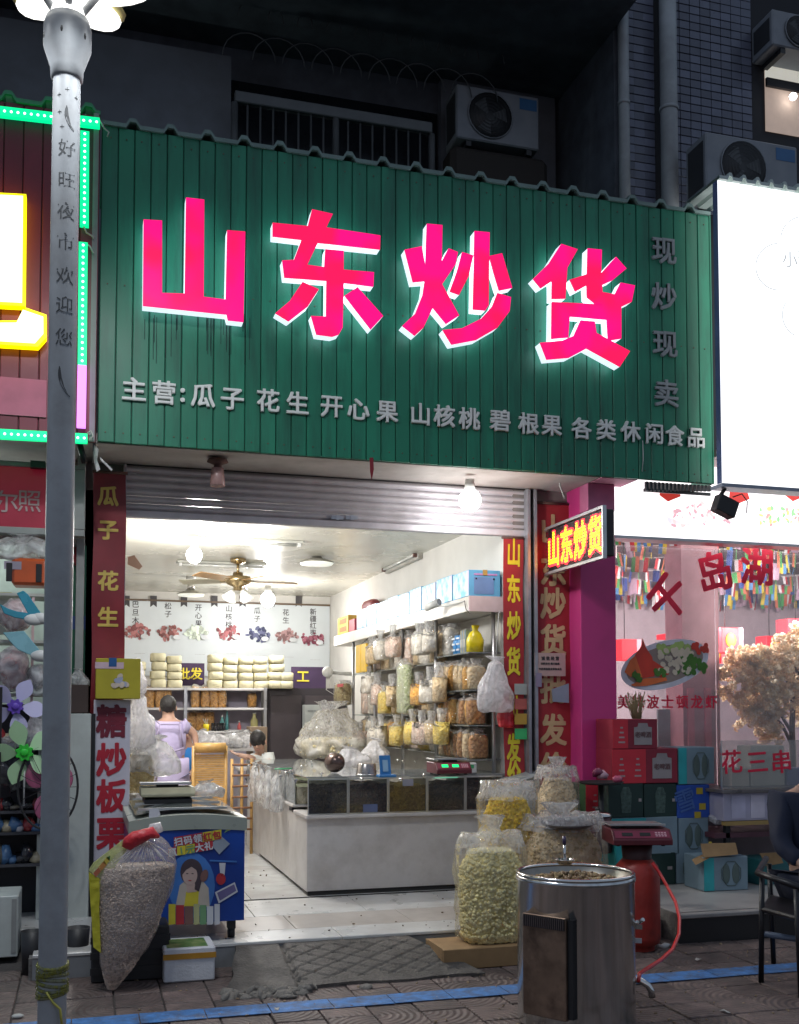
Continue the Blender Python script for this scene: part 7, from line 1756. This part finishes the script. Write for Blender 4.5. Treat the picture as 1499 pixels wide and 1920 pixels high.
# red reflections under the soffit, put in as small glowing flags
for k, px in enumerate((1258, 1388, 1492)):
    c = W(px, (925, 930, 925)[k], 7.9); solo('red_reflection', 'red reflection under the restaurant soffit, built as a glowing flag, %s from the left' % ordn[k], 'flag', MB().prism([c+V3(v_) for v_ in ((-.09, 0, .06), (.07, 0, .06), (.10, 0, -.02), (-.02, 0, -.07), (-.1, 0, -.02))], (0, .01, 0)), pm('flag_red', (.65, .03, .03), .5, emis=(1, .08, .06), es=.35), 'red reflections under the soffit')
# printed film on the glass: characters, dish, caption
gp_ = GY-.004
crim = pm('film_crimson', (.80, .015, .06), .4)
wd = thing('window_film', 'red lettering and lobster dish picture stuck on the restaurant window', 'window film', (5, gp_, 1.6))
for s, x, y, r_ in (('千', 1253, 1120, -.75), ('岛', 1340, 1072, .25), ('湖', 1421, 1062, .0)): letter('character', s, W(x, y, gp_), .36 if s != '千' else .40, crim, wd, bold=.025, rot=(R(42) if s == '千' else -R(2))) if s != '岛' else letter('character', s, W(x, y, gp_), .38, crim, wd, bold=.025, rot=R(16))
for k, s in enumerate('美味波士顿龙虾'): letter('character', s, W(1170+k*27.5, 1316, gp_), .125, crim, wd, bold=.02)

dc = W(1248, 1246, gp_); sc2 = dc.length/2000*1.0
dm = MB(); disc(dm, dc, 90*sc2, 42*sc2, n=36, th=.001, rot=R(14)); part('plate_picture', dm, pm('dish_white', (.82, .82, .9), .4), wd)
dm = MB(); disc(dm, dc+V3((0, -.0015, 0)), 79*sc2, 33*sc2, n=30, th=.001, rot=R(14)); part('sauce_picture', dm, pm('dish_sauce', (.38, .30, .26), .5), wd)
def gl2(pts, mat, d, nm='food_picture'): part(nm, MB().prism([W(x, y, gp_-.002-d*.001) for x, y in pts], (0, .0008, 0)), mat, wd)
def blobs(x0, x1, y0, y1, n, r_, mat, d, nm='food_picture'):
    mb = MB()
    for k in range(n): disc(mb, W(rn.uniform(x0, x1), rn.uniform(y0, y1), gp_-.003-d*.001-k*.0001), r_*sc2*rn.uniform(.7, 1.2), r_*sc2*.8, n=7, th=.0003, rot=rn.random()*3)
    part(nm, mb, mat, wd, stuff=True)
lob = pm('lobster_red', (.75, .06, .03), .35); lob2 = pm('lobster_orange', (.9, .2, .05), .35); bro = pm('broccoli', (.09, .24, .04), .7); ric = pm('rice_cream', (.85, .74, .55), .6); lim = pm('lettuce', (.5, .68, .2), .6)
blobs(1232, 1262, 1212, 1222, 8, 8, lim, 1); blobs(1262, 1300, 1208, 1222, 8, 8, lim, 1)
blobs(1238, 1298, 1218, 1262, 60, 6, ric, 2); blobs(1266, 1322, 1230, 1262, 22, 7, bro, 4); blobs(1300, 1326, 1208, 1224, 10, 6, lob, 3)
gl2([(1206, 1196), (1212, 1214), (1224, 1232), (1228, 1268), (1206, 1272), (1194, 1266), (1192, 1228), (1203, 1212)], lob, 7); gl2([(1192, 1228), (1206, 1270), (1198, 1268), (1186, 1240)], lob2, 8)
gl2([(1172, 1260), (1182, 1238), (1196, 1226), (1200, 1240), (1188, 1262), (1184, 1270)], lob2, 6); gl2([(1184, 1284), (1210, 1272), (1250, 1270), (1252, 1276), (1214, 1286), (1190, 1287)], lob2, 9)
gl2([(1222, 1236), (1246, 1252), (1256, 1264), (1240, 1270), (1226, 1262)], lob, 6)
blobs(1190, 1202, 1262, 1276, 8, 6, bro, 10); blobs(1230, 1246, 1256, 1266, 8, 6, bro, 10)
# hanging lamp inside
c = W(1300, 1128, 9.6); t = thing('pendant_lamp', 'glowing white saucer pendant inside the restaurant window', 'pendant lamp', c); s_ = c.length/2000
part('shade', MB().lathe([(0, 30*s_), (10*s_, 30*s_), (13*s_, 12*s_), (38*s_, 2*s_), (36*s_, -2*s_), (0, -3*s_)], c, 28), em('pendant_glow', (1, .98, .92), 4), t)
part('wire_basket', MB().lathe([(8*s_, 42*s_), (22*s_, 36*s_), (35*s_, 22*s_), (38*s_, 8*s_)], c, 24), pm('wicker', (.42, .40, .32), .6, bump=1, bscale=60), t)
part('cord', MB().cyl(c+V3((0, 0, 42*s_)), (c.x, c.y, 3.5), .008), pm('black'), t)
lamp('pendant_light', c-V3((0, 0, .08)), 190, (1, .95, .9), .08, t)
c = V3((7.3, 8.95, 2.75)); c.x = 6.9; c.y = 8.66; t = thing('pendant_lamp', 'added saucer pendant out of view at the right, lighting the blossom tree', 'pendant lamp', c)  # unseen pendant, added beyond the right edge to brighten the blossom tree
part('shade', MB().lathe([(0, .13), (.045, .13), (.06, .05), (.17, .01), (.16, -.01), (0, -.012)], c, 28), em('pendant_glow', (1, .98, .92), 4), t)
part('cord', MB().cyl(c+V3((0, 0, .13)), (c.x, c.y, 3.5), .008), pm('black'), t)
lamp('pendant_light', c-V3((0, 0, .08)), 260, (1, .95, .9), .08, t)
# red glowing box lanterns
lrd = pm('lantern_red', (.6, .02, .03), .5, emis=(1, .03, .05), es=.9); lgo = em('lantern_gold', (1, .55, .05), 1.6); lpk = pm('lantern_side', (.75, .4, .45), .5, emis=(1, .45, .5), es=.5)
for k, (x0, x1, y0_, y1_, Y, lab) in enumerate(((1354, 1388, 1176, 1224, 9.4, 'red box lantern between the lobster picture and the blossom tree'), (1341, 1354, 1206, 1244, 9.6, 'narrow red lantern partly behind the box lantern'), (1438, 1470, 1192, 1230, 10, 'small red lantern behind the blossom tree'), (1478, 1530, 1160, 1200, 9.4, 'bright gold-lit red lantern at the right edge'), (1166, 1196, 1198, 1238, 9.6, 'dull red lantern behind the lobster picture'), (1250, 1284, 1188, 1198, 9.8, 'slim red lantern top right above the dish picture'))):
    a, b_ = W(x0, y0_, Y), W(x1, y1_, Y); t = thing('lantern', lab, 'lantern', ((a.x+b_.x)/2, Y, b_.z), 'red box lanterns in the restaurant')
    part('shade', MB().box(a.x, b_.x, Y, Y+.2, b_.z, a.z), lrd, t, .004); part('side', MB().box(b_.x+.001, b_.x+.05, Y+.01, Y+.2, b_.z, a.z), lpk, t)
    if k not in (4, 5): part('emblem', MB().ell(((a.x+b_.x)/2, Y-.004, (a.z+b_.z)/2), (b_.x-a.x)*.3, .006, (a.z-b_.z)*.28, 12, 8), lgo, t)
    part('cord', MB().cyl(((a.x+b_.x)/2, Y+.1, a.z), ((a.x+b_.x)/2, Y+.1, 3.5), .004), pm('black'), t)
# strings of little flags along the restaurant ceiling
fcols = [(.50, .04, .05), (.62, .50, .06), (.65, .65, .66), (.03, .06, .22), (.05, .28, .08), (.08, .25, .50), (.45, .12, .06), (.35, .25, .32)]
fms = [pm('flag_%d' % i, c, .7) for i, c in enumerate(fcols)]
fmesh = []
for i in range(8):
    mb = MB(); h_ = .15
    mb.add([(0, 0, 0), (.035, 0, 0), (.035, .004, -h_), (0, .006, -h_)], [(0, 1, 2, 3)], 0); mb.add([(.035, 0, 0), (.07, .01, 0), (.07, .014, -h_), (.035, .004, -h_)], [(0, 1, 2, 3)], 1)
    me = finish('flag', mb, [fms[i], fms[(i*3+2) % 8]], Matrix()); fmesh.append(me)
rn = random.Random(23)
sl_ = [(8.9, 3.30, 24), (9.4, 3.30, 24), (9.9, 3.26, 26), (10.4, 3.20, 28), (10.9, 3.16, 30), (11.5, 3.14, 32), (12.1, 3.12, 34)]
for k, (Y, z, n) in enumerate(sl_):
    t = thing('flag_string', 'string of little national flags across the restaurant ceiling, %s row from the window' % ordn[k], 'flag string', (X0r, Y, z), 'flag strings in the restaurant')
    x1 = Xp(1530, Y); x0 = max(X0r+.02, Xp(1150, Y)); P = [V3((x0+(x1-x0)*i/20, Y, z-.05*math.sin(math.pi*((i/20*3) % 1)))) for i in range(21)]
    part('cord', MB().tube(P, .004, 4), socket, t)
    for i in range(n):
        f = (i+.5)/n; x = x0+(x1-x0)*f; o = bpy.data.objects.new('flag', rn.choice(fmesh)); COL.objects.link(o); o.parent = t
        o.location = MI[t] @ V3((x, Y, z-.05*math.sin(math.pi*((f*3) % 1)))); o.rotation_euler = (rn.uniform(-.2, .2), rn.uniform(-.15, .15), rn.uniform(-.9, .9)); o.scale = (rn.uniform(.8, 1.3), 1, rn.uniform(.6, 1.25))
# blossom tree
TY = 8.75; tb = W(1478, 1500, TY)
tr_ = thing('blossom_tree', 'artificial tree with cream blossom inside the restaurant window', 'tree', (tb.x, TY, ZR))
bark = pm('bark', (.10, .06, .045), .9, bump=.6)
def Wt(x, y, d=0): return W(x, y, TY+d)
part('trunk', MB().tube([V3((Wt(1489, 1500).x, TY, ZR)), Wt(1488, 1440), Wt(1486, 1370), Wt(1488, 1300), Wt(1492, 1250)], [.035, .03, .028, .024, .018]), bark, tr_)
for pts in ([(1486, 1375), (1462, 1335), (1440, 1300), (1425, 1270)], [(1487, 1400), (1468, 1360), (1450, 1340), (1410, 1310)], [(1488, 1300), (1470, 1262), (1455, 1235)], [(1490, 1280), (1505, 1240), (1512, 1210)]):
    part('branch', MB().tube([Wt(*p, .03*i) for i, p in enumerate(pts)], [.018, .015, .011, .007][:len(pts)]), bark, tr_)
cl = [(1440, 1235, 40, 24), (1400, 1232, 28, 20), (1380, 1262, 24, 16), (1366, 1300, 20, 12), (1420, 1290, 46, 36), (1455, 1275, 36, 40), (1425, 1340, 38, 28), (1400, 1322, 26, 16), (1478, 1215, 24, 22), (1502, 1220, 24, 36), (1500, 1290, 22, 40), (1445, 1375, 22, 18), (1510, 1340, 20, 20), (1445, 1320, 34, 30), (1385, 1240, 14, 10), (1495, 1180, 14, 12)]
rn = random.Random(31); bms = [MB(), MB(), MB()]; s_ = TY*1.12/2000*1.0
for (x, y, rx_, ry_) in cl:
    for k in range(int(rx_*ry_/13)*26):
        if k % 26 == 0:
            a_ = rn.random()*6.283; r_ = rn.random()**.55*1.05; d = rn.uniform(-.14, .14); sr = rn.uniform(.025, .055)
            c0_ = Wt(x+rx_*r_*math.cos(a_), y+ry_*r_*math.sin(a_), 0)+V3((0, d, 0)); mi_ = rn.randrange(3)
        c = c0_+V3((rn.gauss(0, 1), rn.gauss(0, 1), rn.gauss(0, 1))).normalized()*sr*rn.uniform(.5, 1); m_ = bms[mi_ if rn.random() < .75 else rn.randrange(3)]
        u = V3((rn.gauss(0, 1), rn.gauss(0, 1), rn.gauss(0, 1))).normalized(); v_ = u.orthogonal().normalized(); w2 = u.cross(v_); q = rn.uniform(.012, .024)
        m_.add([c-v_*q, c-w2*q*.8+u*q*.4, c+v_*q, c+w2*q*.8+u*q*.4], [(0, 1, 2), (0, 2, 3)])
for m_, c in zip(bms, ((.93, .80, .56), (.96, .90, .72), (.84, .66, .44))): part('blossom', m_, leafm('blossom_%.2f' % c[0], c), tr_, stuff=True)
# cartons stacked in front of the window
CYr = 7.75
cred = pm('carton_red', (.62, .03, .05), .45, var=.08); credd = pm('carton_dark_red', (.26, .02, .04), .45); cteal = pm('carton_teal', (.03, .38, .40), .45); cgrey = pm('carton_grey_blue', (.20, .28, .33), .5, var=.1)
cgrn = pm('carton_black_green', (.012, .035, .03), .45); cblu = pm('carton_deep_blue', (.02, .08, .40), .4); clab = pm('carton_label', (.32, .28, .28), .5); cprt = pm('print_pale', (.45, .30, .30), .5); cgr2 = pm('print_grey_green', (.10, .14, .13), .5)
def crate(lab, x0, x1, y0, y1, Y, front, side, xs=None, kind=None, dy=.30):
    """front face between x0..x1, left side strip from xs"""
    a, b_ = W(x0, y0, Y), W(x1, y1, Y); t = thing('drinks_carton', lab, 'carton', ((a.x+b_.x)/2, Y+dy/2, b_.z), 'drinks cartons stacked in front of the restaurant window')
    z0 = max(b_.z, ZR+.004)
    part('box', MB().box(a.x, b_.x, Y, Y+dy, z0+.002, a.z-.001), front, t, .004)
    if side: part('side_panel', MB().box(a.x+.0, Xp(xs, Y), Y-.003, Y-.001, z0+.006, a.z-.006), side, t)
    cx_ = (Xp(xs, Y)+b_.x)/2 if side else (a.x+b_.x)/2; cz_ = (a.z+z0)/2; w_ = b_.x-(Xp(xs, Y) if side else a.x); h_ = a.z-z0
    if kind == 'label':
        part('label', MB().prism([(cx_+w_*.3*u_, Y-.005, cz_+h_*v_) for u_, v_ in ((-1, -.36), (1, -.36), (1, .22), (.6, .24), (.5, .36), (-.5, .36), (-.6, .24), (-1, .22))], (0, .003, 0)), clab, t)
        letter('print', '老啤酒', V3((cx_, Y-.0055, cz_-.005)), .05, pm('print_dark_red', (.15, .08, .08), .5), t, bold=.02)
    if kind == 'cans':
        for q in (-.14, .14): part('can_picture', MB().ell((cx_+w_*q, Y-.002, cz_), w_*.11, .003, h_*.30, 12, 8), cgr2, t)
        part('outline', MB().tube([(cx_+w_*.3*math.cos(q), Y-.004, cz_+h_*.38*math.sin(q)) for q in [math.tau*i/8+.39 for i in range(8)]], .003, 4, closed=True), cgr2, t)
    if kind == 'glass':
        part('glass_picture', MB().prism([(cx_+w_*.13*u_, Y-.003, cz_+h_*v_) for u_, v_ in ((-1, -.36), (1, -.36), (1.25, .2), (.6, .4), (-.6, .4), (-1.25, .2))], (0, .0015, 0)), pm('print_faint_green', (.06, .10, .085), .5, var=.5, scale=40), t)
        part('mark', MB().box(b_.x-w_*.14, b_.x-w_*.06, Y-.004, Y-.002, cz_-.01, cz_+.015), clab, t)
    if side is cred or front is cred:
        for q in range(1 if xs and xs-x0 < 35 else 2):
            xx_ = Xp(x0+16+q*30, Y)
            for j in range(4): part('print', MB().box(xx_-.03+.006*j, xx_+.03-.006*j, Y-.0045, Y-.0035, cz_-h_*.3+j*h_*.16, cz_-h_*.3+j*h_*.16+.014), cprt, t)
    t.rotation_euler.z = random.uniform(-.035, .035)
    return t
crate('red carton with a grey label, top of the stack by the pink pillar', 1150, 1234, 1348, 1404, CYr, credd, cred, 1178, 'label')
crate('red carton with a large grey label, second from the top of the stack', 1150, 1272, 1404, 1468, CYr, credd, cred, 1211, 'label')
crate('teal and grey carton of cans right of the large-labelled red carton', 1272, 1341, 1401, 1470, CYr, cgrey, cteal, 1286, 'cans')
crate('black-green carton with a beer glass print, left one of the pair under the red carton', 1143, 1208, 1470, 1532, CYr, cgrn, None, None, 'glass')
crate('black-green carton with a beer glass print, right one of the pair under the red carton', 1208, 1270, 1470, 1532, CYr, cgrn, None, None, 'glass')
t = crate('deep blue carton with yellow patches under the teal carton', 1270, 1332, 1472, 1533, CYr, cblu, None)
for (x, y) in ((1310, 1483), (1306, 1528), (1315, 1512)): part('yellow_patch', MB().box(Xp(x-6, CYr), Xp(x+6, CYr), CYr-.003, CYr-.001, Zp(x, y+6, CYr), Zp(x, y-6, CYr)), pm('patch_yellow', (.45, .33, .03), .5), t)
letter('print', '雪', W(1286, 1500, CYr-.003), .2, pm('print_blue', (.06, .14, .4), .5), t, bold=.01, rot=.3)
crate('grey-blue carton behind the scale, left in the third row', 1150, 1272, 1534, 1600, CYr, cgrey, cteal, 1210)
crate('grey-blue carton of cans under the deep blue one', 1273, 1330, 1534, 1600, CYr, cgrey, None, None, 'cans')
crate('black-green carton at the bottom behind the gas bottle', 1160, 1268, 1601, 1668, CYr, cgrn, None, None, 'glass')
crate('grey-blue carton of cans at the bottom of the stack', 1269, 1326, 1600, 1668, CYr, cgrey, None, None, 'cans')
crate('teal strip carton standing between the wide bag and the gas bottle', 1157, 1178, 1570, 1640, 7.2, cteal, None)
t = crate('open grey-blue carton with flaps up and bottles inside on the platform', 1322, 1404, 1608, 1674, 7.35, cgrey, cteal, 1336, 'cans')
Yo = 7.35
for pts in ([(1316, 1582), (1380, 1580), (1386, 1602), (1322, 1608)], [(1300, 1612), (1320, 1602), (1334, 1608), (1308, 1622)]):
    part('flap', MB().prism([W(x, y, Yo-.03+.1*(i < 2)) for i, (x, y) in enumerate(pts)], (0, .006, 0)), bc, t)
for k, (x0, y0_, x1, y1_, c) in enumerate(((1331, 1607, 1333, 1582, (.03, .18, .14)), (1362, 1604, 1348, 1590, (.6, .5, .05)))):
    b2 = thing('bottle', ['dark green bottle neck standing in the open carton', 'yellow-capped bottle lying across the open carton'][k], 'bottle', W(x0, y0_, Yo+.1))
    part('glass', MB().cyl(W(x0, y0_, Yo+.1), W(x1, y1_, Yo+.1), .022, .010), pm('bt_%d' % k, c, .2), b2); part('cap', MB().cyl(W(x1, y1_, Yo+.1), W(x1, y1_, Yo+.1)+V3((-.002, 0, .014)), .013), pm('patch_yellow'), b2)
t = crate('teal carton with a tan flap beside the folding chair', 1424, 1490, 1612, 1700, 7.5, pm('carton_teal_dark', (.02, .13, .14), .5), None)
part('flap', MB().prism([W(x, y, 7.45) for x, y in ((1426, 1600), (1462, 1598), (1470, 1618), (1438, 1624))], (0, .006, 0)), bc, t)
# dry stalks in a bunch behind the top carton
st_ = thing('dried_grass', 'bunch of dry brown stalks standing behind the top red carton', 'dried plants', W(1196, 1350, 8.1)); sm_ = MB()
rn = random.Random(2)
for k in range(60):
    a = W(1196+rn.uniform(-8, 8), 1352, 8.1); b_ = W(1194+rn.uniform(-22, 18), 1302+rn.uniform(-6, 18), 8.1); sm_.tube([a, a.lerp(b_, .5)+V3((rn.uniform(-.01, .01), 0, 0)), b_], .003, 3)
part('stalks', sm_, pm('straw', (.36, .26, .13), .8), st_, stuff=True)
# black tray stand with pink packets and a lidded pot
q = W(1128, 1470, 7.6); t = thing('tray_stand', 'black round tray on a stand beside the pink pillar', 'stand', (q.x, 7.6, FZ))
part('tray', MB().lathe([(0, 0), (.16, 0), (.18, .02), (.175, .02), (.155, .006), (0, .006)], q, 26), pm('black_plastic'), t); part('pole', MB().cyl((q.x, 7.6, FZ), q, .02), pm('black_plastic'), t)
part('foot', MB().lathe([(0, 0), (.14, 0), (.12, .02), (0, .03)], (q.x, 7.6, FZ), 20), pm('black_plastic'), t)
for k, (px, py) in enumerate(((1131, 1452), (1158, 1460), (1120, 1448))):
    c = W(px, py, 7.58); solo('pink_packet', ['crumpled pale pink packet in the middle of the black tray', 'pink ringed packet at the right of the black tray', 'small dark pink packet at the left of the black tray'][k], 'packet', MB().blob([(c.x, c.y, c.z-.03, .035, .02), (c.x, c.y, c.z, .045, .03), (c.x, c.y, c.z+.03, .02, .01)], 12, .02, 20, k*4, 3), pm('packet_pink%d' % k, ((.62, .36, .42), (.55, .10, .18), (.22, .03, .08))[k], .25, coat=.5))
q = W(1122, 1560, 7.3); t = thing('pot', 'dark lidded pot stack between the tray stand and the scale', 'pot', q)
part('body', MB().cyl(q+V3((0, 0, -.15)), q+V3((0, 0, .12)), .10, n=24), pm('pot_dark', (.05, .012, .018), .3), t); part('lid', MB().lathe([(.105, .122), (.10, .14), (.03, .155), (0, .155)], q, 24), chrome, t)
part('handle', MB().ell(q+V3((0, 0, .17)), .02, .02, .014), pm('black'), t)
crate('small red and green cartons wedged behind the lidded pot', 1098, 1146, 1470, 1540, 7.95, pm('carton_green_dark', (.03, .08, .03), .5), cred, 1122)
# grill counter at the far right
gc0, gc1 = W(1358, 1488, 7.5), W(1480, 1540, 7.5)
t = thing('grill_counter', 'pale lilac steel food counter at the right edge in front of the window', 'counter', (gc0.x+.5, 7.7, ZR))
x0 = gc0.x; x1 = x0+1.3
part('cabinet', MB().box(x0+.03, x1, 7.55, 8.0, .72, .945), pm('lilac_steel', (.44, .42, .54), .35, metal=.2, var=.1), t, .004)
part('top', MB().box(x0-.01, x1, 7.5, 8.05, .946, .975), pm('counter_top_dark', (.20, .18, .18), .3, metal=.5), t, .004)
part('wood_edge', MB().box(x0+.04, x1, 7.54, 7.6, .685, .718), pm('wood_edge', (.36, .24, .08), .5), t)
for k, px in enumerate((1384, 1420, 1452)): part('panel', MB().box(Xp(px, 7.54)-.07, Xp(px, 7.54)+.06, 7.545, 7.549, .74, .925), [pm('panel_a', (.50, .48, .62), .4), pm('panel_b', (.60, .56, .66), .4), pm('panel_c', (.20, .24, .33), .4)][k], t)
for x in (x0+.1, x1-.1): part('leg', MB().box(x-.02, x+.02, 7.6, 7.64, ZR, .719), pm('black'), t)
part('lower_shelf', MB().box(x0-.02, x1, 7.6, 8.1, .58, .62), pm('shelf_maroon', (.10, .035, .05), .5), t)
gs_ = thing('sneeze_guard', 'glass guard with three red brush characters standing on the lilac counter', 'glass guard', (x0+.5, 7.52, .976))
part('pane', MB().box(Xp(1352, 7.52), x1-.02, 7.52, 7.526, .98, Zp(1420, 1388, 7.52)), glassm('guard_glass', (.96, .95, .93), .22, .03), gs_)
part('post', MB().box(Xp(1352, 7.52)-.008, Xp(1352, 7.52)-.001, 7.512, 7.53, .978, Zp(1420, 1388, 7.52)), alu, gs_)
for s, x in (('花', 1372), ('三', 1421), ('串', 1466)): letter('character', s, W(x, 1428, 7.517), .20, crim, gs_, bold=.012, rot=.06, sx=1.05)
# white boxes and glass case on the counter
for k, (xa, xb, ya, yb, c) in enumerate(((1366, 1400, 1440, 1488, (.55, .5, .42)), (1402, 1466, 1398, 1486, (.55, .53, .46)), (1470, 1510, 1440, 1488, (.10, .12, .3)))):
    a, b_ = W(xa, ya, 7.85), W(xb, yb, 7.85); z0 = .977
    bx('food_box', ['small cream box at the left end of the lilac counter', 'wide cream box in the middle of the lilac counter', 'blue box at the right end of the lilac counter'][k], 'box', a.x, b_.x, 7.8, 8.0, z0, a.z, pm('fb%d' % k, c, .5))
for k, px in enumerate((1340, 1362)):
    pass
bigbag('white plastic bag on the ledge left of the lilac counter', W(1352, 1545, 7.7), .16, .16, .14, popc, 0, seed=150, amp=.03, film_=white_film)
# folding chair
def WCh(x, y, Y=6.3): return W(x, y, Y)
chm = pm('chair_metal', (.015, .015, .018), .35, metal=.3)
A = WG(1428, 1842, 0); B = WG(1503, 1870, 0); Yc = A.y
z_s = Zp(1425, 1640, Yc)
fc = thing('folding_chair', 'black metal chair at the right edge of the pavement', 'chair', (A.x+.2, Yc, 0))
part('leg', MB().tube([A, (Xp(1424, Yc), Yc, z_s)], .016), chm, fc); part('leg', MB().tube([B, (B.x-.02, B.y, z_s-.03)], .016), chm, fc)
part('leg', MB().tube([(A.x+.36, Yc+.38, 0), (A.x+.34, Yc+.38, z_s)], .016), chm, fc); part('leg', MB().tube([(B.x+.34, B.y+.38, 0), (B.x+.3, B.y+.38, z_s)], .016), chm, fc)
part('arm_rest', MB().tube([(A.x+.33, Yc+.4, z_s+.03), (A.x-.01, Yc, z_s+.01), (B.x, B.y-.02, z_s-.02)], .02), chm, fc)
part('seat', MB().prism([(A.x, Yc, z_s-.19), (B.x, B.y, z_s-.19), (B.x+.34, B.y+.38, z_s-.19), (A.x+.34, Yc+.38, z_s-.19)], (0, 0, -.03)), chm, fc, .01)
part('brace', MB().tube([(A.x+.02, Yc+.0, z_s*.45), (A.x+.45, Yc-.1, z_s*.33)], .018), pm('brace_grey', (.10, .13, .19), .4), fc)
# seated person in navy at the right edge
s0 = V3((A.x+.50, Yc+.18, z_s-.05)); 
J = dict(pelvis=s0+V3((0, 0, -.02)), chest=s0+V3((.02, .02, .40)), neck=s0+V3((.03, 0, .56)), head=s0+V3((.04, -.02, .68)),
         Lsh=s0+V3((-.15, .06, .46)), Lel=s0+V3((-.24, -.02, .20)), Lwr=s0+V3((-.20, -.22, .08)), Rsh=s0+V3((.2, .0, .46)), Rel=s0+V3((.27, -.1, .2)), Rwr=s0+V3((.2, -.3, .1)),
         Lhip=s0+V3((-.09, -.03, -.06)), Rhip=s0+V3((.1, -.03, -.06)), Lkn=s0+V3((-.08, -.42, -.05)), Rkn=s0+V3((.15, -.42, -.05)), Lan=V3((s0.x-.02, s0.y-.40, .09)), Ran=V3((s0.x+.2, s0.y-.42, .09)), Lto=V3((s0.x-.03, s0.y-.54, .035)), Rto=V3((s0.x+.2, s0.y-.56, .035)))
person('person in dark navy clothes seated at the right edge of the photo', J, (.3, -1, -.1), pm('navy_cloth', (.006, .011, .032), .8), pm('navy_trousers2', (.01, .015, .035), .8), sleeve=1.8)

# ---- litter and small clutter
rn = random.Random(77)
sh_ = MB(); P = [(rn.uniform(.2, 4.6), rn.uniform(4.9, 6.7), .004) for k in range(160)]+[(2.4+rn.gauss(0, .45), 4.9+rn.gauss(0, .25), .004) for k in range(140)]
scatter(sh_, P, .006, 1.2, (1.5, 1, .5), rn); o = solo('spilled_shells', '', None, sh_, pm('shell_bits', (.30, .22, .14), .8, var=.5, scale=30), kind='structure'); o['kind'] = 'stuff'
sh_ = MB(); P = [(rn.uniform(.6, 3.2), rn.uniform(6.85, 8.3), FZ+.003) for k in range(60)]+[(rn.uniform(.5, 1.6), rn.uniform(8.4, 11), FZ+.003) for k in range(60)]
scatter(sh_, P, .005, 1.2, (1.5, 1, .5), rn); o = solo('floor_crumbs', '', None, sh_, pm('crumbs', (.14, .10, .07), .8), kind='structure'); o['kind'] = 'stuff'
solo('ribbon', 'small dark red ribbon hanging from the bottom edge of the green sign', 'ribbon', MB().prism([W(x, y, SY-.01) for x, y in ((694, 858), (701, 858), (702, 880), (698, 901), (695, 884))], (0, .004, 0)), pm('ribbon_red', (.22, .01, .02), .6))
for k, (pts, lab) in enumerate((([(1046, 880), (1052, 915), (1060, 935)], 'thin pale cable dropping from the soffit to the projecting LED sign'), ([(236, 866), (500, 886), (800, 905), (985, 925)], 'thin black cable clipped along the soffit over the shutter'), ([(1206, 826), (1207, 860), (1205, 884)], 'short pale wire lying down the right part of the green sign'))):
    Yk = (8.0, 8.28, SY-.012)[k]; P = [W(x, y, Yk) for x, y in pts]
    if k == 1: P = [V3((p.x, 8.28, 3.478)) for p in P]
    solo('cable', lab, 'cable', MB().tube(P, (.006, .006, .004)[k], 5), socket if k != 1 else pm('black'))
for k, (px, py, w_, rz_) in enumerate(((640, 1782, .05, .4), (520, 1893, .035, 1.2), (1310, 1800, .04, .2), (1360, 1898, .05, 2.0))):
    q = WG(px, py, .006); u = V3((math.cos(rz_), math.sin(rz_), 0)); v = V3((-u.y, u.x, 0))
    solo('paper_scrap', ['pale scrap on the ramp below the step', 'tiny pale scrap by the blue line', 'white scrap on the paving behind the blue line at the right', 'pale scrap on the paving at the bottom right'][k], 'paper', MB().prism([q+u*w_*a+v*w_*b+V3((0, 0, c+(.09 if k == 0 else 0))) for a, b, c in ((-.5, -.3, 0), (.4, -.35, .008), (.55, .2, .002), (-.1, .35, .012), (-.5, .2, .003))], (0, 0, .002)), pm('scrap_paper', (.42, .40, .37), .7))
